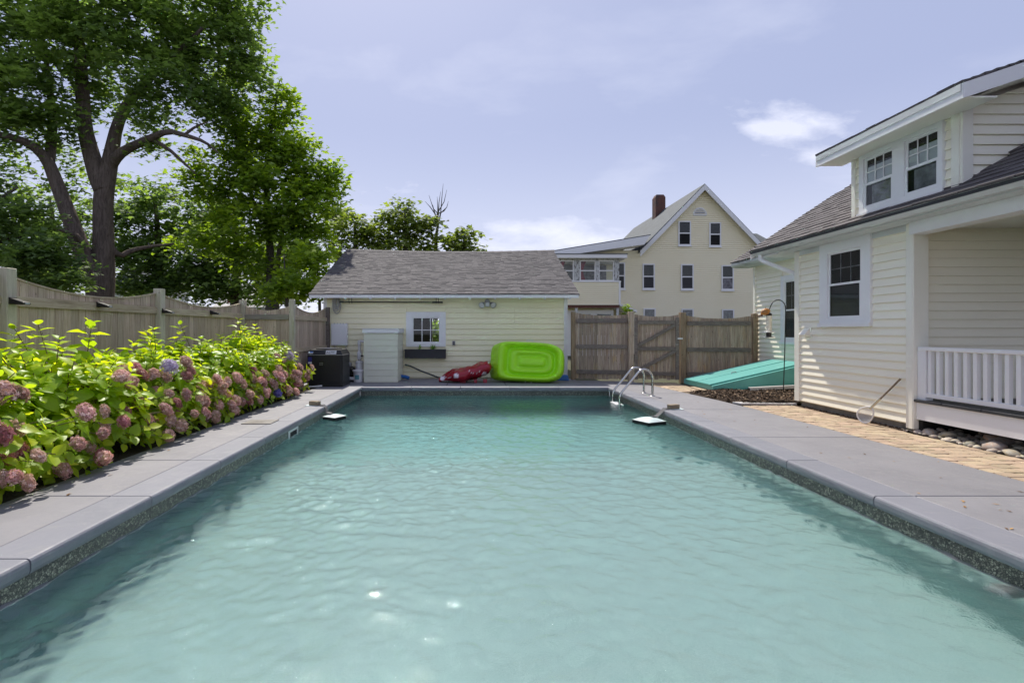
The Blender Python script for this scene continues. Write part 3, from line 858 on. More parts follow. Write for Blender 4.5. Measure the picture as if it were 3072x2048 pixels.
for i in range(24):
    a = RX0 + (RX1 - RX0) * i / 24; b = RX0 + (RX1 - RX0) * (i + 1.1) / 24
    za, zb = RZ + sag(a, 1), RZ + sag(b, 1)
    mb.col = random.uniform(.4, .75)
    mb.hexa([(a, RY - .14, za - .062), (b, RY - .14, zb - .052), (b, RY, zb + .02), (a, RY, za + .01), (a, RY - .14, za - .05), (b, RY - .14, zb - .04), (b, RY, zb + .032), (a, RY, za + .022)])
    mb.hexa([(a, RY, za + .01), (b, RY, zb + .02), (b, RY + .14, zb - .052), (a, RY + .14, za - .062), (a, RY, za + .022), (b, RY, zb + .032), (b, RY + .14, zb - .04), (a, RY + .14, za - .05)])
mb.build('ridge_caps', M['shingle'], roof, stuff=True)
m = MB(); m.box(RX0 + .02, RX1 - .02, EY - .012, EY + .012, EZ - .125, EZ - .035); m.build('fascia', M['white'], roof)
m = MB(); m.box(RX0 + .03, RX1 - .03, EY + .013, SY - .03, EZ - .075, EZ - .06 + .02); m.build('soffit', M['white'], roof)
for i in range(11):
    x = -4.30 + .716 * i
    m = MB(); m.beam((x, EY + .02, EZ - .12), (x, SY - .02, EZ - .02), .05, .10); m.build('rafter_tail', M['white'], roof)
# gable ends
for x in (SX0 + .045, SX1 - .045):
    m = MB(); m.prism([(x - .04, SY + .1, 2.5), (x - .04, 23.5, 2.5), (x - .04, RY, RZ - .25)], (.08, 0, 0)); m.build('gable_wall', M['yellow'], shed)

# ================================================================== THINGS ON AND BEFORE THE SHED
# flower box and its plants
fb = thing('flower_box', 'charcoal plastic flower box mounted under the shed window', 'flower box', (-1.30, SY - .1, .60))
m = MB(); X0, X1, Y0, Y1 = -1.89, -.71, SY - .24, SY - .03
m.box(X0, X1, Y0, Y0 + .015, .60, .86); m.box(X0, X1, Y1 - .015, Y1, .60, .86); m.box(X0, X0 + .015, Y0 + .015, Y1 - .015, .60, .86); m.box(X1 - .015, X1, Y0 + .015, Y1 - .015, .60, .86); m.box(X0 + .015, X1 - .015, Y0 + .015, Y1 - .015, .60, .62)
m.build('trough', M['charcoal'], fb)
m = MB(); m.box(X0 - .012, X1 + .012, Y0 - .014, Y0, .815, .865); m.build('rim', M['charcoal'], fb)
m = MB(); m.box(X0 + .016, X1 - .016, Y0 + .016, Y1 - .016, .62, .80); m.build('soil', M['soil'], fb)

def blade_plant(name, label, c, n, h, spread, mat, seed, group=None):
    rr = random.Random(seed); t = thing(name, label, 'plant', c, group); c = Vector(c)
    for k in range(n):
        a = rr.uniform(0, 2 * PI); hh = h * rr.uniform(.55, 1); sp = spread * rr.uniform(.3, 1)
        d = Vector((math.cos(a), math.sin(a), 0)); sd = Vector((-d.y, d.x, 0)); w_ = rr.uniform(.008, .014)
        mb = MB(); mb.col = rr.random()
        P = []
        for i in range(5):
            s = i / 4
            p = c + d * (sp * s ** 1.6) + Vector((0, 0, hh * (s - .35 * s * s * (1 if sp > spread * .6 else .4))))
            ww = w_ * (1 - s) ** .6 * (0.6 + 1.4 * s * (1 - s) * 2)
            P += [p - sd * ww, p + sd * ww]
        mb.add(P, [(2 * i, 2 * i + 1, 2 * i + 3, 2 * i + 2) for i in range(4)])
        mb.build('leaf', mat, t)
    return t
blade_plant('box_plant', 'small spiky green plant in the middle of the flower box', (-1.47, SY - .14, .80), 22, .26, .12, M['leaf_box'], 2)
blade_plant('box_plant', 'larger bushy green plant at the flower box end away from the filter box', (-1.09, SY - .14, .80), 46, .29, .20, M['leaf_box'], 3)

# white electrical box
t = thing('control_box', 'white metal control box on the shed wall above the heater', 'electrical box', (-3.8, SY - .05, .97))
m = MB(); m.box(-4.04, -3.57, SY - .17, SY - .021, .97, 1.60); m.build('cabinet', M['white'], t, bev=.008)
m = MB(); m.box(-4.02, -3.59, SY - .18, SY - .172, .99, 1.58); m.build('door', M['white'], t, bev=.003, seg=1)
m = MB(); m.box(-3.575, -3.555, SY - .14, SY - .10, 1.28, 1.31); m.build('latch', M['greymetal'], t)
for i in range(5):
    m = MB(); m.box(-3.97 + .085 * i, -3.935 + .085 * i, SY - .13, SY - .09, 1.60, 1.618); m.build('conduit_plug', M['greymetal'], t)
m = MB(); m.tube([(-3.95, SY - .06, .97), (-3.95, SY - .06, .5)], .014, 8); m.tube([(-3.63, SY - .06, .97), (-3.63, SY - .06, .6)], .012, 8); m.build('conduit', M['pvc'], t)

# pool heater
HX0, HX1, HY0, HY1 = -4.08, -3.19, 12.92, 13.76
t = thing('pool_heater', 'black square pool heat pump with silver label beside the fence', 'heater', ((HX0 + HX1) / 2, (HY0 + HY1) / 2, 0))
m = MB(); m.prism([(x, y, 0.05) for x, y in ((HX0 + .05, HY0), (HX1 - .05, HY0), (HX1, HY0 + .05), (HX1, HY1 - .05), (HX1 - .05, HY1), (HX0 + .05, HY1), (HX0, HY1 - .05), (HX0, HY0 + .05))], (0, 0, .74)); m.build('cabinet', M['black'], t, bev=.01)
m = MB(); m.box(HX0 - .012, HX1 + .012, HY0 - .012, HY1 + .012, 0.0, .055); m.build('base_pan', M['blackp'], t, bev=.012)
m = MB()
i_ = .07
lo = [(HX0, HY0), (HX1, HY0), (HX1, HY1), (HX0, HY1)]; hi = [(HX0 + i_, HY0 + i_), (HX1 - i_, HY0 + i_), (HX1 - i_, HY1 - i_), (HX0 + i_, HY1 - i_)]
m.hexa([(x, y, .795) for x, y in lo] + [(x, y, .925) for x, y in hi]); m.build('top_cap', M['black'], t, bev=.012)
m = MB(); m.box(HX0 - .004, HX1 + .004, HY0 - .004, HY1 + .004, .786, .796); m.build('seam_trim', M['greymetal'], t)
fan = part('fan_guard', t)
cx_, cy_ = (HX0 + HX1) / 2, (HY0 + HY1) / 2
for r in (.06, .12, .18, .24, .30):
    m = MB(); m.tube([(cx_ + r * math.cos(a), cy_ + r * math.sin(a), .945) for a in np.linspace(0, 2 * PI, 29)], .005, 6, cap=False); m.build('ring', M['greymetal'], fan)
for k in range(4):
    a = k * PI / 4; m = MB(); m.tube([(cx_ - .31 * math.cos(a), cy_ - .31 * math.sin(a), .94), (cx_ + .31 * math.cos(a), cy_ + .31 * math.sin(a), .94)], .006, 6); m.build('spoke', M['greymetal'], fan)
m = MB(); m.lathe([(.33, .926), (.33, .95), (.30, .95), (.30, .93)], (cx_, cy_, 0), 32); m.build('fan_collar', M['blackp'], t)
def capquad(mb, s0, s1, q0, q1, off):     # a plate on the sloping front of the cap
    def p(s, q, o): 
        y = HY0 + i_ * q; z = .795 + .13 * q
        nrm = Vector((0, -.13, i_)).normalized()
        return Vector((HX0 + s, y, z)) + nrm * o
    mb.hexa([p(s0, q0, .002), p(s1, q0, .002), p(s1, q1, .002), p(s0, q1, .002), p(s0, q0, off), p(s1, q0, off), p(s1, q1, off), p(s0, q1, off)])
m = MB(); capquad(m, .47, .735, .10, .80, .010); pl = m.build('name_plate', M['silver'], t)
fr_h = Fr((HX0, HY0), (1, 0), (0, -1))
m = MB(); capquad(m, .03, .155, .22, .62, .008); st_ = m.build('sticker', M['silver'], t)
m = MB(); capquad(m, .075, .15, .38, .58, .011); m.build('sticker_print', M['lightblue'], st_)
m = MB(); fr_h.box(m, .035, .13, .001, .006, .62, .74); bl = m.build('energy_label', M['bluelabel'], t)
m = MB(); fr_h.box(m, .035, .13, .001, .006, .575, .618); m.build('label_strip', M['silver'], t)
m = MB(); fr_h.box(m, .29, .44, .001, .012, .50, .67); cp = m.build('control_panel', M['blackp'], t, bev=.004, seg=1)
for i in range(4):
    for j in range(2):
        m = MB(); fr_h.box(m, .325 + .024 * i, .336 + .024 * i, .0125, .014, .545 + .035 * j, .562 + .035 * j); m.build('button', M['greymetal'], cp)
# lettering on the name plate
def text(body, size, loc, rot, mat, parent, ext=.001, name='lettering'):
    c = bpy.data.curves.new(name, 'FONT'); c.body = body; c.size = size; c.extrude = ext
    c.align_x = 'LEFT'
    c.materials.append(mat)
    tmp = bpy.data.objects.new('tmp_text', c)
    me = bpy.data.meshes.new_from_object(tmp)
    bpy.data.objects.remove(tmp)
    me.materials.clear(); me.materials.append(mat)
    o = link(name, me, parent, loc); o.rotation_euler = rot
    return o
tilt = math.atan2(.13, i_)
def capp(s, q, o):
    nrm = Vector((0, -.13, i_)).normalized(); return Vector((HX0 + s, HY0 + i_ * q, .795 + .13 * q)) + nrm * o
text('AC', .085, capp(.485, .22, .0115), (tilt, 0, 0), M['blackp'], pl)
for q, a, b in ((.55, .59, .70), (.38, .60, .685)):
    m = MB(); capquad(m, a, b, q, q + .07, .0115); m.build('print_line', M['charcoal'], pl)
m = MB(); m.tube([(-4.3, 12.75, .02), (-4.05, 12.72, .02), (-3.85, 12.76, .02), (-3.68, 12.86, .03)], .02, 8)
tag(m.build('drain_hose', M['pvc'], smooth=True), 'white drain hose lying on the deck before the black heater', 'hose')

# filter enclosure
BX0, BX1, BY0, BY1 = -2.86, -1.98, 14.02, 15.12
t = thing('filter_enclosure', 'tall pale green clapboard box with white lid standing before the shed', 'storage box', ((BX0 + BX1) / 2, (BY0 + BY1) / 2, 0))
m = MB(); m.box(BX0, BX1, BY0, BY1, 0.0, 1.33); m.build('carcass', M['enclosure'], t)
fa = Fr((BX0, BY0), (1, 0), (0, -1)); fbr = Fr((BX1, BY0), (0, 1), (1, 0)); flf = Fr((BX0, BY1), (0, -1), (-1, 0))
z = 0.01
for k in range(9):
    z1 = min(z + .163, 1.33)
    if z1 - z < .03: break
    sk = .012 if k in (0, 1, 2) else 0
    for f_, w_ in ((fa, BX1 - BX0), (fbr, BY1 - BY0), (flf, BY1 - BY0)):
        mb = MB(); f_.lap(mb, -.02, w_ + .02, -.02, w_ + .02, z + .003, z1 - .002, .022, .014); mb.build('siding_board', M['enclosure'], t)
    z += .163
m = MB(); m.box(BX0 - .05, BX1 + .05, BY0 - .05, BY1 - .0, 1.332, 1.345 + .10); lid = m.build('lid', M['white'], t, bev=.008, seg=1)
m = MB(); m.box(BX0 - .065, BX1 + .065, BY0 - .065, BY1 - .0, 1.447, 1.462); m.build('lid_top', M['white'], lid)

# plumbing: riser pipe, chlorinator, bucket, pump
t = thing('chlorinator', 'white plastic tube feeder with pipe running into the filter box', 'pool feeder', (-3.07, 14.45, 0))
m = MB(); m.tube([(-2.9, 14.4, 1.10), (-3.02, 14.4, 1.10), (-3.06, 14.4, 1.09), (-3.08, 14.4, 1.05), (-3.08, 14.4, .62)], .038, 12); m.build('pipe', M['pvc'], t, smooth=True)
m = MB(); m.lathe([(.045, 1.0), (.052, 1.0), (.052, 1.14), (.045, 1.14)], (-3.08, 14.4, 0), 14); m.lathe([(.05, .60), (.062, .62), (.062, .80), (.05, .82)], (-3.08, 14.4, 0), 14); m.build('elbow', M['pvc'], t, smooth=True)
m = MB(); m.lathe([(.05, .50), (.02, .5), (.04, .60)], (-3.08, 14.4, 0), 14); m.build('neck', M['greymetal'], t, smooth=True)
m = MB(); m.lathe([(.10, .10), (.11, .14), (.105, .48), (.112, .49), (.112, .525), (.09, .535), (.085, .56), (.03, .565)], (-3.08, 14.4, 0), 24); m.build('canister', M['pvc'], t, smooth=True)
m = MB(); m.tube([(-3.04, 14.38, .70), (-2.98, 14.36, .70)], .022, 10); m.build('gauge', M['charcoal'], t)
t = thing('chlorine_bucket', 'white plastic bucket with teal print and bail handle before the tube feeder', 'bucket', (-3.05, 14.15, 0))
m = MB(); m.lathe([(.115, .0), (.125, .01), (.14, .26), (.155, .265), (.155, .285), (.14, .29)], (-3.05, 14.15, 0), 26); m.build('pail', M['pvc'], t, smooth=True)
m = MB(); m.lathe([(.163, .29), (.163, .325), (.14, .335), (.10, .338)], (-3.05, 14.15, 0), 26); m.build('lid', M['pvc'], t, smooth=True)
m = MB()
for k in range(8):
    a0 = PI * 1.32 + k * .11; a1 = a0 + .11
    r0_, r1_ = .132, .1385
    m.add([(-3.05 + r0_ * math.cos(a0) * 1.01, 14.15 + r0_ * math.sin(a0) * 1.01, .08), (-3.05 + r0_ * math.cos(a1) * 1.01, 14.15 + r0_ * math.sin(a1) * 1.01, .08), (-3.05 + r1_ * math.cos(a1) * 1.01, 14.15 + r1_ * math.sin(a1) * 1.01, .2), (-3.05 + r1_ * math.cos(a0) * 1.01, 14.15 + r1_ * math.sin(a0) * 1.01, .2)], [(0, 1, 2, 3)])
m.build('label_print', M['tealprint'], t)
m = MB(); m.tube([(-2.90, 14.12, .28), (-2.85, 14.10, .22), (-2.84, 14.10, .14), (-2.89, 14.10, .09)], .010, 8); m.build('handle', M['pvc'], t, smooth=True)
t = thing('pool_pump', 'dark pool pump half hidden between heater and tube feeder', 'pump', (-3.35, 14.5, 0))
m = MB(); m.lathe([(.12, -.28), (.13, -.26), (.13, .02), (.15, .03), (.15, .12), (.10, .14), (.10, .30)], (-3.35, 14.45, .26), 20, axis=(0, 1, 0)); m.build('motor', M['blackp'], t, smooth=True)
m = MB(); m.box(-3.48, -3.22, 14.2, 14.75, 0, .12); m.build('foot', M['blackp'], t, bev=.02)
m = MB(); m.tube([(-3.30, 14.16, .09), (-3.15, 14.12, .09)], .045, 12); m.build('union', M['pvc'], t, smooth=True)
m = MB(); m.lathe([(.05, 0), (.06, .02), (.06, .10), (.04, .12)], (-3.35, 14.4, .40), 14); m.build('cap', M['greymetal'], t, smooth=True)
blade_plant('weed', 'yellow-green weed growing between tube feeder and filter box', (-2.93, 14.6, 0), 16, .55, .12, M['leaf_box'], 8)

# things hanging on the shed
t = thing('rope_coil', 'coil of grey rope hanging at the shed wall under the eave', 'rope', (-3.92, SY - .08, 1.85))
rr = random.Random(4)
for k in range(12):
    w_ = rr.uniform(.03, .13); dp = rr.uniform(.25, .52); x_ = -3.90 + rr.uniform(-.02, .02); yy = SY - rr.uniform(.04, .16)
    pts = [(x_ + w_ * math.sin(a) * (1 if a < PI else 1) , yy, 2.38 - dp * (1 - math.cos(a)) / 2) for a in np.linspace(0, 2 * PI, 19)]
    m = MB(); m.tube(pts, .011, 6, cap=False); m.build('strand', M['rope'], t, smooth=True)
m = MB(); m.tube([(-3.98 + .16 * q, SY - .17, 2.03 + .02 * math.sin(3 * q)) for q in np.linspace(0, 1, 6)], .013, 6); m.build('wrap', M['rope'], t, smooth=True)
t = thing('telescopic_pole', 'long dark pole hung level under the shed eave', 'pole', (-2.2, SY - .12, 2.20))
m = MB(); m.tube([(-3.70, SY - .14, 2.235), (-1.10, SY - .14, 2.225)], .017, 10); m.build('rod', M['blackp'], t, smooth=True)
m = MB(); m.tube([(-1.10, SY - .14, 2.225), (-.80, SY - .14, 2.222)], .026, 10); m.build('grip', M['charcoal'], t, smooth=True)
m = MB(); m.tube([(-3.80, SY - .14, 2.236), (-3.68, SY - .14, 2.235)], .024, 10); m.build('tip', M['hosegreen'], t, smooth=True)
for x_ in (-3.52, -3.44, -.99, -.92):
    m = MB(); m.tube([(x_, SY - .14, 2.37), (x_, SY - .165, 2.30), (x_, SY - .165, 2.22), (x_, SY - .14, 2.195), (x_, SY - .115, 2.22)], .007, 6); m.build('hook', M['poleblack'], t)
t = thing('floodlight', 'twin head floodlight with motion sensor under the shed eave', 'light', (.50, SY - .05, 2.10))
m = MB(); m.lathe([(.07, 0), (.07, .03), (.05, .045)], (.50, SY - .02, 2.26), 18, axis=(0, -1, 0)); m.build('mount', M['greymetal'], t, smooth=True)
m = MB(); m.box(.44, .56, SY - .15, SY - .06, 2.10, 2.22); m.build('sensor', M['pvc'], t, bev=.015)
for sx in (-1, 1):
    c_ = Vector((.50 + sx * .145, SY - .14, 2.17)); ax = Vector((sx * .35, -.8, -.45)).normalized()
    m = MB(); m.lathe([(.03, -.08), (.05, -.05), (.075, .02), (.09, .08), (.082, .085)], c_, 20, axis=ax, capt=False); m.build('lamp_head', M['greymetal'], t, smooth=True)
    m = MB(); m.lathe([(.02, .04), (.08, .065), (.078, .07)], c_, 20, axis=ax); m.build('lens', M['pvc'], t, smooth=True)
    m = MB(); m.tube([(.50, SY - .06, 2.26), c_ - ax * .07], .012, 8); m.build('arm', M['greymetal'], t)
t = thing('outlet_box', 'small grey electrical outlet cover on the yellow shed wall', 'outlet', (-.48, SY - .04, .97))
m = MB(); m.box(-.525, -.435, SY - .055, SY - .02, .97, 1.10); m.build('cover', M['greymetal'], t, bev=.006)
m = MB(); m.box(-.505, -.455, SY - .062, SY - .0555, 1.04, 1.085); m.box(-.505, -.455, SY - .062, SY - .0555, .985, 1.03); m.build('flap', M['charcoal'], t)
m = MB(); m.tube([(-1.90, 15.02, .42), (-1.75, 15.03, .38), (-1.45, 15.04, .24), (-1.1, 15.05, .11), (-.95, 15.05, .05), (-.8, 14.95, .03)], .022, 8)
tag(m.build('waste_hose', M['hosegreen'], smooth=True), 'dark hose sloping down the shed wall from the filter box', 'hose')
m = MB(); m.tube([(-1.97, 14.75, .10), (-1.84, 14.72, .09), (-1.74, 14.68, .06)], .05, 12)
tag(m.build('blue_hose', M['bluehose'], smooth=True), 'short end of blue hose poking out beside the filter box', 'hose')

# red spotted inflatable, slumped
t = thing('red_inflatable', 'half deflated red inflatable with white spots slumped on the deck', 'pool float', (-.15, 14.05, 0))
sp = [(-.86, .07, .035, .10), (-.78, .09, .085, .18), (-.66, .13, .13, .26), (-.50, .19, .185, .34), (-.30, .235, .215, .40), (-.12, .25, .225, .42), (0.02, .285, .215, .36), (.14, .33, .235, .34), (.26, .37, .25, .34), (.38, .41, .22, .32), (.48, .44, .17, .27), (.55, .46, .11, .18), (.59, .46, .03, .06)]
SPT = [(-.76, .11, .065), (-.38, .20, .075), (.36, .24, .065), (.50, .54, .035)]
mb = MB(); nr = 40; vs_ = []; cols = []
sp2 = []
for i in range(len(sp) - 1):
    for k in range(5):
        q = k / 5; sp2.append(tuple(sp[i][j] * (1 - q) + sp[i + 1][j] * q for j in range(4)))
sp2.append(sp[-1])
for (x, zc_, rz, ry) in [(q0, q1 * .88, q2 * .9, q3) for q0, q1, q2, q3 in sp2]:
    for k in range(nr):
        a = 2 * PI * k / nr
        p = Vector((x, -ry * math.cos(a), zc_ + rz * math.sin(a)))
        nz_ = mnoise.noise(p * 4.2) * .055 + mnoise.noise(p * 10) * .018
        p += Vector((0, -math.cos(a), math.sin(a))) * nz_
        leg = max(0, math.cos((x + .15) * 8.0)) if x > -.5 else 0
        if p.z < .10 + .05 * leg: p.z = max(p.z, .012 + .05 * max(0, math.sin((x - .05) * 7)))
        v3 = p + Vector((-.15 + .16, 14.10, 0))
        vs_.append(v3)
        f = 0
        for sxp, szp, sr in SPT:
            if p.y < 0.1 and math.hypot((p.x - sxp) / 1.15, p.z - szp) < sr * .85: f = 1
        if p.y < .05:
            for x0_, z0_, r0_ in ((.10, .36, .15), (-.62, .20, .10)):
                d_ = math.hypot(p.x - x0_, (p.z - z0_) * 1.5)
                if abs(d_ - r0_) < .010 and p.z < z0_ - .02: f = .85
        cols.append(f)
n_ = len(sp2)
mb.v = vs_; mb.c = [float(c) for c in cols]
mb.f = [(i * nr + k, i * nr + (k + 1) % nr, (i + 1) * nr + (k + 1) % nr, (i + 1) * nr + k) for i in range(n_ - 1) for k in range(nr)] + [tuple(range(nr))[::-1], tuple(range((n_ - 1) * nr, n_ * nr))]
mb.build('body', M['redvinyl'], t, smooth='all')
for x_, y_, w_ in ((-.20, 13.86, .10), (.14, 13.86, .05), (.40, 13.88, .06)):
    m = MB(); m.hexa([(x_ - w_ * .8, y_, .0), (x_ + w_ * .8, y_, 0), (x_ + w_ * .7, y_ + .12, 0), (x_ - w_ * .7, y_ + .12, 0), (x_ - w_, y_ + .02, .10), (x_ + w_, y_ + .02, .10), (x_ + w_, y_ + .16, .10), (x_ - w_, y_ + .16, .10)])
    m.build('foot', M['redvinyl'], t, bev=.02)

# lime green inflatable boat leaning on the shed
raft = thing('green_inflatable_boat', 'lime green inflatable boat stood on edge against the shed', 'inflatable boat', (1.62, 14.2, 0))
RM = Matrix.Translation((1.62, 13.98, .555)) @ Matrix.Rotation(math.radians(-12), 4, 'X') @ Matrix.Rotation(math.radians(4.0), 4, 'Y') @ Matrix.Rotation(math.radians(-7), 4, 'Z')
mb = MB(RM)
NA = 120
def outline(a, hx, hz, rl, rr_, k=1.0):
    # rounded rectangle: tight corners at -x, round ones at +x
    c, s = math.cos(a), math.sin(a)
    e = 7.0 if c < 0 else 3.4
    r_ = (abs(c / hx) ** e + abs(s / hz) ** e) ** (-1 / e)
    return r_ * c, r_ * s
prof = [  # (fraction of outline, height towards the viewer)
    (0.0, .07), (.13, .068), (.20, .05), (.25, .015), (.30, .005), (.35, .03), (.41, .062), (.48, .078), (.55, .068), (.605, .035), (.65, .0), (.69, .0), (.73, .045), (.77, .11), (.83, .155), (.885, .17), (.94, .15), (.975, .10), (1.0, .03), (1.015, -.05), (1.0, -.14), (.985, -.22), (.97, -.30), (.93, -.36), (.84, -.39), (.6, -.39), (0.0, -.39)]
vs_ = []
for f_, h_ in prof:
    for k in range(NA):
        a = 2 * PI * k / NA
        ox, oz = outline(a, .90, .535, .1, .5)
        # inner rings become capsules
        bx_, bz_ = outline(a, .90, .535, .1, .5)
        q = min(1, f_)
        core = .42
        cxp = core * max(-1, min(1, math.cos(a) * 1.35)) * (1 - q)
        x = bx_ * f_ + cxp * (1 - f_) * .55 + .07 * (1 - q)
        zz = bz_ * f_
        wr_ = .006 * math.sin(a * 46) * (1 if (.62 < f_ < .99 and math.cos(a) > .35) else 0)
        fold = .012 * math.sin(a * 30 + f_ * 40) if h_ < 0 and math.cos(a) < -.2 else 0
        vs_.append((x - (0.30 * max(0, -h_) / .39 if math.cos(a) < -.3 else 0), -(h_ + wr_) + fold, zz))
n_ = len(prof)
fs_ = [(i * NA + k, i * NA + (k + 1) % NA, (i + 1) * NA + (k + 1) % NA, (i + 1) * NA + k) for i in range(n_ - 1) for k in range(NA)]
mb.add(vs_, fs_)
mb.col = None
mb.c = [0.0] * len(mb.v)
mb.build('hull', M['greenvinyl'], raft, smooth='all')
m = MB(RM)
seam = [(.905 * 1.0 * outline(2 * PI * k / 60, .90, .535, 0, 0)[0] * 1.115, .035, outline(2 * PI * k / 60, .90, .535, 0, 0)[1] * 1.008) for k in range(61)]
m.tube(seam, .006, 5, cap=False); m.build('seam', M['hosegreen'], raft)
for xh, zh, sg in ((-.03, .535, 1), (-.03, -.545, -1)):
    m = MB(RM); y_ = -.02
    m.tube([(xh - .075, y_, zh - .01 * sg), (xh - .085, y_ - .02, zh + .05 * sg), (xh + .085, y_ - .02, zh + .05 * sg), (xh + .075, y_, zh - .01 * sg)], .011, 8); m.build('handle', M['pvc'], raft, smooth=True)
m = MB(); m.hexa([(2.45, 14.55, .0), (2.78, 14.5, 0), (2.78, 14.75, 0), (2.45, 14.8, 0), (2.47, 14.56, .12), (2.74, 14.52, .16), (2.74, 14.72, .16), (2.47, 14.78, .13)])
tag(m.build('folded_tarp', M['bluehose'], bev=.03), 'folded dark blue tarp tucked behind the green boat', 'tarp')

# ================================================================== FENCES
def fence_panel(parent, a, b, ztop, zsag, zbot, mat, bw, rails, railmat, cap=None, seed=0, front=(1, 0), railend=.0, thick=.02, gap=.006):
    """vertical boards from a to b, top edge sagging, rails on the front side"""
    rr = random.Random(seed); a, b = Vector((a[0], a[1], 0)), Vector((b[0], b[1], 0))
    L = (b - a).length; u = (b - a) / L; f = Vector((front[0], front[1], 0))
    n = max(1, round(L / bw)); w_ = L / n
    def top(s):
        t = s / L; return ztop[0] * (1 - t) + ztop[1] * t - zsag * 4 * t * (1 - t)
    for i in range(n):
        s0, s1 = i * w_ + gap / 2, (i + 1) * w_ - gap / 2
        off = rr.uniform(-.003, .003); zb = zbot + rr.uniform(-.015, .015)
        mb = MB()
        q0, q1 = f * (off - thick), f * off
        P = []
        for z0_, z1_ in (((zb, zb)), (top(s0), top(s1))):
            P += [a + u * s0 + q0 + Vector((0, 0, z0_)), a + u * s1 + q0 + Vector((0, 0, z1_)), a + u * s1 + q1 + Vector((0, 0, z1_)), a + u * s0 + q1 + Vector((0, 0, z0_))]
        mb.hexa(P); mb.build('board', mat, parent, center=True)
    for (z0_, z1_, hh) in rails:
        mb = MB(); c0 = a + u * railend + f * .022; c1 = b - u * railend + f * .022
        # rounded ends
        poly = []
        for (s_, zz, sgn) in ((railend, z0_, -1), (L - railend, z1_, 1)):
            pts = [(s_ - sgn * hh * .45, zz - hh / 2), (s_ - sgn * hh * .12, zz - hh * .42), (s_, zz - hh * .15), (s_, zz + hh * .15), (s_ - sgn * hh * .12, zz + hh * .42), (s_ - sgn * hh * .45, zz + hh / 2)]
            poly += pts if sgn > 0 else pts[::-1]
        mb.prism([a + u * s_ + f * .003 + Vector((0, 0, zz)) for s_, zz in poly], f * .038)
        mb.build('rail', railmat, parent, center=True)
    if cap:
        k = 16; mb = MB()
        pth = [a + u * (L * i / k) + f * (.5 * cap - .01 - .5 * thick + .003) + Vector((0, 0, top(L * i / k) + .012)) for i in range(k + 1)]
        for p0, p1 in zip(pth[:-1], pth[1:]): mb.beam(p0, p1, .045, .022)
        mb.build('cap_rail', railmat, parent)
def fence_post(parent, x, y, h, w_, mat, zb=-.05):
    mb = MB(); mb.box(x - w_ / 2, x + w_ / 2, y - w_ / 2, y + w_ / 2, zb, h); return mb.build('post', mat, parent, bev=.008, seg=1, center=True)

# side fence in three straight runs
fe = thing('side_fence', 'weathered grey board fence with scalloped tops behind the hydrangeas', 'fence', (-5.42, 8, 0))
FX = -5.42
POST = [2.95, 6.02, 8.98, 12.28]
for y in POST: fence_post(fe, FX + .03, y, 2.12, .135, M['post'])
for i, (ya, yb) in enumerate(zip(POST[:-1], POST[1:])):
    fence_panel(fe, (FX, ya + .07), (FX, yb - .07), (2.02, 2.02), .15, .05, M['fence_v'], .137, ((1.745, 1.745, .12), (.96, .96, .10), (.22, .22, .10)), M['fence_h'], cap=.02, seed=i, front=(1, 0))
fence_post(fe, -4.22, 12.28, 2.14, .115, M['post'])
fence_panel(fe, (FX + .1, 12.26), (-4.28, 12.26), (1.98, 1.98), .10, .05, M['fence_v'], .10, ((1.72, 1.72, .12), (.95, .95, .10), (.22, .22, .10)), M['fence_hx'], seed=9, front=(0, -1))
fence_post(fe, -4.14, 15.06, 2.08, .105, M['gate_h'])
fence_panel(fe, (-4.25, 12.35), (-4.19, 15.0), (2.02, 2.03), .17, .05, M['fence_v'], .12, ((1.72, 1.72, .11), (.93, .93, .11), (.22, .22, .10)), M['fence_h'], cap=.02, seed=12, front=(1, 0))
# solar lights on the fence
def solar(label, x, y, z):
    t = thing('solar_light', label, 'solar light', (x, y, z), 'solar lights on the side fence')
    m = MB(); m.hexa([(x, y - .055, z), (x + .16, y - .05, z - .005), (x + .16, y + .05, z - .005), (x, y + .055, z), (x, y - .055, z + .075), (x + .16, y - .05, z + .022), (x + .16, y + .05, z + .022), (x, y + .055, z + .075)])
    m.build('housing', M['blackp'], t, bev=.008, seg=2)
    m = MB(); m.box(x + .161, x + .164, y - .03, y + .03, z + .002, z + .014); m.build('lens', M['silver'], t)
    m = MB(); m.box(x - .012, x, y - .05, y + .05, z + .0, z + .08); m.build('back_plate', M['blackp'], t)
solar('black wedge solar light on the fence post at the picture edge', FX + .112, 6.02, 1.70)
solar('black wedge solar light on the rail of the long fence panel before the maple trunk', FX + .055, 7.5, 1.735)
solar('black wedge solar light on the post between the two long fence panels', FX + .112, 8.98, 1.70)
solar('black wedge solar light on the rail of the fence panel nearer the shed', FX + .055, 10.75, 1.735)

# gate fence between shed and house: two panels and a gate
gf = thing('gate_fence', 'brown board fence panel between shed corner and gate', 'fence', (3.7, 14.7, 0))
P1, P2, P3, P4 = (2.95, 14.86), (4.50, 14.55), (5.86, 14.3), (7.68, 14.0)
def dirf(a, b):
    d = Vector((b[0] - a[0], b[1] - a[1])).normalized(); return (d.x, d.y), (d.y, -d.x)
fence_post(gf, *P1, 1.94, .115, M['gate_post'])
fence_post(gf, P2[0], P2[1] - .02, 1.93, .14, M['gate_v'])
(u_, f_) = dirf(P1, P2)
fence_panel(gf, (P1[0] + .06, P1[1]), (P2[0] - .06, P2[1] + .015), (1.92, 1.86), .06, .03, M['gate_v'], .105, ((1.68, 1.68, .125), (.95, .95, .115), (.23, .23, .12)), M['gate_h'], seed=21, front=f_, railend=.03)
gt = thing('garden_gate', 'brown board gate with diagonal braces beside the house fence', 'gate', (5.2, 14.42, 0))
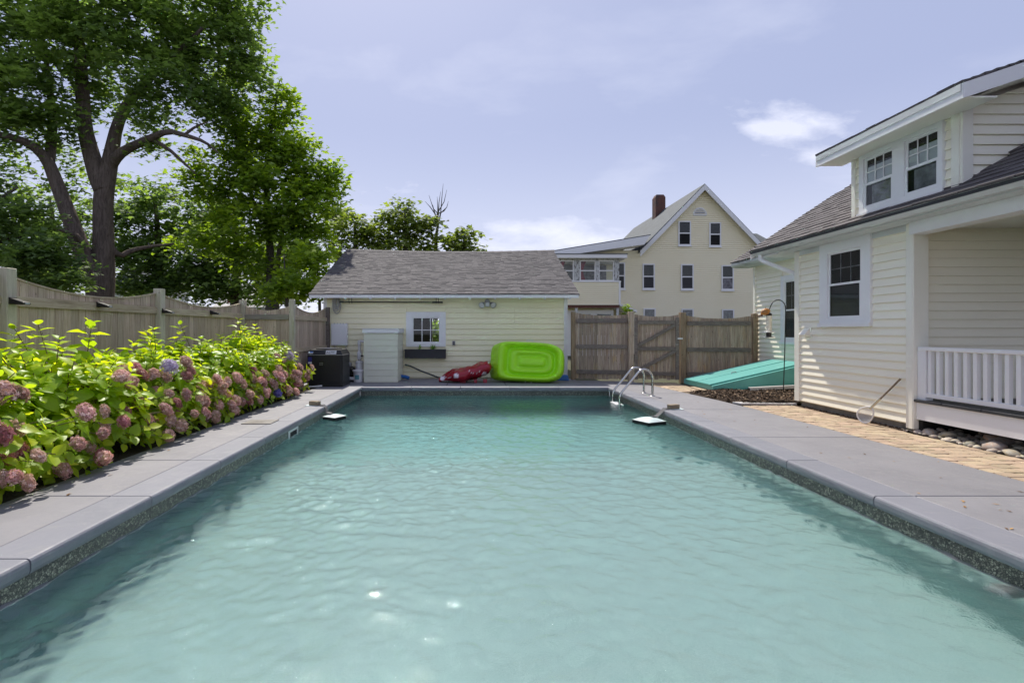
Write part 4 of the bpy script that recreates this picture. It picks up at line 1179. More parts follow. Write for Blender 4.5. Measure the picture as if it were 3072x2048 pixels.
fence_panel(gt, (P2[0] + .10, P2[1] - .03), (P3[0] - .10, P3[1] + .01), (1.86, 1.84), .06, .05, M['gate_v'], .105, (), M['gate_h'], seed=22, front=f_)
def gp(s, z): 
    a = Vector((P2[0] + .10, P2[1] - .03, 0)); b = Vector((P3[0] - .10, P3[1] + .01, 0)); return a + (b - a) * s + Vector((f_[0], f_[1], 0)) * .045 + Vector((0, 0, z))
for s in (.035, .965):
    m = MB(); m.beam(gp(s, .05), gp(s, 1.76), .09, .04, up=(f_[0], f_[1], 0)); m.build('stile', M['gate_h'], gt, center=True)
for z in (1.63, .90, .21):
    m = MB(); m.beam(gp(.08, z), gp(.92, z), .04, .10); m.build('rail', M['gate_h'], gt, center=True)
for z0_, z1_ in ((.98, 1.56), (.30, .84)):
    m = MB(); m.beam(gp(.08, z0_) + Vector((0, -.003, 0)), gp(.92, z1_) + Vector((0, -.003, 0)), .05, .085); m.build('brace', M['gate_h'], gt, center=True)
m = MB(); q = gp(.97, 1.20); m.box(q.x - .02, q.x + .12, q.y - .06, q.y - .035, 1.16, 1.205); m.build('latch', M['pvc'], gt, bev=.005)
m = MB(); q = gp(.93, 1.02); m.box(q.x - .02, q.x + .05, q.y - .06, q.y - .035, 1.01, 1.03); m.build('bolt', M['greymetal'], gt)
hf = thing('house_fence', 'brown board fence panel between gate and cream house', 'fence', (6.8, 14.15, 0))
fence_post(hf, *P3, 1.90, .15, M['gate_post'])
fence_post(hf, *P4, 1.86, .13, M['gate_post'])
(u_, f2_) = dirf(P3, P4)
fence_panel(hf, (P3[0] + .08, P3[1]), (P4[0] - .07, P4[1]), (1.82, 1.80), .08, .03, M['gate_v'], .105, ((1.60, 1.60, .12), (.88, .88, .11), (.21, .21, .11)), M['gate_h'], seed=23, front=f2_, railend=.03)

# ================================================================== CREAM HOUSE
HX = 6.10; HYA, HYB = 7.20, 9.65; WX = 7.80
house = thing('cream_house', 'cream vinyl sided house with dormer and porch beside the pool', 'house', (8, 8, 0))
def dbl_hung(parent, f, s0, s1, z0, z1, case=.11, grid=None, mid=None, sill=True, screen=True, back=True, blind=None, caseb=None, trim='white', lace=False):
    """a double hung window; s0..s1, z0..z1 is the sash opening"""
    wnd = part('window', parent, f.p((s0 + s1) / 2, 0, z0))
    mid = mid if mid else (z0 + z1) / 2
    cb = caseb if caseb is not None else case
    if case:
        mb = MB()
        f.box(mb, s0 - case, s0, 0, .055, z0 - cb, z1 + case); f.box(mb, s1, s1 + case, 0, .055, z0 - cb, z1 + case)
        f.box(mb, s0, s1, 0, .055, z1, z1 + case); f.box(mb, s0, s1, 0, .055, z0 - cb, z0)
        mb.build('casing', M[trim], wnd)
    if sill:
        mb = MB(); f.box(mb, s0 - case - .01, s1 + case + .01, .0555, .085, z0 - cb - .01, z0 - cb + .05); mb.build('sill', M['white'], wnd)
    t_ = .035
    for (a, b, tt, nm) in ((mid - t_ / 2, z1, .026, 'upper_sash'), (z0, mid + t_ / 2, .041, 'lower_sash')):
        mb = MB()
        f.box(mb, s0, s1, tt - .014, tt, b - t_, b); f.box(mb, s0, s1, tt - .014, tt, a, a + t_)
        f.box(mb, s0, s0 + t_, tt - .014, tt, a + t_, b - t_); f.box(mb, s1 - t_, s1, tt - .014, tt, a + t_, b - t_)
        mb.build(nm, M['white'], wnd)
        mb = MB(); f.box(mb, s0 + t_, s1 - t_, tt - .011, tt - .008, a + t_, b - t_)
        mb.build('pane', M['glass'], wnd)
    if grid:
        gx, gz = grid; a, b = mid + t_ / 2, z1 - t_; w_ = s1 - s0 - 2 * t_
        for i in range(1, gx):
            mb = MB(); s = s0 + t_ + w_ * i / gx; f.box(mb, s - .008, s + .008, .0075, .0125, a, b); mb.build('muntin', M['lace'], wnd)
        for i in range(1, gz):
            mb = MB(); zz = a + (b - a) * i / gz; f.box(mb, s0 + t_, s1 - t_, .0075, .0120, zz - .008, zz + .008); mb.build('muntin', M['lace'], wnd)
    mb = MB(); f.box(mb, s0, s1, .0005, .004, z0, z1); mb.build('dark_room', M['dark'], wnd)  # thin backing board, the room's darkness put into its colour
    if screen:
        mb = MB(); f.box(mb, s0 + t_, s1 - t_, .0085, .010, z0 + t_, mid - t_ / 2); mb.build('screen', M['lace'] if lace else M['screen'], wnd)
    if blind:
        mb = MB(); f.box(mb, s0 + .02, s1 - .02, .0045, .008, blind[0], blind[1]); mb.build('blind', M['blind'], wnd)
    return wnd
def lap_wall(parent, f, s0, s1, z0, z1, expo, mat, holes=(), tb=.030, tt=.004, clip=None, name='siding_board'):
    z = z0
    while z < z1 - .01:
        za = min(z + expo, z1)
        segs = [(s0, s1)]
        for (h0, h1, k0, k1) in holes:
            if za > k0 + .004 and z < k1 - .004:
                segs = [q for (a, b) in segs for q in ((a, min(b, h0)), (max(a, h1), b)) if q[1] - q[0] > .015]
        for a, b in segs:
            ab, bb, at_, bt = a, b, a, b
            if clip:
                c0b, c1b = clip(z); c0t, c1t = clip(za)
                ab, bb, at_, bt = max(a, c0b), min(b, c1b), max(a, c0t), min(b, c1t)
                if bb - ab < .03: continue
                if bt - at_ < .01: at_ = bt = (at_ + bt) / 2
            mb = MB(); f.lap(mb, ab, bb, at_, bt, z, za - .001, tb, tt); mb.build(name, mat, parent, center=True)
        z += expo
EVX, EVZ, SLP = 5.66, 2.99, 0.66           # main eave line and roof slope
# bay wall (faces the pool)
fw = Fr((HX, HYB), (0, -1), (-1, 0)); BW = HYB - HYA
m = MB(); m.box(HX + .002, 6.30, HYA, HYB, .10, 3.2); m.box(6.3, WX + .2, HYB - .08, HYB, .10, 3.2); m.build('wall', M['cream'], house)
w0, w1, z0w, z1w = .88, 1.62, 1.60, 2.70
lap_wall(house, fw, .10, BW - .0, .12, 2.86, .1205, M['cream'], holes=((w0 - .20, w1 + .20, z0w - .13, 3.0),))
dbl_hung(house, fw, w0, w1, z0w, z1w, case=.20, grid=(3, 2), mid=2.16, caseb=.13)
m = MB(); fw.box(m, 0, .10, .0, .042, .10, 2.86); m.box(HX - .042, HX + .1, HYB + .001, HYB + .03, .10, 2.86); m.build('corner_board', M['creamtrim'], house)
m = MB(); m.box(HX - .05, HX + .16, HYA - .13, HYA - .002, .05, 2.88); m.build('corner_post', M['creamtrim'], house, bev=.006, seg=1)
m = MB(); m.box(HX - .055, HX - .012, HYA - .115, HYA - .055, .052, 2.87); m.build('corner_post_face', M['creamtrim'], house)
m = MB(); m.box(HX + .06, 6.5, HYA + .02, HYB - .02, -.05, .12); m.build('foundation', M['concrete'], house)
# dryer vent
v_ = part('dryer_vent', house, (HX, 9.3, 1.3))
m = MB(); m.hexa([(HX - .14, 9.26, 1.315), (HX - .14, 9.42, 1.315), (HX - .02, 9.42, 1.30), (HX - .02, 9.26, 1.30), (HX - .13, 9.26, 1.335), (HX - .13, 9.42, 1.335), (HX - .02, 9.42, 1.45), (HX - .02, 9.26, 1.45)]); m.build('hood', M['creamtrim'], v_, bev=.006, seg=1)
m = MB(); m.box(HX - .024, HX - .015, 9.23, 9.45, 1.27, 1.47); m.build('flange', M['creamtrim'], v_)
# porch end wall (faces the camera side)
fp = Fr((HX + .16, HYA), (1, 0), (0, -1))
m = MB(); m.box(6.302, 10.5, HYA + .002, HYA + .2, .1, 3.0); m.build('porch_wall', M['cream'], house)
lap_wall(house, fp, .0, 4.2, .47, 2.80, .1205, M['cream'])
# porch
m = MB(); m.box(6.10, 10.5, .4, HYA - .01, .425, .452); m.build('porch_floor', M['porchfloor'], house)
for k in range(12):
    ya, yb = HYA - .02 - .52 * k, HYA - .02 - .52 * (k + 1) + .006
    m = MB(); m.box(6.055, 6.16, yb, ya, .424, .462); m.build('floor_edge_board', M['porchfloor'], house, bev=.005, seg=1, center=True)
m = MB(); m.box(6.085, 6.11, .4, HYA - .135, .19, .42); m.build('skirt_board', M['white'], house)
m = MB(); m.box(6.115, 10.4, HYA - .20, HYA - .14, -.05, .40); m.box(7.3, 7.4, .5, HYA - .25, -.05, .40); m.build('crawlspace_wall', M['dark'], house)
m = MB(); m.box(5.98, 6.20, .3, HYA - .14, 2.70, 2.865); m.build('porch_beam', M['white'], house)
m = MB(); m.box(6.21, 10.5, .3, HYA, 2.82, 2.85); m.build('porch_ceiling', M['creamtrim'], house)
m = MB(); m.box(9.0, 9.14, .9, 1.04, .46, 2.82); m.build('porch_column', M['white'], house)  # unseen; this side left open to let more sky light onto the end wall
m = MB(); m.box(6.02, 6.16, .9, 1.04, .46, 2.70); m.build('porch_column', M['white'], house)
rl = part('porch_railing', house, (6.14, 4, .46))
m = MB(); m.box(6.09, 6.19, 1.04, HYA - .14, 1.125, 1.175); m.build('top_rail', M['white'], rl, bev=.008, seg=1)
m = MB(); m.box(6.105, 6.175, 1.04, HYA - .14, .50, .56); m.build('bottom_rail', M['white'], rl, bev=.006, seg=1)
m = MB(); m.box(6.10, 6.20, HYA - .26, HYA - .135, .46, 1.125); m.build('newel', M['white'], rl)
for k in range(44):
    y = HYA - .30 - .1245 * k
    if y < 1.15: break
    m = MB(); m.box(6.117, 6.163, y - .024, y + .024, .56, 1.125); m.build('baluster', M['white'], rl)
# eave: gutter, soffit, frieze
m = MB()
prof_g = [(EVX - .01, 3.005), (EVX - .02, 2.99), (EVX - .015, 2.93), (EVX + .03, 2.885), (EVX + .10, 2.882), (EVX + .10, 3.0), (EVX + .088, 3.0), (EVX + .088, 2.895), (EVX + .034, 2.898), (EVX + .0, 2.935), (EVX - .005, 2.99)]
m.prism([(x, .2, z) for x, z in prof_g], (0, 10.42 - .2, 0)); m.build('gutter', M['gutter'], house)
m = MB(); m.box(EVX - .02, EVX + .1, 10.42, 10.424, 2.885, 3.0); m.build('gutter_end_cap', M['white'], house)
m = MB(); m.box(EVX + .102, HX + .3, .2, 10.40, 2.868, 2.884); m.build('soffit', M['gutter'], house)
m = MB(); m.box(EVX + .101, EVX + .125, .2, 10.41, 2.886, 3.03); m.build('fascia', M['white'], house)
m = MB(); m.box(HX - .03, HX + .0, HYA, HYB + .03, 2.78, 2.866); m.build('frieze', M['gutter'], house)
# downspout
m = MB(); pth = [(EVX + .05, 10.2, 2.885), (EVX + .05, 10.2, 2.80), (EVX + .08, 10.15, 2.755), (6.10, 9.82, 2.50), (6.16, 9.76, 2.44), (6.17, 9.75, 2.3), (6.17, 9.75, .2)]
m.tube(pth, .042, 8); m.build('downspout', M['white'], house, smooth=True)
# main roof
mr = part('roof', house, (EVX, 5, EVZ))
Lr = 4.6; cs = math.cos(math.atan(SLP)); sn = math.sin(math.atan(SLP))
m = MB(); RYE = 10.45
m.hexa([(EVX - .02, .2, EVZ - .06), (EVX - .02, RYE - .01, EVZ - .06), (EVX + Lr * cs, RYE - .01, EVZ - .06 + Lr * sn), (EVX + Lr * cs, .2, EVZ - .06 + Lr * sn), (EVX - .02, .2, EVZ - .02), (EVX - .02, RYE - .01, EVZ - .02), (EVX + Lr * cs, RYE - .01, EVZ - .02 + Lr * sn), (EVX + Lr * cs, .2, EVZ - .02 + Lr * sn)])
m.build('roof_deck', M['charcoal'], mr)
DYA, DYB = 6.19, 7.935; DX = 5.88
def in_dormer(w_, l_):
    y = RYE - w_; x = EVX + l_ * cs
    return DYA - .02 < y < DYB + .02 and x > 5.96
mb = MB(); shingle_field(mb, (EVX - .035, RYE, EVZ - .01), (0, -1, 0), (cs, 0, sn), (-sn, 0, cs), RYE - 3.4, Lr, .135, 33, None, skip=in_dormer)
mb.build('shingles', M['shingle2'], mr, stuff=True)
m = MB(); m.hexa([(EVX + .0, RYE - .012, EVZ - .16), (EVX + .0, RYE + .012, EVZ - .16), (EVX + Lr * cs, RYE + .012, EVZ - .16 + Lr * sn), (EVX + Lr * cs, RYE - .012, EVZ - .16 + Lr * sn), (EVX + .0, RYE - .012, EVZ - .04), (EVX + .0, RYE + .012, EVZ - .04), (EVX + Lr * cs, RYE + .012, EVZ - .04 + Lr * sn), (EVX + Lr * cs, RYE - .012, EVZ - .04 + Lr * sn)])
m.build('rake_board', M['white'], mr)
m = MB(); m.prism([(6.3, HYB - .04, 2.9), (9.6, HYB - .04, 2.9), (9.6, HYB - .04, EVZ - .1 + (9.6 - EVX) * SLP), (6.3, HYB - .04, EVZ - .1 + (6.3 - EVX) * SLP)], (0, .04, 0)); m.build('gable_wall', M['cream'], house)
m = MB(); m.prism([(EVX + .1, HYB + .035, EVZ - .15), (EVX + .1, RYE - .02, EVZ - .15), (9.4, RYE - .02, EVZ - .15 + (9.3 - EVX) * SLP), (9.4, HYB + .035, EVZ - .15 + (9.3 - EVX) * SLP)], (0, 0, .02)); m.build('rake_soffit', M['white'], house)
# dormer
dm = part('dormer', house, (5.88, 7.1, 3.0))
DT = 4.035
m = MB(); m.box(DX + .002, 9.2, DYA + .002, DYB, 2.90, DT); m.prism([(DX + .002, DYA + .002, DT), (9.2, DYA + .002, DT), (9.2, DYA + .002, DT + (9.2 - DX) * .34)], (0, DYB - DYA - .004, 0)); m.build('wall', M['cream'], dm)
fd = Fr((DX, DYB), (0, -1), (-1, 0)); DW = DYB - DYA
lap_wall(dm, fd, .07, DW - .10, 3.13, DT - .0, .1205, M['cream'], holes=((.17, DW - .22, 3.0, 4.3),))
for a, b in ((0, .07), (DW - .10, DW)):
    m = MB(); fd.box(m, a, b, 0, 0.042, 3.06, DT); m.build('corner_board', M['creamtrim'], dm)
fs2 = Fr((DX, DYA), (1, 0), (0, -1))
m = MB(); fs2.box(m, -.03, .09, 0.001, .042, 3.10, DT + .03); m.build('corner_board', M['creamtrim'], dm)
lap_wall(dm, fs2, .09, 2.8, 3.13, 5.0, .1205, M['cream'], clip=lambda z: (max(.09, (z - (DT + .02)) / .34), (z - EVZ) / SLP + EVX - DX + .02))
# pair of windows in one casing
s_a = DYB - 7.68; s_b = DYB - 7.155; s_c = DYB - 6.96; s_d = DYB - 6.455
ZA, ZB = 3.20, 3.93
m = MB()
fd.box(m, .17, s_a, 0, .055, 3.09, DT - .005); fd.box(m, s_b, s_c, 0, .055, 3.09, DT - .005); fd.box(m, s_d, DW - .20, 0, .055, 3.09, DT - .005)
fd.box(m, s_a, s_b, 0, .055, ZB, DT - .005); fd.box(m, s_a, s_b, 0, .055, 3.09, ZA); fd.box(m, s_c, s_d, 0, .055, ZB, DT - .005); fd.box(m, s_c, s_d, 0, .055, 3.09, ZA)
m.build('casing', M['white'], dm)
m = MB(); fd.box(m, .15, DW - .18, .0555, .08, 3.09, 3.135); m.build('sill', M['white'], dm)
def dormer_window(a, b):
    mid = 3.545; t_ = .035
    w_ = part('window', house, fd.p(a, 0, ZA))
    for (z0, z1, tt, nm) in ((mid - t_ / 2, ZB, .026, 'upper_sash'), (ZA, mid + t_ / 2, .041, 'lower_sash')):
        mb = MB()
        fd.box(mb, a, b, tt - .014, tt, z1 - t_, z1); fd.box(mb, a, b, tt - .014, tt, z0, z0 + t_)
        fd.box(mb, a, a + t_, tt - .014, tt, z0 + t_, z1 - t_); fd.box(mb, b - t_, b, tt - .014, tt, z0 + t_, z1 - t_)
        mb.build(nm, M['white'], w_)
        mb = MB(); fd.box(mb, a + t_, b - t_, tt - .011, tt - .008, z0 + t_, z1 - t_); mb.build('pane', M['glass'], w_)
    for i in (1, 2):
        s = a + t_ + (b - a - 2 * t_) * i / 3
        mb = MB(); fd.box(mb, s - .008, s + .008, .0185, .0245, mid + t_ / 2, ZB - t_); mb.build('muntin', M['white'], w_)
    zz = (mid + ZB) / 2 - .02
    mb = MB(); fd.box(mb, a + t_, b - t_, .0185, .0240, zz - .008, zz + .008); mb.build('muntin', M['white'], w_)
    mb = MB(); fd.box(mb, a, b, .0005, .004, ZA, ZB); mb.build('dark_room', M['dark'], w_)  # flat board coloured as the unlit room behind the sashes
    mb = MB(); fd.box(mb, a + .03, b - .03, .0045, .008, mid, mid + .25); mb.build('blind', M['blind'], w_)
    mb = MB(); fd.box(mb, a + .11, b - .03, .0045, .008, ZA + .03, mid - .03); mb.build('curtain', M['lace'], w_)
dormer_window(s_a, s_b); dormer_window(s_c, s_d)
# dormer roof
DFX = 5.50; dy0, dy1 = 5.775, 8.19; dzf = 4.005
m = MB()
def dz(x): return dzf + (x - DFX) * .34
m.hexa([(DFX, dy0, dz(DFX) + .10), (DFX, dy1, dz(DFX) + .10), (9.4, dy1, dz(9.4) + .10), (9.4, dy0, dz(9.4) + .10), (DFX, dy0, dz(DFX) + .15), (DFX, dy1, dz(DFX) + .15), (9.4, dy1, dz(9.4) + .15), (9.4, dy0, dz(9.4) + .15)])
dr = m.build('dormer_roof', M['white'], dm)
mb = MB(); u9 = math.atan(.34); shingle_field(mb, (DFX - .03, dy1 + .025, dz(DFX) + .155), (0, -1, 0), (math.cos(u9), 0, math.sin(u9)), (-math.sin(u9), 0, math.cos(u9)), dy1 - dy0 + .05, 3.6, .135, 37)
mb.build('shingles', M['shingle2'], dr, stuff=True)
m = MB(); m.box(DFX - .025, DFX - .002, dy0, dy1, dzf - .025, dzf + .135); m.build('fascia', M['white'], dr)
m = MB(); m.box(DFX - .034, DFX - .026, dy0, dy1, dzf + .06, dzf + .14); m.build('fascia_trim', M['gutter'], dr)
for y_ in (dy0 - .022, dy1 + .001):
    m = MB(); m.hexa([(DFX - .025, y_, dz(DFX) - .03), (DFX - .025, y_ + .02, dz(DFX) - .03), (9.4, y_ + .02, dz(9.4) - .03), (9.4, y_, dz(9.4) - .03), (DFX - .025, y_, dz(DFX) + .14), (DFX - .025, y_ + .02, dz(DFX) + .14), (9.4, y_ + .02, dz(9.4) + .14), (9.4, y_, dz(9.4) + .14)])
    m.build('rake_board', M['white'], dr)
m = MB(); m.box(DFX, DX - .002, dy0, dy1, dzf - .012, dzf + .004); m.build('soffit', M['creamtrim'], dr)
m = MB(); m.hexa([(DX, dy0, dz(DX) - .02), (DX, DYA, dz(DX) - .02), (9.3, DYA, dz(9.3) - .02), (9.3, dy0, dz(9.3) - .02), (DX, dy0, dz(DX) - .005), (DX, DYA, dz(DX) - .005), (9.3, DYA, dz(9.3) - .005), (9.3, dy0, dz(9.3) - .005)]); m.build('soffit', M['creamtrim'], dr)

# rear wing
WYB = 14.2
wing = Fr((WX, WYB), (0, -1), (-1, 0))
m = MB(); m.box(WX + .002, WX + .2, HYB + .05, WYB, .05, 3.5); m.build('wing_wall', M['cream'], house)
lap_wall(house, wing, .09, WYB - HYB - .05, .12, 3.42, .1205, M['cream'], holes=((1.27, 2.25, 1.08, 2.78),))
dbl_hung(house, wing, 1.40, 2.12, 1.20, 2.62, case=.13, grid=(3, 2), mid=1.90, caseb=.12)
m = MB(); wing.box(m, 0, .09, .0, .042, .05, 3.42); m.box(WX - .032, WX + .2, WYB + .001, WYB + .03, .05, 3.42); m.build('corner_board', M['creamtrim'], house)
WEX, WEZ = 7.34, 3.30
wr_ = part('wing_roof', house, (WEX, 12, WEZ))
m = MB(); La = 3.6; y0_, y1_ = RYE + .02, 14.55
m.hexa([(WEX, y0_, WEZ - .06), (WEX, y1_, WEZ - .06), (WEX + La * cs, y1_, WEZ - .06 + La * sn), (WEX + La * cs, y0_, WEZ - .06 + La * sn), (WEX, y0_, WEZ - .02), (WEX, y1_, WEZ - .02), (WEX + La * cs, y1_, WEZ - .02 + La * sn), (WEX + La * cs, y0_, WEZ - .02 + La * sn)]); m.build('roof_deck', M['white'], wr_)
mb = MB(); shingle_field(mb, (WEX - .03, y1_ + .02, WEZ - .01), (0, -1, 0), (cs, 0, sn), (-sn, 0, cs), y1_ - y0_, La, .135, 41); mb.build('shingles', M['shingle2'], wr_, stuff=True)
m = MB(); m.prism([(x - EVX + WEX, y0_, z + .27) for x, z in prof_g], (0, y1_ - y0_, 0)); m.build('gutter', M['gutter'], wr_)
m = MB(); m.box(WEX + .102, WX, y0_, y1_, 3.14, 3.155); m.build('soffit', M['gutter'], wr_)
m = MB(); m.box(WEX + .101, WEX + .124, y0_, y1_, 3.157, 3.29); m.build('fascia', M['white'], wr_)

# ================================================================== THINGS BY THE HOUSE
# cellar bulkhead
t = thing('cellar_bulkhead', 'sloping teal steel cellar bulkhead doors against the house wall', 'cellar door', (6.6, 12.6, 0))
bx0, bx1, by0, by1, bz0, bz1 = 5.55, 7.77, 11.85, 13.45, .13, .64
def bz(x): return bz0 + (bz1 - bz0) * (x - bx0) / (bx1 - bx0)
m = MB(); m.hexa([(bx0 + .05, by0 + .03, -.05), (bx1, by0 + .03, -.05), (bx1, by1 - .03, -.05), (bx0 + .05, by1 - .03, -.05), (bx0 + .05, by0 + .03, .05), (bx1, by0 + .03, .08), (bx1, by1 - .03, .08), (bx0 + .05, by1 - .03, .05)]); m.build('footing', M['concrete'], t)
m = MB(); m.hexa([(bx0, by0, .03), (bx1, by0, .09), (bx1, by1, .09), (bx0, by1, .03), (bx0, by0, bz0), (bx1, by0, bz1), (bx1, by1, bz1), (bx0, by1, bz0)]); m.build('frame', M['teal'], t)
ym = (by0 + by1) / 2
for a, b, nm in ((by0 + .10, ym - .012, 'door_leaf'), (ym + .012, by1 - .06, 'door_leaf')):
    m = MB(); m.hexa([(bx0 - .02, a, bz(bx0) + .003), (bx1 - .04, a, bz(bx1 - .04) + .003), (bx1 - .04, b, bz(bx1 - .04) + .003), (bx0 - .02, b, bz(bx0) + .003), (bx0 - .02, a, bz(bx0) + .035), (bx1 - .04, a, bz(bx1 - .04) + .035), (bx1 - .04, b, bz(bx1 - .04) + .035), (bx0 - .02, b, bz(bx0) + .035)])
    lf = m.build(nm, M['teal'], t, bev=.008, seg=1)
m = MB(); xh = bx0 + .85; m.tube([(xh - .06, ym - .08, bz(xh - .06) + .035), (xh - .05, ym - .08, bz(xh) + .065), (xh + .05, ym - .08, bz(xh) + .075), (xh + .06, ym - .08, bz(xh + .06) + .035)], .009, 8); m.build('handle', M['greymetal'], t)
m = MB(); m.beam((bx0 + .02, ym, bz(bx0) + .042), (bx1 - .05, ym, bz(bx1 - .05) + .042), .05, .012); m.build('centre_strip', M['teal'], t)
# wooden sill before the bulkhead
m = MB(); m.hexa([(5.38, 11.75, -.01), (5.52, 11.72, -.01), (5.52, 12.75, -.01), (5.40, 12.75, -.01), (5.38, 11.75, .022), (5.52, 11.72, .022), (5.52, 12.75, .022), (5.40, 12.75, .022)])
tag(m.build('plank', M['paver']), 'short tan plank lying before the low edge of the bulkhead', 'plank')
# mulch bed
mb = MB(); rr = random.Random(3)
gx_, gy_ = 34, 26
x0m, x1m, y0m, y1m = 4.98, 7.78, 9.78, 11.86
vs_ = []
for j in range(gy_ + 1):
    for i in range(gx_ + 1):
        x = x0m + (x1m - x0m) * i / gx_; y = y0m + (y1m - y0m) * j / gy_
        if i == 0: x = max(x, xr(y) + .01)
        h = .06 * min(1, (x - x0m) / .8) + .03 * mnoise.noise(Vector((x * 2, y * 2, 0))) + .012 * mnoise.noise(Vector((x * 9, y * 9, 1)))
        vs_.append((x, y, max(h, -.01) - .02 * (i == 0 or j == 0)))
mb.col = .25
mb.add(vs_, [(j * (gx_ + 1) + i, j * (gx_ + 1) + i + 1, (j + 1) * (gx_ + 1) + i + 1, (j + 1) * (gx_ + 1) + i) for j in range(gy_) for i in range(gx_)])
for k in range(5200):
    x = rr.uniform(x0m + .05, x1m); y = rr.uniform(y0m, y1m)
    if x < xr(y) + .02: continue
    h = .06 * min(1, (x - x0m) / .8) + .03 * mnoise.noise(Vector((x * 2, y * 2, 0))) + .004
    a = rr.uniform(0, PI); L = rr.uniform(.015, .05); W_ = rr.uniform(.006, .014); tl = rr.uniform(-.5, .5)
    d = Vector((math.cos(a), math.sin(a), tl)) * L; s_ = Vector((-math.sin(a), math.cos(a), rr.uniform(-.4, .4))) * W_
    c = Vector((x, y, max(h, 0) + .012))
    mb.col = min(1, rr.random() ** 1.3)
    mb.add([c - d - s_, c + d - s_, c + d + s_, c - d + s_], [(0, 1, 2, 3)])
o = mb.build('mulch_bed', M['mulch']); o['kind'] = 'stuff'
# gutter extension pipe
m = MB(); m.beam((6.28, 11.66, .085), (7.55, 11.60, .16), .10, .075)
t = thing('drain_pipe', 'white downspout pipe lying on the mulch beside the bulkhead', 'pipe', (6.9, 11.6, .04))
m.build('pipe', M['boardwhite'], t, bev=.01)
m = MB(); m.box(6.272, 6.277, 11.625, 11.695, .055, .115); m.build('mouth_shade', M['dark'], t)  # black plate on the solid pipe end, painted shade of the hollow
# white board at the bed edge
m = MB(); m.hexa([(5.09, 9.74, .0), (6.12, 9.70, .0), (6.12, 9.92, .0), (5.03, 9.94, .0), (5.09, 9.74, .035), (6.12, 9.70, .035), (6.12, 9.92, .035), (5.03, 9.94, .035)])
tag(m.build('edging_board', M['boardwhite'], bev=.004, seg=1), 'weathered white board lying between pavers and mulch', 'board')
def rock_mesh(seed, sub=2, n=.22):
    bm = bmesh.new(); bmesh.ops.create_icosphere(bm, subdivisions=sub, radius=1)
    off = Vector((seed * 7.3, seed * 3.1, 0))
    for v in bm.verts:
        k = 1 + n * mnoise.noise(v.co * 1.1 + off) + .08 * mnoise.noise(v.co * 3 + off)
        v.co *= k
    me = bpy.data.meshes.new('river_stone'); bm.to_mesh(me); bm.free()
    me.polygons.foreach_set('use_smooth', [True] * len(me.polygons))
    me.materials.append(M['stone'])
    return me
for (x, y, sx, sy, sz, lab) in ((5.92, 10.08, .15, .08, .025, 'flat grey stone slab by the corner of the bay wall'), (6.16, 9.98, .10, .06, .03, 'small broken tan stone under the bay wall corner')):
    o = link('flat_stone', rock_mesh(x, 2, .35), None, (x, y, sz * .7)); o.scale = (sx, sy, sz); tag(o, lab, 'stone')
# river stones under the porch
bed = link('stone_bed', None); bed['kind'] = 'structure'
m = MB(); m.add([(6.005, 1, -.02), (7.3, 1, -.02), (7.3, 7.2, -.02), (6.005, 7.2, -.02)], [(0, 1, 2, 3)]); m.build('bed_soil', M['soil'], bed)
rocks = [rock_mesh(k) for k in range(7)]
rr = random.Random(12)
placed = []
for k in range(3000):
    if len(placed) >= 260: break
    y = rr.uniform(4.2, 7.3); x = 6.05 + abs(rr.gauss(0, .22))
    if x > 7.0: continue
    r = rr.choice((.025, .03, .035, .045, .055, .07)) if len(placed) > 10 else rr.uniform(.085, .12)
    ok = all(math.hypot(x - a, y - b) > .70 * (r + c) for a, b, c in placed)
    if not ok or x - r < 5.985: continue
    placed.append((x, y, r))
    o = link('river_stone', rr.choice(rocks), bed, (x, y, r * .35 - .01 + .14 * max(0, x - 6.12)))
    o.scale = (r * rr.uniform(.9, 1.2), r * rr.uniform(1.0, 1.5), r * rr.uniform(.55, .8))
    o.rotation_euler = (rr.uniform(-.3, .3), rr.uniform(-.3, .3), rr.uniform(0, 6))
# strip of dirt and gravel along the bay foundation
mb = MB(); mb.col = .15
mb.add([(6.04, 7.2, -.008), (6.16, 7.2, -.008), (6.16, 9.7, -.008), (6.04, 9.7, -.008)], [(0, 1, 2, 3)])
for k in range(500):
    x = rr.uniform(6.03, 6.15); y = rr.uniform(7.15, 9.65); s_ = rr.uniform(.006, .018); c = Vector((x, y, .002)); mb.col = rr.random() ** .8
    mb.add([c + Vector((s_, 0, 0)), c + Vector((0, s_, 0)), c + Vector((-s_, 0, 0)), c + Vector((0, -s_, 0)), c + Vector((0, 0, s_))], [(0, 1, 4), (1, 2, 4), (2, 3, 4), (3, 0, 4)])
o = mb.build('gravel', M['mulch']); o['kind'] = 'stuff'

# bird feeder on its crook
px_, py_ = 6.86, 11.30
t = thing('shepherd_hook', 'tall black shepherd hook standing in the mulch', 'garden hook', (px_, py_, 0))
pts = [(px_ - .03, py_, .0), (px_, py_, .9), (px_ + .02, py_, 1.80)]
for a in np.linspace(0, PI * .88, 12): pts.append((px_ - .145 + .165 * math.cos(a), py_, 1.88 + .19 * math.sin(a)))
pts += [(px_ - .335, py_, 1.86), (px_ - .355, py_, 1.83), (px_ - .40, py_, 1.83), (px_ - .43, py_, 1.90)]
m = MB(); m.tube(pts, .010, 8); m.build('rod', M['poleblack'], t, smooth=True)
m = MB(); m.tube([(px_ - .03, py_, .12), (px_ - .16, py_ + .02, .115), (px_ - .17, py_ + .02, .03)], .007, 6); m.build('step', M['poleblack'], t)
fx = px_ - .345
t = thing('bird_feeder', 'clear tube bird feeder with orange bird ornament hanging from the hook', 'bird feeder', (fx, py_, 1.2))
m = MB(); m.lathe([(.057, 1.36), (.057, 1.735)], (fx, py_, 0), 18); m.build('tube', M['seed'], t, smooth=True)
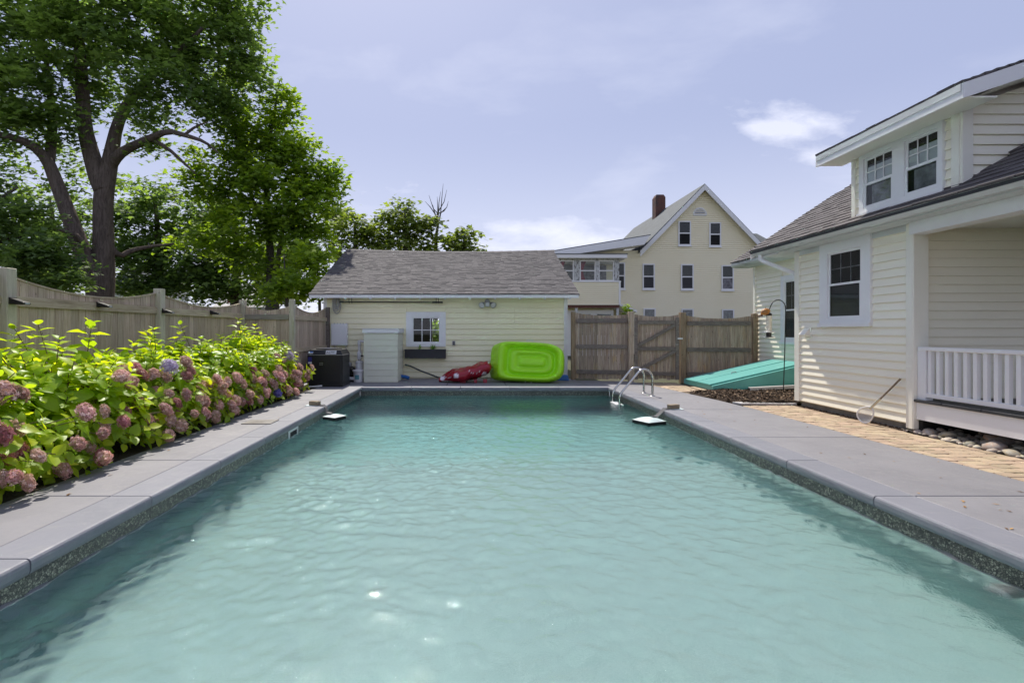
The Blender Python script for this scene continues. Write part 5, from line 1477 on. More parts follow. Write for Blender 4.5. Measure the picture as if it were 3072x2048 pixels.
m = MB(); m.lathe([(.062, 1.725), (.058, 1.765), (.03, 1.785), (.012, 1.79)], (fx, py_, 0), 18); m.build('cap', M['blackp'], t, smooth=True)
m = MB(); m.lathe([(.05, 1.27), (.055, 1.36), (.06, 1.37), (.06, 1.36)], (fx, py_, 0), 18); m.build('base', M['blackp'], t, smooth=True)
m = MB(); m.lathe([(.06, 1.355), (.12, 1.36), (.125, 1.375), (.06, 1.385)], (fx, py_, 0), 20); m.build('collar', M['pvc'], t, smooth=True)
m = MB(); m.lathe([(.03, 1.265), (.11, 1.248), (.115, 1.256), (.03, 1.28)], (fx, py_, 0), 20); m.build('tray', M['greymetal'], t, smooth=True)
m = MB(); c_ = Vector((fx - .075, py_ - .02, 1.80))
body = []
for i in range(9):
    q = i / 8; body.append((c_ + Vector((-.11 + .20 * q, 0, -.045 + .07 * q + .02 * math.sin(q * PI))), .012 + .062 * math.sin(q * PI) ** .8))
m.tube([b[0] for b in body], [b[1] for b in body], 12); m.build('bird_ornament', M['orange'], t, smooth=True)
m = MB(); m.hexa([(c_.x - .22, c_.y - .01, 1.715), (c_.x - .08, c_.y - .02, 1.71), (c_.x - .08, c_.y + .02, 1.71), (c_.x - .22, c_.y + .01, 1.715), (c_.x - .22, c_.y - .01, 1.722), (c_.x - .08, c_.y - .02, 1.75), (c_.x - .08, c_.y + .02, 1.75), (c_.x - .22, c_.y + .01, 1.722)]); m.build('ornament_tail', M['brown'], t)
m = MB(); m.tube([(fx, py_, 1.79), (fx - .01, py_, 1.84)], .004, 6); m.build('hanger', M['poleblack'], t)

# skimming net leaning on the wall
t = thing('skimmer_net', 'hand skimmer net with wooden handle leaning on the bay wall', 'net', (5.94, 7.75, 0))
A_, B_ = Vector((5.935, 7.66, .26)), Vector((6.03, 7.26, .72))
m = MB(); m.tube([A_ + (B_ - A_) * .18, B_], .013, 10); m.build('handle', M['stick'], t, smooth=True)
m = MB(); m.tube([A_ - (B_ - A_) * .05, A_ + (B_ - A_) * .32], .016, 10); m.build('ferrule', M['steel'], t, smooth=True)
ax = (A_ - B_).normalized(); sd = ax.cross(Vector((1, 0, .35))).normalized(); c_ = A_ + ax * .13
loop = [c_ + ax * (.14 * math.cos(a)) + sd * (.105 * math.sin(a) * (1 - .25 * math.cos(a + PI))) for a in np.linspace(0, 2 * PI, 33)]
zmin = min(p.z for p in loop); loop = [p + Vector((0, 0, .014 - zmin)) for p in loop]
m = MB(); m.tube(loop, .010, 8, cap=False); m.build('hoop', M['pvc'], t, smooth=True)
nm_, nn, nl = nt('net_mesh')
_t = nn.new('ShaderNodeBsdfTransparent'); _d = nn.new('ShaderNodeBsdfDiffuse'); _d.inputs[0].default_value = (.7, .68, .66, 1); _m = nn.new('ShaderNodeMixShader'); _m.inputs[0].default_value = .42
nl.new(_t.outputs[0], _m.inputs[1]); nl.new(_d.outputs[0], _m.inputs[2]); _o = nn.new('ShaderNodeOutputMaterial'); nl.new(_m.outputs[0], _o.inputs[0])
cc = sum(loop[:-1], Vector()) / 32; nrm = ax.cross(sd).normalized()
if nrm.x < 0: nrm = -nrm
m = MB(); vs_ = []
for r_, dp in ((1, 0), (.8, .07), (.5, .11), (.1, .12)):
    for p in loop[:-1]:
        q = cc + (p - cc) * r_ + nrm * dp * .6 + Vector((.0, -.05 * (1 - r_), 0)); vs_.append(Vector((min(q.x, 6.06), q.y, max(q.z, .004))))
m.add(vs_, [(i * 32 + k, i * 32 + (k + 1) % 32, (i + 1) * 32 + (k + 1) % 32, (i + 1) * 32 + k) for i in range(3) for k in range(32)])
m.build('bag', nm_, t, smooth='all')

# ================================================================== POOL FITTINGS
t = thing('pool_ladder', 'stainless steel pool ladder rails with white treads at the deep end', 'ladder', (3.5, 11.35, -.1))
for y in (11.08, 11.63):
    pts = [(3.90, y, 0.0), (3.90, y, .30)]
    for a in np.linspace(0, PI * .70, 12): pts.append((3.72 + .18 * math.cos(a), y, .38 + .19 * math.sin(a)))
    e = Vector(pts[-1])
    pts += [(3.40, y, .27), (3.27, y, .12)]
    pts += [(3.225, y, .05), (3.20, y, -.03), (3.195, y, -.12), (3.195, y, -1.05)]
    # soften
    P_ = [Vector(p) for p in pts]
    for _ in range(2):
        Q = [P_[0]]
        for a, b in zip(P_[:-1], P_[1:]): Q += [a * .75 + b * .25, a * .25 + b * .75]
        Q.append(P_[-1]); P_ = Q
    m = MB(); m.tube(P_, .0235, 14); m.build('rail', M['steel'], t, smooth='all')
    m = MB(); m.lathe([(.055, .0), (.055, .006), (.035, .018), (.026, .02)], (3.90, y, .001), 20); m.build('escutcheon', M['steel'], t, smooth=True)
for z in (-.20, -.48, -.76):
    m = MB(); m.box(3.15, 3.29, 11.105, 11.605, z - .015, z + .012); m.build('tread', M['pvc'], t, bev=.008)
    m = MB(); m.box(3.13, 3.149, 11.105, 11.605, z - .03, z + .012); m.build('tread_lip', M['pvc'], t)
def escape_ramp(label, cx_, cy_, rot, size, side, padh):
    t = thing('escape_ramp', label, 'float ramp', (cx_, cy_, WZ), 'animal escape ramps at the pool edge')
    R = Matrix.Translation((cx_, cy_, WZ)) @ Matrix.Rotation(rot, 4, 'Z')
    s = size / 2
    m = MB(R); m.box(-s, s, -s, s, -.03, .055); m.build('mesh_skirt', M['blackp'], t, bev=.015)
    m = MB(R)
    n_ = 10; vs_ = []
    for j in range(n_ + 1):
        for i in range(n_ + 1):
            u, v = 2 * i / n_ - 1, 2 * j / n_ - 1
            vs_.append((u * (s + .005), v * (s + .005), .056 + padh * (1 - abs(u) ** 3) * (1 - abs(v) ** 3) ))
    b0 = [(u * (s + .005), v * (s + .005), .04) for u, v in ((-1, -1), (1, -1), (1, 1), (-1, 1))]
    m.add(vs_, [(j * (n_ + 1) + i, j * (n_ + 1) + i + 1, (j + 1) * (n_ + 1) + i + 1, (j + 1) * (n_ + 1) + i) for j in range(n_) for i in range(n_)])
    m.build('float_pad', M['padcloth'], t, smooth='all')
    # strap over the coping to a plate held by a brick
    ex_ = PX1 if side > 0 else PX0
    yb = cy_ + .25
    pth = [(cx_ + side * .05, cy_ + .02, WZ + .07 + padh), (cx_ + side * .16, cy_ + .10, WZ + .10), (ex_ - side * .03, cy_ + .18, -.03), (ex_ + side * .03, cy_ + .22, .012), (ex_ + side * .14, yb, .008)]
    P_ = [Vector(p) for p in pth]; mb = MB(); vs_ = []
    for i, p in enumerate(P_):
        w_ = .075
        vs_ += [p + Vector((0, -w_, 0)), p + Vector((0, w_, 0)), p + Vector((0, w_, .006)), p + Vector((0, -w_, .006))]
    mb.add(vs_, [(4 * i + k, 4 * i + (k + 1) % 4, 4 * (i + 1) + (k + 1) % 4, 4 * (i + 1) + k) for i in range(4) for k in range(4)])
    mb.build('strap', M['meshgrey'], t)
    m = MB(); xa, xb_ = sorted((ex_ + side * .10, ex_ + side * .36)); m.box(xa, xb_, yb - .09, yb + .09, .002, .008); m.build('plate', M['padcloth'], t)
    t2 = MB(Matrix.Translation((ex_ + side * .20, yb, .009)) @ Matrix.Rotation(.35 * side, 4, 'Z')); t2.box(-.10, .10, -.05, .05, 0, .075)
    return t2
b_ = escape_ramp('white padded float with black mesh sides tied beside the ladder', 3.10, 8.98, .45, .40, 1, .05)
tag(b_.build('brick', M['brick'], bev=.006, seg=1), 'tan brick holding down the float strap beside the ladder side deck', 'brick')
b_ = escape_ramp('tilted white pad float at the hydrangea side of the pool', -2.47, 9.42, -.5, .30, -1, .03)
tag(b_.build('brick', M['brick'], bev=.006, seg=1), 'tan brick holding down the float strap on the hydrangea side', 'brick')
t = thing('skimmer_mouth', 'white plastic skimmer opening in the waterline band', 'skimmer', (PX0, 7.95, -.2))
m = MB(); y0_, y1_ = 7.75, 8.15; x_ = PX0 - .022
m.box(x_, x_ + .018, y0_, y1_, -.135, -.105); m.box(x_, x_ + .018, y0_, y0_ + .03, -.27, -.135); m.box(x_, x_ + .018, y1_ - .03, y1_, -.27, -.135); m.box(x_, x_ + .018, y0_, y1_, -.30, -.27); m.build('frame', M['pvc'], t)
m = MB(); m.box(x_ + .001, x_ + .004, y0_ + .03, y1_ - .03, -.27, -.135); m.build('throat_shade', M['dark'], t)  # black plate over the band, painted as the shaded opening
m = MB(); m.box(-3.42, -2.98, 7.72, 8.08, .0015, .012); tag(m.build('skimmer_cover', M['concrete'], bev=.003, seg=1), 'thin square skimmer cover lying on the deck by the hydrangeas', 'skimmer cover')
t = thing('return_jet', 'white round return fitting under water on the porch side wall', 'pool fitting', (PX1, 3.42, -.36))
m = MB(); m.lathe([(.075, 0), (.08, .01), (.06, .03), (.03, .032)], (PX1 + .025, 3.36, -.47), 22, axis=(-1, 0, 0)); m.build('flange', M['pvc'], t, smooth=True)
m = MB(); m.lathe([(.028, 0), (.022, .03)], (PX1 - .005, 3.36, -.47), 16, axis=(-1, 0, 0)); m.build('nozzle', M['greymetal'], t, smooth=True)

# fallen leaves and twigs on the deck
mb = MB(); rr = random.Random(31)
for k in range(95):
    if k % 2: continue
    if k < 70: x, y = rr.uniform(3.75, 5.05), 3.2 + 7.5 * rr.random() ** 1.3
    else: x, y = rr.uniform(-3.75, -3.0), rr.uniform(3.5, 10)
    a = rr.uniform(0, PI); L = rr.uniform(.008, .03); W_ = L * rr.uniform(.2, .5); d = Vector((math.cos(a), math.sin(a), 0)) * L; s_ = Vector((-math.sin(a), math.cos(a), 0)) * W_
    c = Vector((x, y, .004)); mb.col = rr.random()
    mb.add([c - d, c - s_ + Vector((0, 0, .004)), c + d + Vector((0, 0, .003)), c + s_ + Vector((0, 0, .002))], [(0, 1, 2, 3)])
o = mb.build('fallen_leaves', M['deadleaf']); o['kind'] = 'stuff'

# ================================================================== HYDRANGEAS
def hyd_leaf(seed):
    rr = random.Random(seed); mb = MB(); n = 6; vs_ = []; cup = rr.uniform(.10, .22); droop = rr.uniform(.10, .38); wd = rr.uniform(.28, .34)
    for i in range(n + 1):
        s = i / n
        w_ = wd * (math.sin(PI * min(1, s ** .8 * 1.02)) ** .75 if 0 < s < 1 else 0) + (.012 if s < 1 else .004)
        z = .12 * s - droop * s * s
        for q in (-1, -.5, 0, .5, 1):
            vs_.append((s, q * w_, z + cup * abs(q) * w_ * 1.2 + .018 * math.sin(s * 22 + abs(q) * 4) * abs(q)))
    mb.col = rr.uniform(.1, .7)
    mb.add(vs_, [(i * 5 + k, i * 5 + k + 1, (i + 1) * 5 + k + 1, (i + 1) * 5 + k) for i in range(n) for k in range(4)])
    me = mb.mesh('hydrangea_leaf', smooth='all'); me.materials.append(M['leaf_hyd'])
    return me
LEAF = [hyd_leaf(k) for k in range(8)]
def leaf_arrays(me):
    n = len(me.vertices); v = np.empty(n * 3, np.float32); me.vertices.foreach_get('co', v)
    f = np.array([tuple(p.vertices) for p in me.polygons], np.int64)
    return v.reshape(-1, 3), f
LEAFA = [leaf_arrays(me) for me in LEAF]
def cloud_mesh(name, verts, faces, cols, mat, smooth=True):
    me = bpy.data.meshes.new(name)
    nv, nf, k = len(verts), len(faces), faces.shape[1]
    me.vertices.add(nv); me.vertices.foreach_set('co', np.ascontiguousarray(verts, np.float32).ravel())
    me.loops.add(nf * k); me.loops.foreach_set('vertex_index', faces.astype(np.int32).ravel())
    me.polygons.add(nf); me.polygons.foreach_set('loop_start', (np.arange(nf) * k).astype(np.int32)); me.polygons.foreach_set('loop_total', np.full(nf, k, np.int32))
    if smooth: me.polygons.foreach_set('use_smooth', np.ones(nf, bool))
    ca = me.color_attributes.new('Col', 'FLOAT_COLOR', 'POINT')
    c4 = np.ones((nv, 4), np.float32); c4[:, :3] = np.asarray(cols, np.float32)[:, None]; ca.data.foreach_set('color', c4.ravel())
    me.materials.append(mat); me.update(); me.validate()
    return me
def bloom_mesh(seed, mat):
    rr = random.Random(seed); mb = MB(); N = 92; mb.col = .12
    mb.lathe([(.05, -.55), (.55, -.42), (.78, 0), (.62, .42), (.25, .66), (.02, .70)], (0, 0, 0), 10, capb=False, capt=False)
    for k in range(N):
        z = 1 - 1.45 * (k + .5) / N; r = math.sqrt(max(0, 1 - z * z)); a = k * 2.39996
        n = Vector((r * math.cos(a), r * math.sin(a), z)); p = Vector((n.x * 1.0, n.y * 1.0, n.z * .82)) * (.92 + rr.uniform(-.12, .14) + .22 * mnoise.noise(n * 1.7 + Vector((seed * 3.3, 0, 0))))
        n = (n + Vector((rr.uniform(-.5, .5), rr.uniform(-.5, .5), rr.uniform(-.5, .5)))).normalized()
        t1 = n.cross(Vector((0, 0, 1)) if abs(n.z) < .9 else Vector((1, 0, 0))).normalized(); t2 = n.cross(t1)
        ro = rr.uniform(0, PI); t1, t2 = t1 * math.cos(ro) + t2 * math.sin(ro), t2 * math.cos(ro) - t1 * math.sin(ro)
        s = rr.uniform(.19, .29)
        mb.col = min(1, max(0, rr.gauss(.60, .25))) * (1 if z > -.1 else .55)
        for d, e in ((t1, t2), (t2, -t1), (-t1, -t2), (-t2, t1)):
            mb.add([p, p + (d * .55 + e * .38) * s + n * .01, p + d * 1.05 * s - n * .035, p + (d * .55 - e * .38) * s + n * .01], [(0, 1, 2, 3)])
    me = mb.mesh('bloom'); me.materials.append(mat)
    return me
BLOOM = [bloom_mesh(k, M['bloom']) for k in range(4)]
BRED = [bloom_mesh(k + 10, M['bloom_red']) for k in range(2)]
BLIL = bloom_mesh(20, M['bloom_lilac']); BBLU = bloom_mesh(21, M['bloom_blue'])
def bush(label, cx_, cy_, rx, ry, H, seed, nshoot=95, tall=0, extra=()):
    nshoot = int(nshoot * 1.45); rx *= 1.06; H += .04
    rr = random.Random(seed)
    t = thing('hydrangea_bush', label, 'shrub', (cx_, cy_, 0), 'hydrangeas along the side fence')
    leaves = []; blooms = []; stems = MB()
    view = Vector((.72, -.60, .35)).normalized()
    for k in range(nshoot):
        while True:
            d = Vector((rr.gauss(0, 1), rr.gauss(0, 1), rr.gauss(.25, .8)))
            if d.length > .1:
                d.normalize()
                if d.z > -.05: break
        sh = rr.uniform(.80, 1.04)
        front = d.x > .1 and d.z < .62
        tip = Vector((cx_ + d.x * rx * sh, cy_ + d.y * ry * sh, .22 + (H - .22) * max(d.z, 0) ** .75 * sh + rr.uniform(-.05, .05)))
        if d.x > .3 and d.z < .4: tip.z = max(.14, tip.z - .04)
        if tall and k < tall: tip.z = H + rr.uniform(.10, .30); tip.x = cx_ + rr.uniform(-.5, .25); tip.y = cy_ + rr.uniform(-.7, .7)
        base = Vector((cx_ + d.x * .25 + rr.uniform(-.1, .1), cy_ + d.y * .3, .0))
        mid = base.lerp(tip, .55) + Vector((0, 0, .18))
        stems.tube([base, mid, tip], [.009, .007, .004], 5, cap=False)
        sd_ = (tip - mid).normalized()
        sd_ = (sd_ * .6 + Vector((0, 0, .55)) + d * .25).normalized()
        flower = (front and rr.random() < (.27 if tip.z < .85 else .07)) and not (tall and k < tall)
        if flower:
            q_ = rr.random()
            for c_ in range(rr.choice((1, 2, 2, 3))):
                blooms.append((tip + sd_ * .05 + Vector((rr.uniform(-.02, .05), rr.uniform(-.12, .12), rr.uniform(-.10, .06))) * (1 if c_ else 0), (sd_ + d * .9).normalized(), rr.uniform(.055, .088), q_))
        a0 = rr.uniform(0, PI); npair = 4 if not (tall and k < tall) else 6
        for j in range(npair):
            for q in (0, 1):
                a = a0 + j * PI / 2 + q * PI
                e1 = sd_.cross(Vector((.3, .2, 1))).normalized(); e2 = sd_.cross(e1)
                r_ = (e1 * math.cos(a) + e2 * math.sin(a)).normalized()
                if j == 0 and flower: continue
                L = (.095 + .042 * j) * rr.uniform(.85, 1.2) * (1.12 if cy_ < 6.5 else 1)
                up = .75 - .30 * j
                dirx = (r_ + sd_ * up).normalized()
                pos = tip - sd_ * (.035 + .055 * j * (1.0 if not (tall and k < tall) else 1.3)) + r_ * .01
                nz = (sd_ - dirx * sd_.dot(dirx)).normalized()
                leaves.append((pos, dirx, nz, min(L, .25), rr.randrange(len(LEAF))))
    # low skirt of shoots hanging over the deck edge
    for k in range(34):
        tip = Vector((-3.84 + rr.uniform(-.10, .22), cy_ + rr.uniform(-ry, ry), rr.uniform(.10, .62)))
        tip.x -= .30 * max(0, tip.z - .3)
        base = Vector((cx_ + .3, cy_ + rr.uniform(-.4, .4), 0)); mid = base.lerp(tip, .6) + Vector((0, 0, .15))
        stems.tube([base, mid, tip], [.008, .006, .004], 5, cap=False)
        sd_ = Vector((.75, rr.uniform(-.5, .3), rr.uniform(.1, .7))).normalized()
        flower = rr.random() < .48
        if flower: blooms.append((tip + sd_ * .04, sd_, rr.uniform(.055, .085), rr.random()))
        a0 = rr.uniform(0, PI)
        for j in range(3):
            for q in (0, 1):
                if j == 0 and flower: continue
                a = a0 + j * PI / 2 + q * PI
                e1 = sd_.cross(Vector((.3, .2, 1))).normalized(); e2 = sd_.cross(e1); r_ = e1 * math.cos(a) + e2 * math.sin(a)
                dirx = (r_ + sd_ * (.6 - .3 * j) + Vector((0, 0, -.15))).normalized(); pos = tip - sd_ * (.03 + .06 * j)
                nz = sd_ + Vector((0, 0, .5)); nz = (nz - dirx * nz.dot(dirx)).normalized()
                leaves.append((pos, dirx, nz, rr.uniform(.09, .17), rr.randrange(len(LEAF))))
    # fill leaves inside
    for k in range(330):
        d = Vector((rr.gauss(0, 1), rr.gauss(0, 1), rr.gauss(.1, .8))).normalized(); sh = rr.uniform(.45, .86)
        pos = Vector((cx_ + d.x * rx * sh, cy_ + d.y * ry * sh, max(.08, .12 + (H - .12) * abs(d.z) ** .8 * sh)))
        dirx = (d + Vector((rr.uniform(-.5, .5), rr.uniform(-.5, .5), rr.uniform(-.6, .2)))).normalized()
        nz = Vector((0, 0, 1)) - dirx * dirx.z; nz = (nz + Vector((rr.uniform(-.4, .4), rr.uniform(-.4, .4), 0))).normalized(); nz = (nz - dirx * nz.dot(dirx)).normalized()
        leaves.append((pos, dirx, nz, rr.uniform(.12, .2), rr.randrange(len(LEAF))))
    c0 = Vector((cx_, cy_, H * .45))
    leaves.sort(key=lambda q: -((q[0] - c0).dot(view) + q[3]))
    for (pos, dx, nz, L, k) in leaves[:120]:
        o = link('leaf', LEAF[k], t, pos)
        R = Matrix((dx, nz.cross(dx), nz)).transposed()
        o.rotation_euler = R.to_euler(); o.scale = (L, L, L)
    Vs, Fs, Cs, b = [], [], [], 0
    for (pos, dx, nz, L, k) in leaves[120:]:
        v, f = LEAFA[k]
        R = np.array((dx, nz.cross(dx), nz)).T
        Vs.append(v @ R.T * L + np.array(pos - Vector((cx_, cy_, 0)))); Fs.append(f + b); b += len(v); Cs.append(np.full(len(v), rr.uniform(.1, 1.0)))
    o = link('foliage', cloud_mesh('foliage', np.concatenate(Vs), np.concatenate(Fs), np.concatenate(Cs), M['leaf_hyd']), t, (cx_, cy_, 0)); o['kind'] = 'stuff'
    stems.build('stems', M['stem'], t, smooth='all', stuff=True)
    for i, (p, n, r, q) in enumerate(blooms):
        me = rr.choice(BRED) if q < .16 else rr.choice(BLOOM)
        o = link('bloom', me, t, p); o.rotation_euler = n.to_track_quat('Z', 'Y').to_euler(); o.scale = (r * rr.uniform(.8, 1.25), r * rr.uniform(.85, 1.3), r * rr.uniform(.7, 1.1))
    for (p, r, me) in extra:
        o = link('bloom', me, t, p); o.rotation_euler = Vector((.6, -.5, .6)).to_track_quat('Z', 'Y').to_euler(); o.scale = (r, r, r)
    return t
bush('pink flowering hydrangea bush cut off by the picture edge', -4.72, 4.30, .95, .95, 1.22, 1, 100)
bush('tall hydrangea bush with long upright shoots before the edge fence post', -4.66, 5.75, .95, .95, 1.22, 2, 105, tall=5)
bush('hydrangea bush with one pale lilac bloom before the long fence panel', -4.62, 7.25, .92, .95, 1.22, 3, 100, tall=2, extra=((Vector((-3.92, 6.75, .93)), .105, BLIL),))
bush('hydrangea bush with dense pink blooms before the second long fence panel', -4.60, 8.75, .92, .95, 1.24, 4, 100, tall=1)
bush('hydrangea bush with a violet blue bloom low over the deck', -4.58, 10.15, .90, .90, 1.30, 5, 100, tall=2, extra=((Vector((-3.70, 9.95, .20)), .085, BBLU),))
bush('hydrangea bush with a whitish lilac bloom next to the black heater', -4.66, 11.35, .86, .85, 1.32, 6, 100, tall=2, extra=((Vector((-3.95, 11.25, .86)), .11, BLIL),))

# ================================================================== TREES
def lobed_leaf():
    pts = []
    tips = [(-2.5, .42), (-1.45, .78), (-.75, .92), (0, 1.05), (.75, .92), (1.45, .78), (2.5, .42)]
    out = []
    prof = [(-2.55, .45), (-1.25, .80), (-.95, .42), (0.0, 1.0), (.95, .42), (1.25, .80), (2.55, .45)]
    v = [(-.1, 0, 0)] + [(r * math.cos(a) * .85 + .12, r * math.sin(a) * .95, -.10 * r * r + .06 * abs(math.sin(a)) * r) for a, r in prof]
    f = [(0, i, i + 1) for i in range(1, 7)]
    return np.array(v, np.float32), np.array(f, np.int64)
LV, LF = lobed_leaf()
def scatter_leaves(pts, ups, sizes, cols, rg):
    n = len(pts); 
    nrm = ups + rg.normal(0, .38, (n, 3)); nrm /= np.linalg.norm(nrm, axis=1)[:, None]
    t = rg.normal(0, 1, (n, 3)); t -= nrm * np.sum(t * nrm, 1)[:, None]; t /= np.linalg.norm(t, axis=1)[:, None]
    b = np.cross(nrm, t)
    R = np.stack([t, b, nrm], 2)
    V = np.einsum('nij,kj->nki', R, LV) * sizes[:, None, None] + pts[:, None, :]
    k = len(LV)
    Fc = LF[None] + (np.arange(n) * k)[:, None, None]
    return V.reshape(-1, 3), Fc.reshape(-1, 3), np.repeat(cols, k)
def crown_points(clusters, rg, per_m2, clump):
    P, C = [], []
    for (c, r, dens) in clusters:
        c = np.array(c); r = np.array(r)
        vol_area = r[0] * r[2] * PI
        n = int(vol_area * per_m2 * dens); nc = max(4, int(vol_area / (clump * clump) * 1.5))
        # clumps over the shell and through the volume
        d = rg.normal(0, 1, (nc, 3)); d /= np.linalg.norm(d, axis=1)[:, None]
        cen = d * (rg.random(nc) ** .45)[:, None] * r * .92
        tone = rg.random(nc)
        idx = rg.integers(0, nc, n)
        loc = rg.normal(0, 1, (n, 3)) * clump * np.array([.52, .52, .26])
        p = cen[idx] + loc + c
        p[:, 2] -= .25 * (np.linalg.norm(loc[:, :2], axis=1) ** 2) / clump
        P.append(p); C.append(np.clip(tone[idx] * .65 + rg.random(n) * .35, 0, 1))
    return np.concatenate(P), np.concatenate(C)
def tree(name, label, base, limbs, clusters, leafmat, barkmat, seed, size, per_m2=300, clump=.6, group=None, cat='tree'):
    rg = np.random.default_rng(seed)
    t = thing(name, label, cat, base, group)
    tr = MB(); br = MB()
    for i, (pts, rad) in enumerate(limbs):
        P_ = [Vector(p) for p in pts]; R_ = list(rad) if len(rad) == len(P_) else list(np.interp(np.linspace(0, 1, len(P_)), np.linspace(0, 1, len(rad)), rad))
        # one smoothing pass
        Q, RQ = [P_[0]], [R_[0]]
        for a, b, ra, rb in zip(P_[:-1], P_[1:], R_[:-1], R_[1:]):
            Q += [a * .75 + b * .25, a * .25 + b * .75]; RQ += [ra * .75 + rb * .25, ra * .25 + rb * .75]
        Q.append(P_[-1]); RQ.append(R_[-1])
        mb = tr if i == 0 else MB()
        mb.tube(Q, RQ, 14 if R_[0] > .15 else 7, cap=True)
        if i > 0 : mb.build('limb', barkmat, t, smooth='all')
    tr.build('trunk', barkmat, t, smooth='all')
    pts, tone = crown_points(clusters, rg, per_m2, clump)
    n = len(pts)
    ups = np.tile(np.array([0, -.18, 1.0]), (n, 1))
    sizes = size * rg.uniform(.7, 1.25, n)
    V_, F_, C_ = scatter_leaves(pts - np.array(base), ups, sizes, tone, rg)
    o = link('crown', cloud_mesh('crown', V_, F_, C_, leafmat, False), t, base)
    return t, n
def pxc(px, py, Y, rx, ry, dens=1.0, depth=None):
    k = Y / FPX; c = at(px, py, Y); return (tuple(c), (rx * k, depth if depth else rx * k * .9, ry * k), dens)
def limb(Y, *pp): return [tuple(at(x, y, Y + (q[0] if q else 0))) for (x, y, *q) in pp]
NL = 0
# the big maple
MY = 18.0
b0 = at(228, 672, MY); base = (b0.x, MY, -.05)
limbs = [
    ([(b0.x - .05, MY, -.06), (b0.x - .03, MY, .5)] + limb(MY, (228, 690), (236, 640), (238, 560), (236, 480), (240, 430), (248, 395), (258, 340), (268, 290), (290, 240), (330, 190), (400, 130), (470, 60)), [.60, .50, .44, .37, .32, .30, .30, .27, .22, .18, .16, .13, .10, .05]),
    (limb(MY, (240, 440), (225, 405), (208, 350), (193, 290), (190, 220), (184, 130), (175, 20), (160, -80)), [.32, .30, .26, .23, .21, .18, .13, .06]),
    (limb(MY, (222, 655, -.1), (190, 580, -.3), (160, 500, -.4), (130, 420, -.5), (108, 365, -.6), (70, 330, -.9), (10, 310, -1.4), (-60, 300, -2)), [.32, .27, .24, .21, .18, .14, .10, .05]),
    (limb(MY, (112, 375, -.5), (118, 330, -.3), (122, 270, 0), (112, 190, .3), (100, 90, .5)), [.17, .15, .13, .10, .05]),
    (limb(MY, (250, 385), (272, 355, -.2), (300, 338, -.4), (345, 318, -.6), (385, 300, -.8), (430, 312, -.9), (470, 325, -1), (500, 350, -1)), [.20, .17, .14, .12, .09, .07, .05, .03]),
    (limb(MY, (425, 309, -.9), (450, 290, -1), (478, 280, -1)), [.05, .04, .02]),
    (limb(MY, (345, 318, -.6), (385, 340, -.5), (420, 372, -.3), (450, 400, -.2)), [.08, .06, .05, .02]),
    (limb(MY, (245, 560, 0), (275, 590, .3), (300, 575, .5), (350, 565, .8), (400, 560, 1)), [.14, .10, .08, .05, .03]),
    (limb(MY, (205, 590, -.3), (185, 545, -.6), (150, 530, -.9), (100, 520, -1.2)), [.10, .08, .06, .03]),
]
cl = [pxc(50, 40, MY, 150, 120), pxc(200, 50, MY - .8, 130, 110), pxc(330, 40, MY, 130, 100), pxc(455, 50, MY + .6, 120, 95), pxc(555, 70, MY + .8, 75, 85), pxc(560, 165, MY + .8, 62, 80),
      pxc(90, -80, MY, 220, 90, .7), pxc(330, -90, MY, 200, 90, .7), pxc(520, -70, MY, 120, 90, .7),
      pxc(450, 175, MY + .4, 95, 80), pxc(510, 250, MY + .8, 65, 55, .9), pxc(440, 225, MY, 60, 45, .8), pxc(340, 165, MY - .6, 90, 70), pxc(345, 260, MY - .3, 60, 60, .9), pxc(345, 330, MY, 48, 34, .7),
      pxc(225, 150, MY + .9, 80, 80, .8), pxc(240, 240, MY + 1.2, 55, 70, .6), pxc(70, 190, MY - 1, 120, 90), pxc(130, 270, MY - .8, 60, 55, .8), pxc(20, 290, MY - 1, 90, 80), pxc(150, 360, MY + .8, 42, 50, .55), pxc(60, 400, MY, 70, 40, .5),
      pxc(-60, 160, MY - 1, 120, 140), pxc(190, 430, MY + 1, 35, 45, .5), pxc(268, 440, MY + 1, 30, 40, .5)]
_, n = tree('maple_tree', 'old maple with thick forked trunk towering over the side fence', base, limbs, cl, M['leaf_maple'], M['bark'], 21, .165, 290, .62); NL += n
# low leafy boughs at the picture edge
Yl = 15.0; b1 = at(-60, 700, Yl); base = (b1.x, Yl, -.05)
_, n = tree('maple_sapling', 'leafy young maple spreading low over the fence by the picture edge', base, [([(b1.x, Yl, -.06)] + limb(Yl, (-60, 700), (-50, 560), (-20, 470), (40, 430)), [.16, .13, .10, .06, .03]), (limb(Yl, (-52, 580), (30, 540), (110, 560)), [.06, .04, .02])],
     [pxc(30, 500, Yl, 90, 60), pxc(70, 575, Yl - .5, 110, 65), pxc(120, 620, Yl - .3, 75, 50), pxc(10, 620, Yl, 100, 60), pxc(-60, 520, Yl, 100, 90, .6), pxc(-40, 420, Yl, 60, 50, .6)], M['leaf_maple'], M['bark2'], 22, .145, 420, .5); NL += n
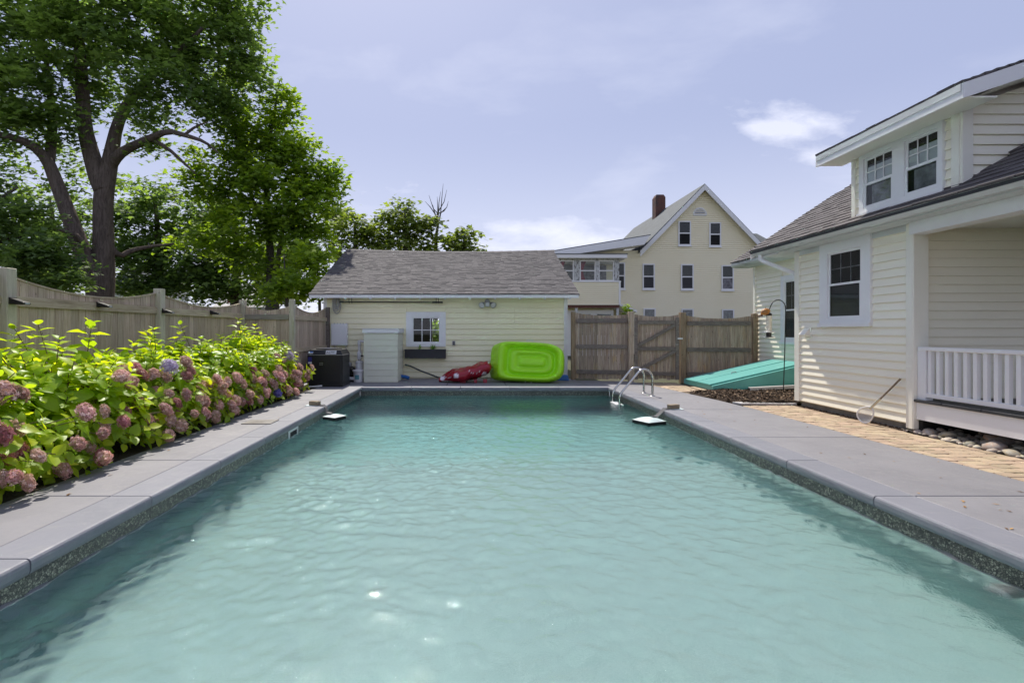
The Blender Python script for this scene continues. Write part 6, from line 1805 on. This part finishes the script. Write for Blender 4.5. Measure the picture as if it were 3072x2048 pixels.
# young maple with its light green crown
Yy = 20.0; b2 = at(620, 690, Yy); base = (b2.x, Yy, -.05)
limbs = [([(b2.x, Yy, -.06), (b2.x, Yy, .8)] + limb(Yy, (620, 690), (622, 600), (615, 500), (610, 400), (622, 300), (635, 230), (642, 185)), [.22, .20, .17, .15, .12, .09, .06, .04, .02]),
         ([(b2.x + .25, Yy + .2, -.06)] + limb(Yy, (632, 690), (636, 610), (650, 520), (680, 440), (705, 370)), [.14, .13, .10, .07, .05, .02]),
         (limb(Yy, (616, 520), (570, 440), (545, 340), (530, 230)), [.08, .06, .04, .02])]
cl = [pxc(640, 250, Yy, 38, 55, .9), pxc(655, 215, Yy, 22, 40, .7), pxc(615, 320, Yy, 75, 60), pxc(680, 340, Yy, 60, 50), pxc(730, 400, Yy, 62, 55), pxc(640, 420, Yy - .6, 90, 70), pxc(560, 400, Yy, 80, 70), pxc(545, 300, Yy + .4, 60, 70, .9), pxc(530, 210, Yy + .6, 45, 70, .8), pxc(705, 480, Yy - .4, 85, 65), pxc(610, 500, Yy - .6, 95, 60), pxc(520, 470, Yy, 75, 60, .9), pxc(560, 560, Yy, 90, 50, .8), pxc(680, 560, Yy - .4, 80, 50, .9), pxc(755, 430, Yy + .3, 42, 40, .6), pxc(765, 390, Yy + .3, 22, 26, .5), pxc(450, 400, Yy, 60, 60, .8), pxc(470, 560, Yy + .3, 70, 50, .6), pxc(600, 625, Yy, 70, 30, .5)]
_, n = tree('young_maple_tree', 'young maple with light green crown rising behind the shed corner', base, limbs, cl, M['leaf_young'], M['bark2'], 23, .165, 400, .55); NL += n
# darker trees behind
Yb = 27.0
for k, (lab, px, cl, sd) in enumerate((
    ('dark leafy tree just behind the maple trunk', 360, [pxc(340, 480, Yb, 95, 60), pxc(420, 520, Yb, 90, 65), pxc(300, 560, Yb, 85, 60), pxc(390, 610, Yb, 110, 60), pxc(330, 440, Yb, 60, 35, .6), pxc(460, 610, Yb, 80, 60), pxc(330, 655, Yb, 110, 35), pxc(430, 660, Yb, 90, 30)], 31),
    ('dark leafy tree behind the low boughs at the picture edge', 120, [pxc(110, 480, Yb, 90, 60, .8), pxc(40, 540, Yb, 110, 70), pxc(130, 590, Yb, 110, 70), pxc(60, 640, Yb, 120, 50)], 32),
    ('dark tree filling the gap under the young maple', 540, [pxc(500, 520, Yb, 80, 70), pxc(560, 600, Yb, 110, 60), pxc(660, 600, Yb, 90, 70), pxc(480, 640, Yb, 80, 45), pxc(560, 660, Yb, 90, 30), pxc(650, 665, Yb, 80, 30)], 33))):
    b = at(px, 700, Yb); base = (b.x, Yb, -.05)
    _, n = tree('shade_tree', lab, base, [([(b.x, Yb, -.06)] + limb(Yb, (px, 690), (px + 5, 600), (px, 500), (px - 5, 460)), [.3, .26, .2, .12, .04])], cl, M['leaf_maple'], M['bark'], sd, .22, 200, .9, 'trees beyond the side fence'); NL += n
# bright shrubs by the shed's side
for lab, px, Ys, cl, sd in (
    ('bright shrub crowding the shed roof edge below the young maple', 735, 19.0, [pxc(720, 610, 19, 45, 60), pxc(745, 560, 19.5, 35, 50, .8), pxc(690, 650, 18.5, 50, 40), pxc(725, 665, 18, 35, 30)], 41),
    ('vine tangled shrub rising beyond the fence corner post', 660, 17.0, [pxc(660, 640, 17, 40, 50, .8), pxc(640, 670, 17, 50, 35), pxc(690, 600, 17, 25, 50, .6)], 42)):
    b = at(px, 700, Ys); base = (b.x, Ys, -.05)
    _, n = tree('leafy_shrub', lab, base, [([(b.x, Ys, -.06)] + limb(Ys, (px, 700), (px - 5, 640), (px - 8, 580)), [.07, .06, .04, .015])], cl, M['leaf_young'], M['bark2'], sd, .17, 260, .45, cat='shrub'); NL += n
_, n = tree('leafy_shrub', 'green shrub glimpsed through the shed window', (-1.8, 26.0, -.05), [([(-1.8, 26, -.06), (-1.8, 26, 1.2), (-1.75, 26, 2.0)], [.06, .05, .02])], [((-1.8, 26, .8), (1.1, .6, .8), 1.0), ((-1.5, 26.5, 1.5), (.9, .6, .7), 1.0)], M['leaf_young'], M['bark2'], 43, .15, 330, .4, cat='shrub'); NL += n
# far trees over the shed roof
Yf = 38.0
for lab, px, top, cl, sd in (
    ('round far tree above the middle of the shed roof', 930, 460, [pxc(930, 500, Yf, 55, 45), pxc(880, 530, Yf, 55, 40), pxc(985, 530, Yf, 50, 40), pxc(930, 560, Yf, 90, 40), pxc(920, 468, Yf, 25, 22, .7)], 51),
    ('small far tree lowest over the shed roof towards the yellow house', 1065, 530, [pxc(1065, 560, Yf, 50, 38), pxc(1040, 575, Yf, 50, 30), pxc(1095, 582, Yf, 35, 26), pxc(1060, 535, Yf, 25, 16, .7)], 52),
    ('far tree peeking between young maple and shed roof ridge', 815, 490, [pxc(812, 520, Yf, 38, 32), pxc(840, 550, Yf, 55, 40), pxc(785, 560, Yf, 50, 55), pxc(770, 500, Yf + 2, 40, 50, .8)], 53)):
    b = at(px, 600, Yf); base = (b.x, Yf, -.05)
    _, n = tree('far_tree', lab, base, [([(b.x, Yf, -.06)] + limb(Yf, (px, 640), (px + 2, 580), (px, top + 20)), [.35, .3, .2, .05])], cl, M['leaf_far'], M['bark2'], sd, .30, 85, .8, 'trees beyond the shed'); NL += n
# dead limbs
t = thing('dead_tree', 'bare dead branches sticking up behind the far round tree', 'tree', tuple(Vector((at(1000, 600, 39).x, 39, -.05))))
b = at(1000, 600, 39)
m = MB(); m.tube([(b.x, 39, -.05)] + limb(39, (1000, 600), (1002, 540), (1008, 505)), [.2, .16, .12, .07], 8); m.build('trunk', M['bark2'], t, smooth='all')
rr = random.Random(6)
for tipx, tipy in ((1018, 422), (1026, 436), (1012, 440), (1030, 462), (1004, 452), (985, 448), (976, 462), (994, 470), (1024, 480)):
    sx = 1004 + rr.uniform(-6, 6); P_ = limb(39, (sx, 512), (sx + (tipx - sx) * .25 + rr.uniform(-3, 3), 490), (sx + (tipx - sx) * .7 + rr.uniform(-5, 5), (490 + tipy) / 2), (tipx, tipy))
    m = MB(); m.tube(P_, [.06, .045, .03, .010], 6); m.build('limb', M['bark2'], t, smooth='all')

# ================================================================== NEIGHBOURING HOUSES
NY = 31.0
nh = thing('yellow_house', 'tall pale yellow gabled house with brick chimney beyond the gate fence', 'house', (13.9, NY, 0))
kx = NY / FPX
RXc, RZc = 13.88, 9.95; ELX, ERX = 10.35, 17.35; EZh = 6.35; GS = (RZc - EZh) / (ERX - RXc)
fn = Fr((0, NY), (1, 0), (0, -1)); fnw = Fr((0, NY - .032), (1, 0), (0, -1))
m = MB(); m.prism([(ELX, NY, 0), (ERX, NY, 0), (ERX, NY, EZh), (RXc, NY, RZc - .05), (ELX, NY, EZh)], (0, 13, 0)); m.box(4.6, ELX - .01, NY, NY + 8, 0, 6.2); m.build('wall', M['farsiding'], nh)
mb = MB(); z = .1
while z < RZc - .25:
    za = z + .115
    a, b = (4.6 if z < 5.95 else ELX), ERX
    def cl_(q): return (max(a, RXc - (RZc - .06 - q) / GS) if q > EZh else a, min(b, RXc + (RZc - .06 - q) / GS) if q > EZh else b)
    (ab, bb), (at2, bt) = cl_(z), cl_(za)
    fn.lap(mb, ab, bb, at2, bt, z, za - .008, .050, .003); z += .115
mb.build('siding', M['farsiding'], nh, stuff=True)
rf = part('roof', nh, (RXc, NY, RZc))
ov = .35; yo = NY - .35; y1 = 44
for sx, ex in ((-1, ELX), (1, ERX)):
    e = (ex + sx * .30, EZh - .30 * GS); m = MB()
    m.hexa([(e[0], yo, e[1]), (RXc, yo, RZc), (RXc, y1, RZc), (e[0], y1, e[1]), (e[0], yo, e[1] + .16), (RXc, yo, RZc + .16), (RXc, y1, RZc + .16), (e[0], y1, e[1] + .16)]); m.build('roof_slope', M['farroof'], rf)
    m = MB(); m.hexa([(e[0], yo - .05, e[1] - .26), (RXc + sx * .0, yo - .05, RZc - .22), (RXc, yo - .002, RZc - .22), (e[0], yo - .002, e[1] - .26), (e[0], yo - .05, e[1] + .08), (RXc, yo - .05, RZc + .10), (RXc, yo - .002, RZc + .10), (e[0], yo - .002, e[1] + .08)]); m.build('rake_board', M['white'], rf)
    m = MB(); m.hexa([(e[0], yo, e[1] - .03), (RXc, yo, RZc - .03), (RXc, NY, RZc - .03), (e[0], NY, e[1] - .03), (e[0], yo, e[1] - .005), (RXc, yo, RZc - .005), (RXc, NY, RZc - .005), (e[0], NY, e[1] - .005)]); m.build('rake_soffit', M['white'], rf)
# low wing roof to the left with its deep soffit
m = MB(); m.hexa([(4.55, 29.9, 5.90), (10.30, 29.9, 6.82), (10.30, 39, 6.82), (4.55, 39, 5.90), (4.55, 29.9, 6.0), (10.45, 29.9, 6.97), (10.45, 39, 6.97), (4.55, 39, 6.0)]); m.build('wing_roof', M['farroof'], nh)
m = MB(); m.hexa([(4.55, 29.86, 5.62), (10.05, 29.86, 6.38), (10.05, 29.9, 6.38), (4.55, 29.9, 5.62), (4.55, 29.86, 5.94), (10.36, 29.86, 6.90), (10.36, 29.9, 6.90), (4.55, 29.9, 5.94)]); m.build('wing_fascia', M['white'], nh)
m = MB(); m.hexa([(4.55, 29.9, 5.62), (10.05, 29.9, 6.38), (10.05, NY - .03, 6.38), (4.55, NY - .03, 5.62), (4.55, 29.9, 5.65), (10.05, 29.9, 6.41), (10.05, NY - .03, 6.41), (4.55, NY - .03, 5.65)]); m.build('wing_soffit', M['white'], nh)
def far_window(s0, s1, z0, z1, f=fnw, parent=nh, dark='dark', low='screen'):
    w_ = part('window', parent, f.p(s0, 0, z0)); c = .07; mid = (z0 + z1) / 2
    mb = MB(); f.box(mb, s0, s0 + c, .0, .06, z0, z1); f.box(mb, s1 - c, s1, 0, .06, z0, z1); f.box(mb, s0 + c, s1 - c, 0, .06, z1 - c, z1); f.box(mb, s0 + c, s1 - c, 0, .06, z0, z0 + c); mb.build('frame', M['white'], w_)
    mb = MB(); f.box(mb, s0 - .03, s1 + .03, .0605, .09, z0 - .08, z0); mb.build('sill', M['white'], w_)
    mb = MB(); f.box(mb, s0 + c, s1 - c, .03, .055, mid - .035, mid + .035); mb.build('meeting_rail', M['white'], w_)
    mb = MB(); f.box(mb, s0 + c, s1 - c, .034, .038, mid + .035, z1 - c); mb.build('pane', M['glass'], w_)
    mb = MB(); f.box(mb, s0 + c, s1 - c, .0235, .027, z0 + c, z1 - c); mb.build('dark_room', M[dark], w_)  # interior darkness painted as a flat sheet behind the pane
    mb = MB(); f.box(mb, s0 + c, s1 - c, .029, .033, z0 + c, mid - .035); mb.build('screen', M[low], w_)
def fx_(p): return (p - 1080) * kx
def fz_(p): return 1.39 + (760 - p) * kx
for a, b, c, d in ((1557, 1586, 508, 564), (1628, 1655, 511, 566)): far_window(fx_(a), fx_(b), fz_(d), fz_(c), low='dark')
for a, b, c, d in ((1475, 1503, 606, 664), (1563, 1592, 607, 665), (1656, 1684, 609, 666)): far_window(fx_(a), fx_(b), fz_(d), fz_(c), low='lace' if a == 1656 else 'screen')
for a, b, c, d in ((1477, 1505, 708, 766), (1564, 1592, 709, 767), (1657, 1685, 710, 768)): far_window(fx_(a), fx_(b), fz_(d), fz_(c), dark='lace')
far_window(fx_(1408), fx_(1435), fz_(664), fz_(603))
v_ = part('gable_vent', nh, (fx_(1607), NY, fz_(496)))
vc = fx_(1607); vz = fz_(496)
m = MB(); ring_ = [(vc + .38 * math.cos(a), NY - .03, vz + .04 + .42 * math.sin(a)) for a in np.linspace(0, PI, 15)]; m.tube(ring_ + [ring_[0]], .05, 6); m.build('frame', M['white'], v_)
m = MB(); m.prism([(vc + .36 * math.cos(a), NY - .026, vz + .04 + .40 * math.sin(a)) for a in np.linspace(0, PI, 15)], (0, .02, 0)); m.build('backing', M['charcoal'], v_)
for i in range(5):
    zz = vz + .06 + .075 * i; hw = .36 * math.sqrt(max(.02, 1 - ((zz - vz - .02) / .42) ** 2))
    m = MB(); m.hexa([(vc - hw, NY - .07, zz), (vc + hw, NY - .07, zz), (vc + hw, NY - .028, zz + .02), (vc - hw, NY - .028, zz + .02), (vc - hw, NY - .07, zz + .015), (vc + hw, NY - .07, zz + .015), (vc + hw, NY - .028, zz + .045), (vc - hw, NY - .028, zz + .045)]); m.build('louver', M['white'], v_)
# chimney
ck = part('chimney', nh, (12.6, 36, 8))
cyc = 37.0; cxl, cxr = (1506 - 1080) * cyc / FPX, (1527 - 1080) * cyc / FPX + .05; ctz = 1.39 + (760 - 446) * cyc / FPX
m = MB(); m.box(cxl, cxr, cyc, cyc + .7, 7.4, ctz - .2); m.hexa([(cxl, cyc, ctz - .2), (cxr, cyc, ctz - .2), (cxr, cyc + .7, ctz - .2), (cxl, cyc + .7, ctz - .2), (cxl + .1, cyc + .1, ctz), (cxr - .1, cyc + .1, ctz), (cxr - .1, cyc + .6, ctz), (cxl + .1, cyc + .6, ctz)]); m.build('stack', M['chimney'], ck)
m = MB(); m.hexa([(cxl - .12, cyc - .06, 8.15), (cxl + .1, cyc - .06, 8.4), (cxl + .1, cyc - .02, 8.4), (cxl - .12, cyc - .02, 8.15), (cxl - .12, cyc - .06, 8.35), (cxl + .1, cyc - .06, 8.6), (cxl + .1, cyc - .02, 8.6), (cxl - .12, cyc - .02, 8.35)]); m.build('flashing', M['greymetal'], ck)
# ell roof at the far side
el = part('side_ell', nh, (19, 36, 0))
m = MB(); m.hexa([(16, 34, 6.6), (21.0, 34, 6.6), (21.0, 40, 6.6), (16, 40, 6.6), (16, 36.5, 8.25), (20.2, 36.5, 8.25), (20.2, 37.5, 8.25), (16, 37.5, 8.25)]); m.build('ell_roof', M['shingle2'] if False else M['farroof'], el)
m = MB(); m.box(16.5, 20.6, 34.4, 39.6, 0, 6.6); m.build('ell_wall', M['farsiding'], el)
# enclosed upper porch on posts
SPY = 28.5; ks = SPY / FPX
def sx_(p): return (p - 1080) * ks
def sz_(p): return 1.39 + (760 - p) * ks
sp_ = part('sunporch', nh, (7, SPY, 2.8)); fs_p = Fr((0, SPY), (1, 0), (0, -1))
PX_L, PX_R = 4.3, sx_(1425)
m = MB(); m.box(PX_L, PX_R - .1, SPY + .02, NY - .05, sz_(700), sz_(648)); m.build('wall', M['farsiding'], sp_)
mb = MB(); z = sz_(700)
while z < sz_(650):
    fs_p.lap(mb, PX_L, PX_R - .1, PX_L, PX_R - .1, z, z + .102, .045, .002); z += .11
mb.build('siding', M['farsiding'], sp_, stuff=True)
m = MB(); m.box(PX_R - .1, PX_R, SPY - .055, SPY + .1, sz_(700), sz_(648)); m.build('corner_board', M['white'], sp_)
m = MB(); m.box(PX_L, PX_R + .02, SPY - .06, SPY + .05, sz_(648), sz_(645)); m.build('sill', M['white'], sp_)
m = MB(); m.box(PX_L - .1, sx_(1437), SPY - .32, NY - .02, sz_(594), sz_(586)); m.build('roof_slab', M['white'], sp_)
m = MB(); m.box(PX_L - .12, sx_(1438), SPY - .34, NY - .02, sz_(586), sz_(584)); m.build('roofing', M['farroof'], sp_)
m = MB(); m.box(PX_L, sx_(1422), SPY + .02, SPY + .12, sz_(598), sz_(594)); m.build('header', M['peeling'], sp_)
for a, b in ((1318, 1332), (1368, 1375), (1410, 1422), (1270, 1285)):
    m = MB(); m.box(sx_(a), sx_(b), SPY - .02, SPY + .10, sz_(645), sz_(598)); m.build('mullion', M['peeling'], sp_)
m = MB(); m.box(PX_L, PX_R - .2, NY - .3, NY - .25, sz_(645), sz_(598)); m.build('inner_wall', M['lace'], sp_)
for a, b, red in ((1285, 1318, 1), (1332, 1368, 1), (1375, 1410, 0)):
    mb = MB(); c = .05; x0_, x1_ = sx_(a), sx_(b); z0_, z1_ = sz_(645), sz_(598); mid = (z0_ + z1_) / 2
    fs_p.box(mb, x0_, x0_ + c, -.08, .0, z0_, z1_); fs_p.box(mb, x1_ - c, x1_, -.08, 0, z0_, z1_); fs_p.box(mb, x0_ + c, x1_ - c, -.08, 0, z0_, z0_ + c); fs_p.box(mb, x0_ + c, x1_ - c, -.08, 0, z1_ - c, z1_); fs_p.box(mb, x0_ + c, x1_ - c, -.07, -.005, mid - .03, mid + .03)
    mb.build('window', M['white'], sp_)
    mb = MB(); fs_p.box(mb, x0_ + c, x1_ - c, -.06, -.055, z0_ + c, z1_ - c); mb.build('pane', M['glass'], sp_)
    if red:
        mb = MB(); w2 = (x1_ - x0_) * .42
        vs_ = []
        for j in range(7):
            q = j / 6; ww = w2 * (1 - .45 * math.sin(q * PI))
            vs_ += [(x0_ + c, SPY + .25, z0_ + (z1_ - z0_) * q), (x0_ + c + ww, SPY + .28, z0_ + (z1_ - z0_) * q)]
        mb.add(vs_, [(2 * j, 2 * j + 1, 2 * j + 3, 2 * j + 2) for j in range(6)]); mb.build('curtain', M['redcurtain'], sp_)
m = MB(); m.box(PX_L, sx_(1422), SPY - .01, SPY + .15, sz_(707), sz_(700)); m.build('floor_beam', M['brown'], sp_)
for a in (1324, 1419):
    m = MB(); m.box(sx_(a) - .07, sx_(a) + .07, SPY, SPY + .14, 0, sz_(707)); m.build('post', M['peeling'], sp_)
lp = part('lower_porch', nh, (7, SPY + .6, 0)); fl_ = Fr((0, SPY + .5), (1, 0), (0, -1))
m = MB(); m.box(PX_L, sx_(1415), SPY + .5, SPY + .6, 0, sz_(711)); m.build('wall', M['white'], lp)
for a, b in ((1338, 1362), (1376, 1410)):
    mb = MB(); fl_.box(mb, sx_(a), sx_(b), .002, .02, sz_(770), sz_(720)); mb.build('window', M['glass'], lp)
    mb = MB(); fl_.box(mb, sx_(a) + .02, sx_(b) - .02, .0005, .0015, sz_(769), sz_(721)); mb.build('dark_room', M['lace'], lp)
m = MB(); m.hexa([(sx_(1426), SPY + .2, 2.78), (sx_(1466), SPY + .2, 2.42), (sx_(1466), NY, 2.42), (sx_(1426), NY, 2.78), (sx_(1426), SPY + .2, 2.90), (sx_(1466), SPY + .2, 2.54), (sx_(1466), NY, 2.54), (sx_(1426), NY, 2.90)]); m.build('awning_roof', M['white'], nh)
b = at(1440, 730, 26); base = (b.x, 26.0, -.05)
_, n = tree('garden_shrub', 'small green shrub showing above the fence by the gate post', base, [([(b.x, 26, -.06), (b.x, 26, 1.6), (b.x, 26, 2.3)], [.05, .04, .01])], [pxc(1440, 718, 26, 10, 10, 1.5), pxc(1440, 704, 26, 5, 10, 1.5)], M['leaf_young'], M['bark2'], 61, .14, 300, .2, cat='shrub'); NL += n

# house far behind the side fence, mostly hidden by leaves
gh = thing('grey_roofed_house', 'distant house with pale grey roof glimpsed under the trees behind the fence', 'house', (-16, 36, 0))
q0 = at(505, 690, 34); q1 = at(600, 690, 34)
m = MB(); m.box(q0.x, q1.x + 1, 34, 40, 0, 2.9); m.build('wall', M['white'], gh)
m = MB(); m.hexa([(q0.x - .3, 33.6, 2.8), (q1.x + 1.3, 33.6, 2.8), (q1.x + 1.3, 37, 4.6), (q0.x - .3, 37, 4.6), (q0.x - .3, 33.6, 2.95), (q1.x + 1.3, 33.6, 2.95), (q1.x + 1.3, 37, 4.75), (q0.x - .3, 37, 4.75)]); m.build('roof', M['boardwhite'], gh)
q2 = at(520, 695, 33); q3 = at(540, 668, 33)
m = MB(); m.hexa([tuple(q2), tuple(q2 + Vector((.5, 0, 0))), tuple(q2 + Vector((.5, .3, 0))), tuple(q2 + Vector((0, .3, 0))), tuple(q3), tuple(q3 + Vector((.25, 0, 0))), tuple(q3 + Vector((.25, .3, 0))), tuple(q3 + Vector((0, .3, 0)))]); m.build('red_gable_trim', M['redcurtain'], gh)
wh = thing('white_sided_house', 'distant white sided house glimpsed beside the maple trunk', 'house', (-25, 38, 0))
q0 = at(262, 690, 38); q1 = at(330, 690, 38)
m = MB(); m.box(q0.x, q1.x, 38, 44, 0, 4.4); m.build('wall', M['white'], wh)
m = MB(); m.prism([(q0.x - .3, 37.6, 4.4), (q1.x + .3, 37.6, 4.4), ((q0.x + q1.x) / 2, 37.6, 6.2)], (0, 7, 0)); m.build('roof', M['farroof'], wh)
print('LEAVES', NL, 'OBJECTS', len(bpy.data.objects))
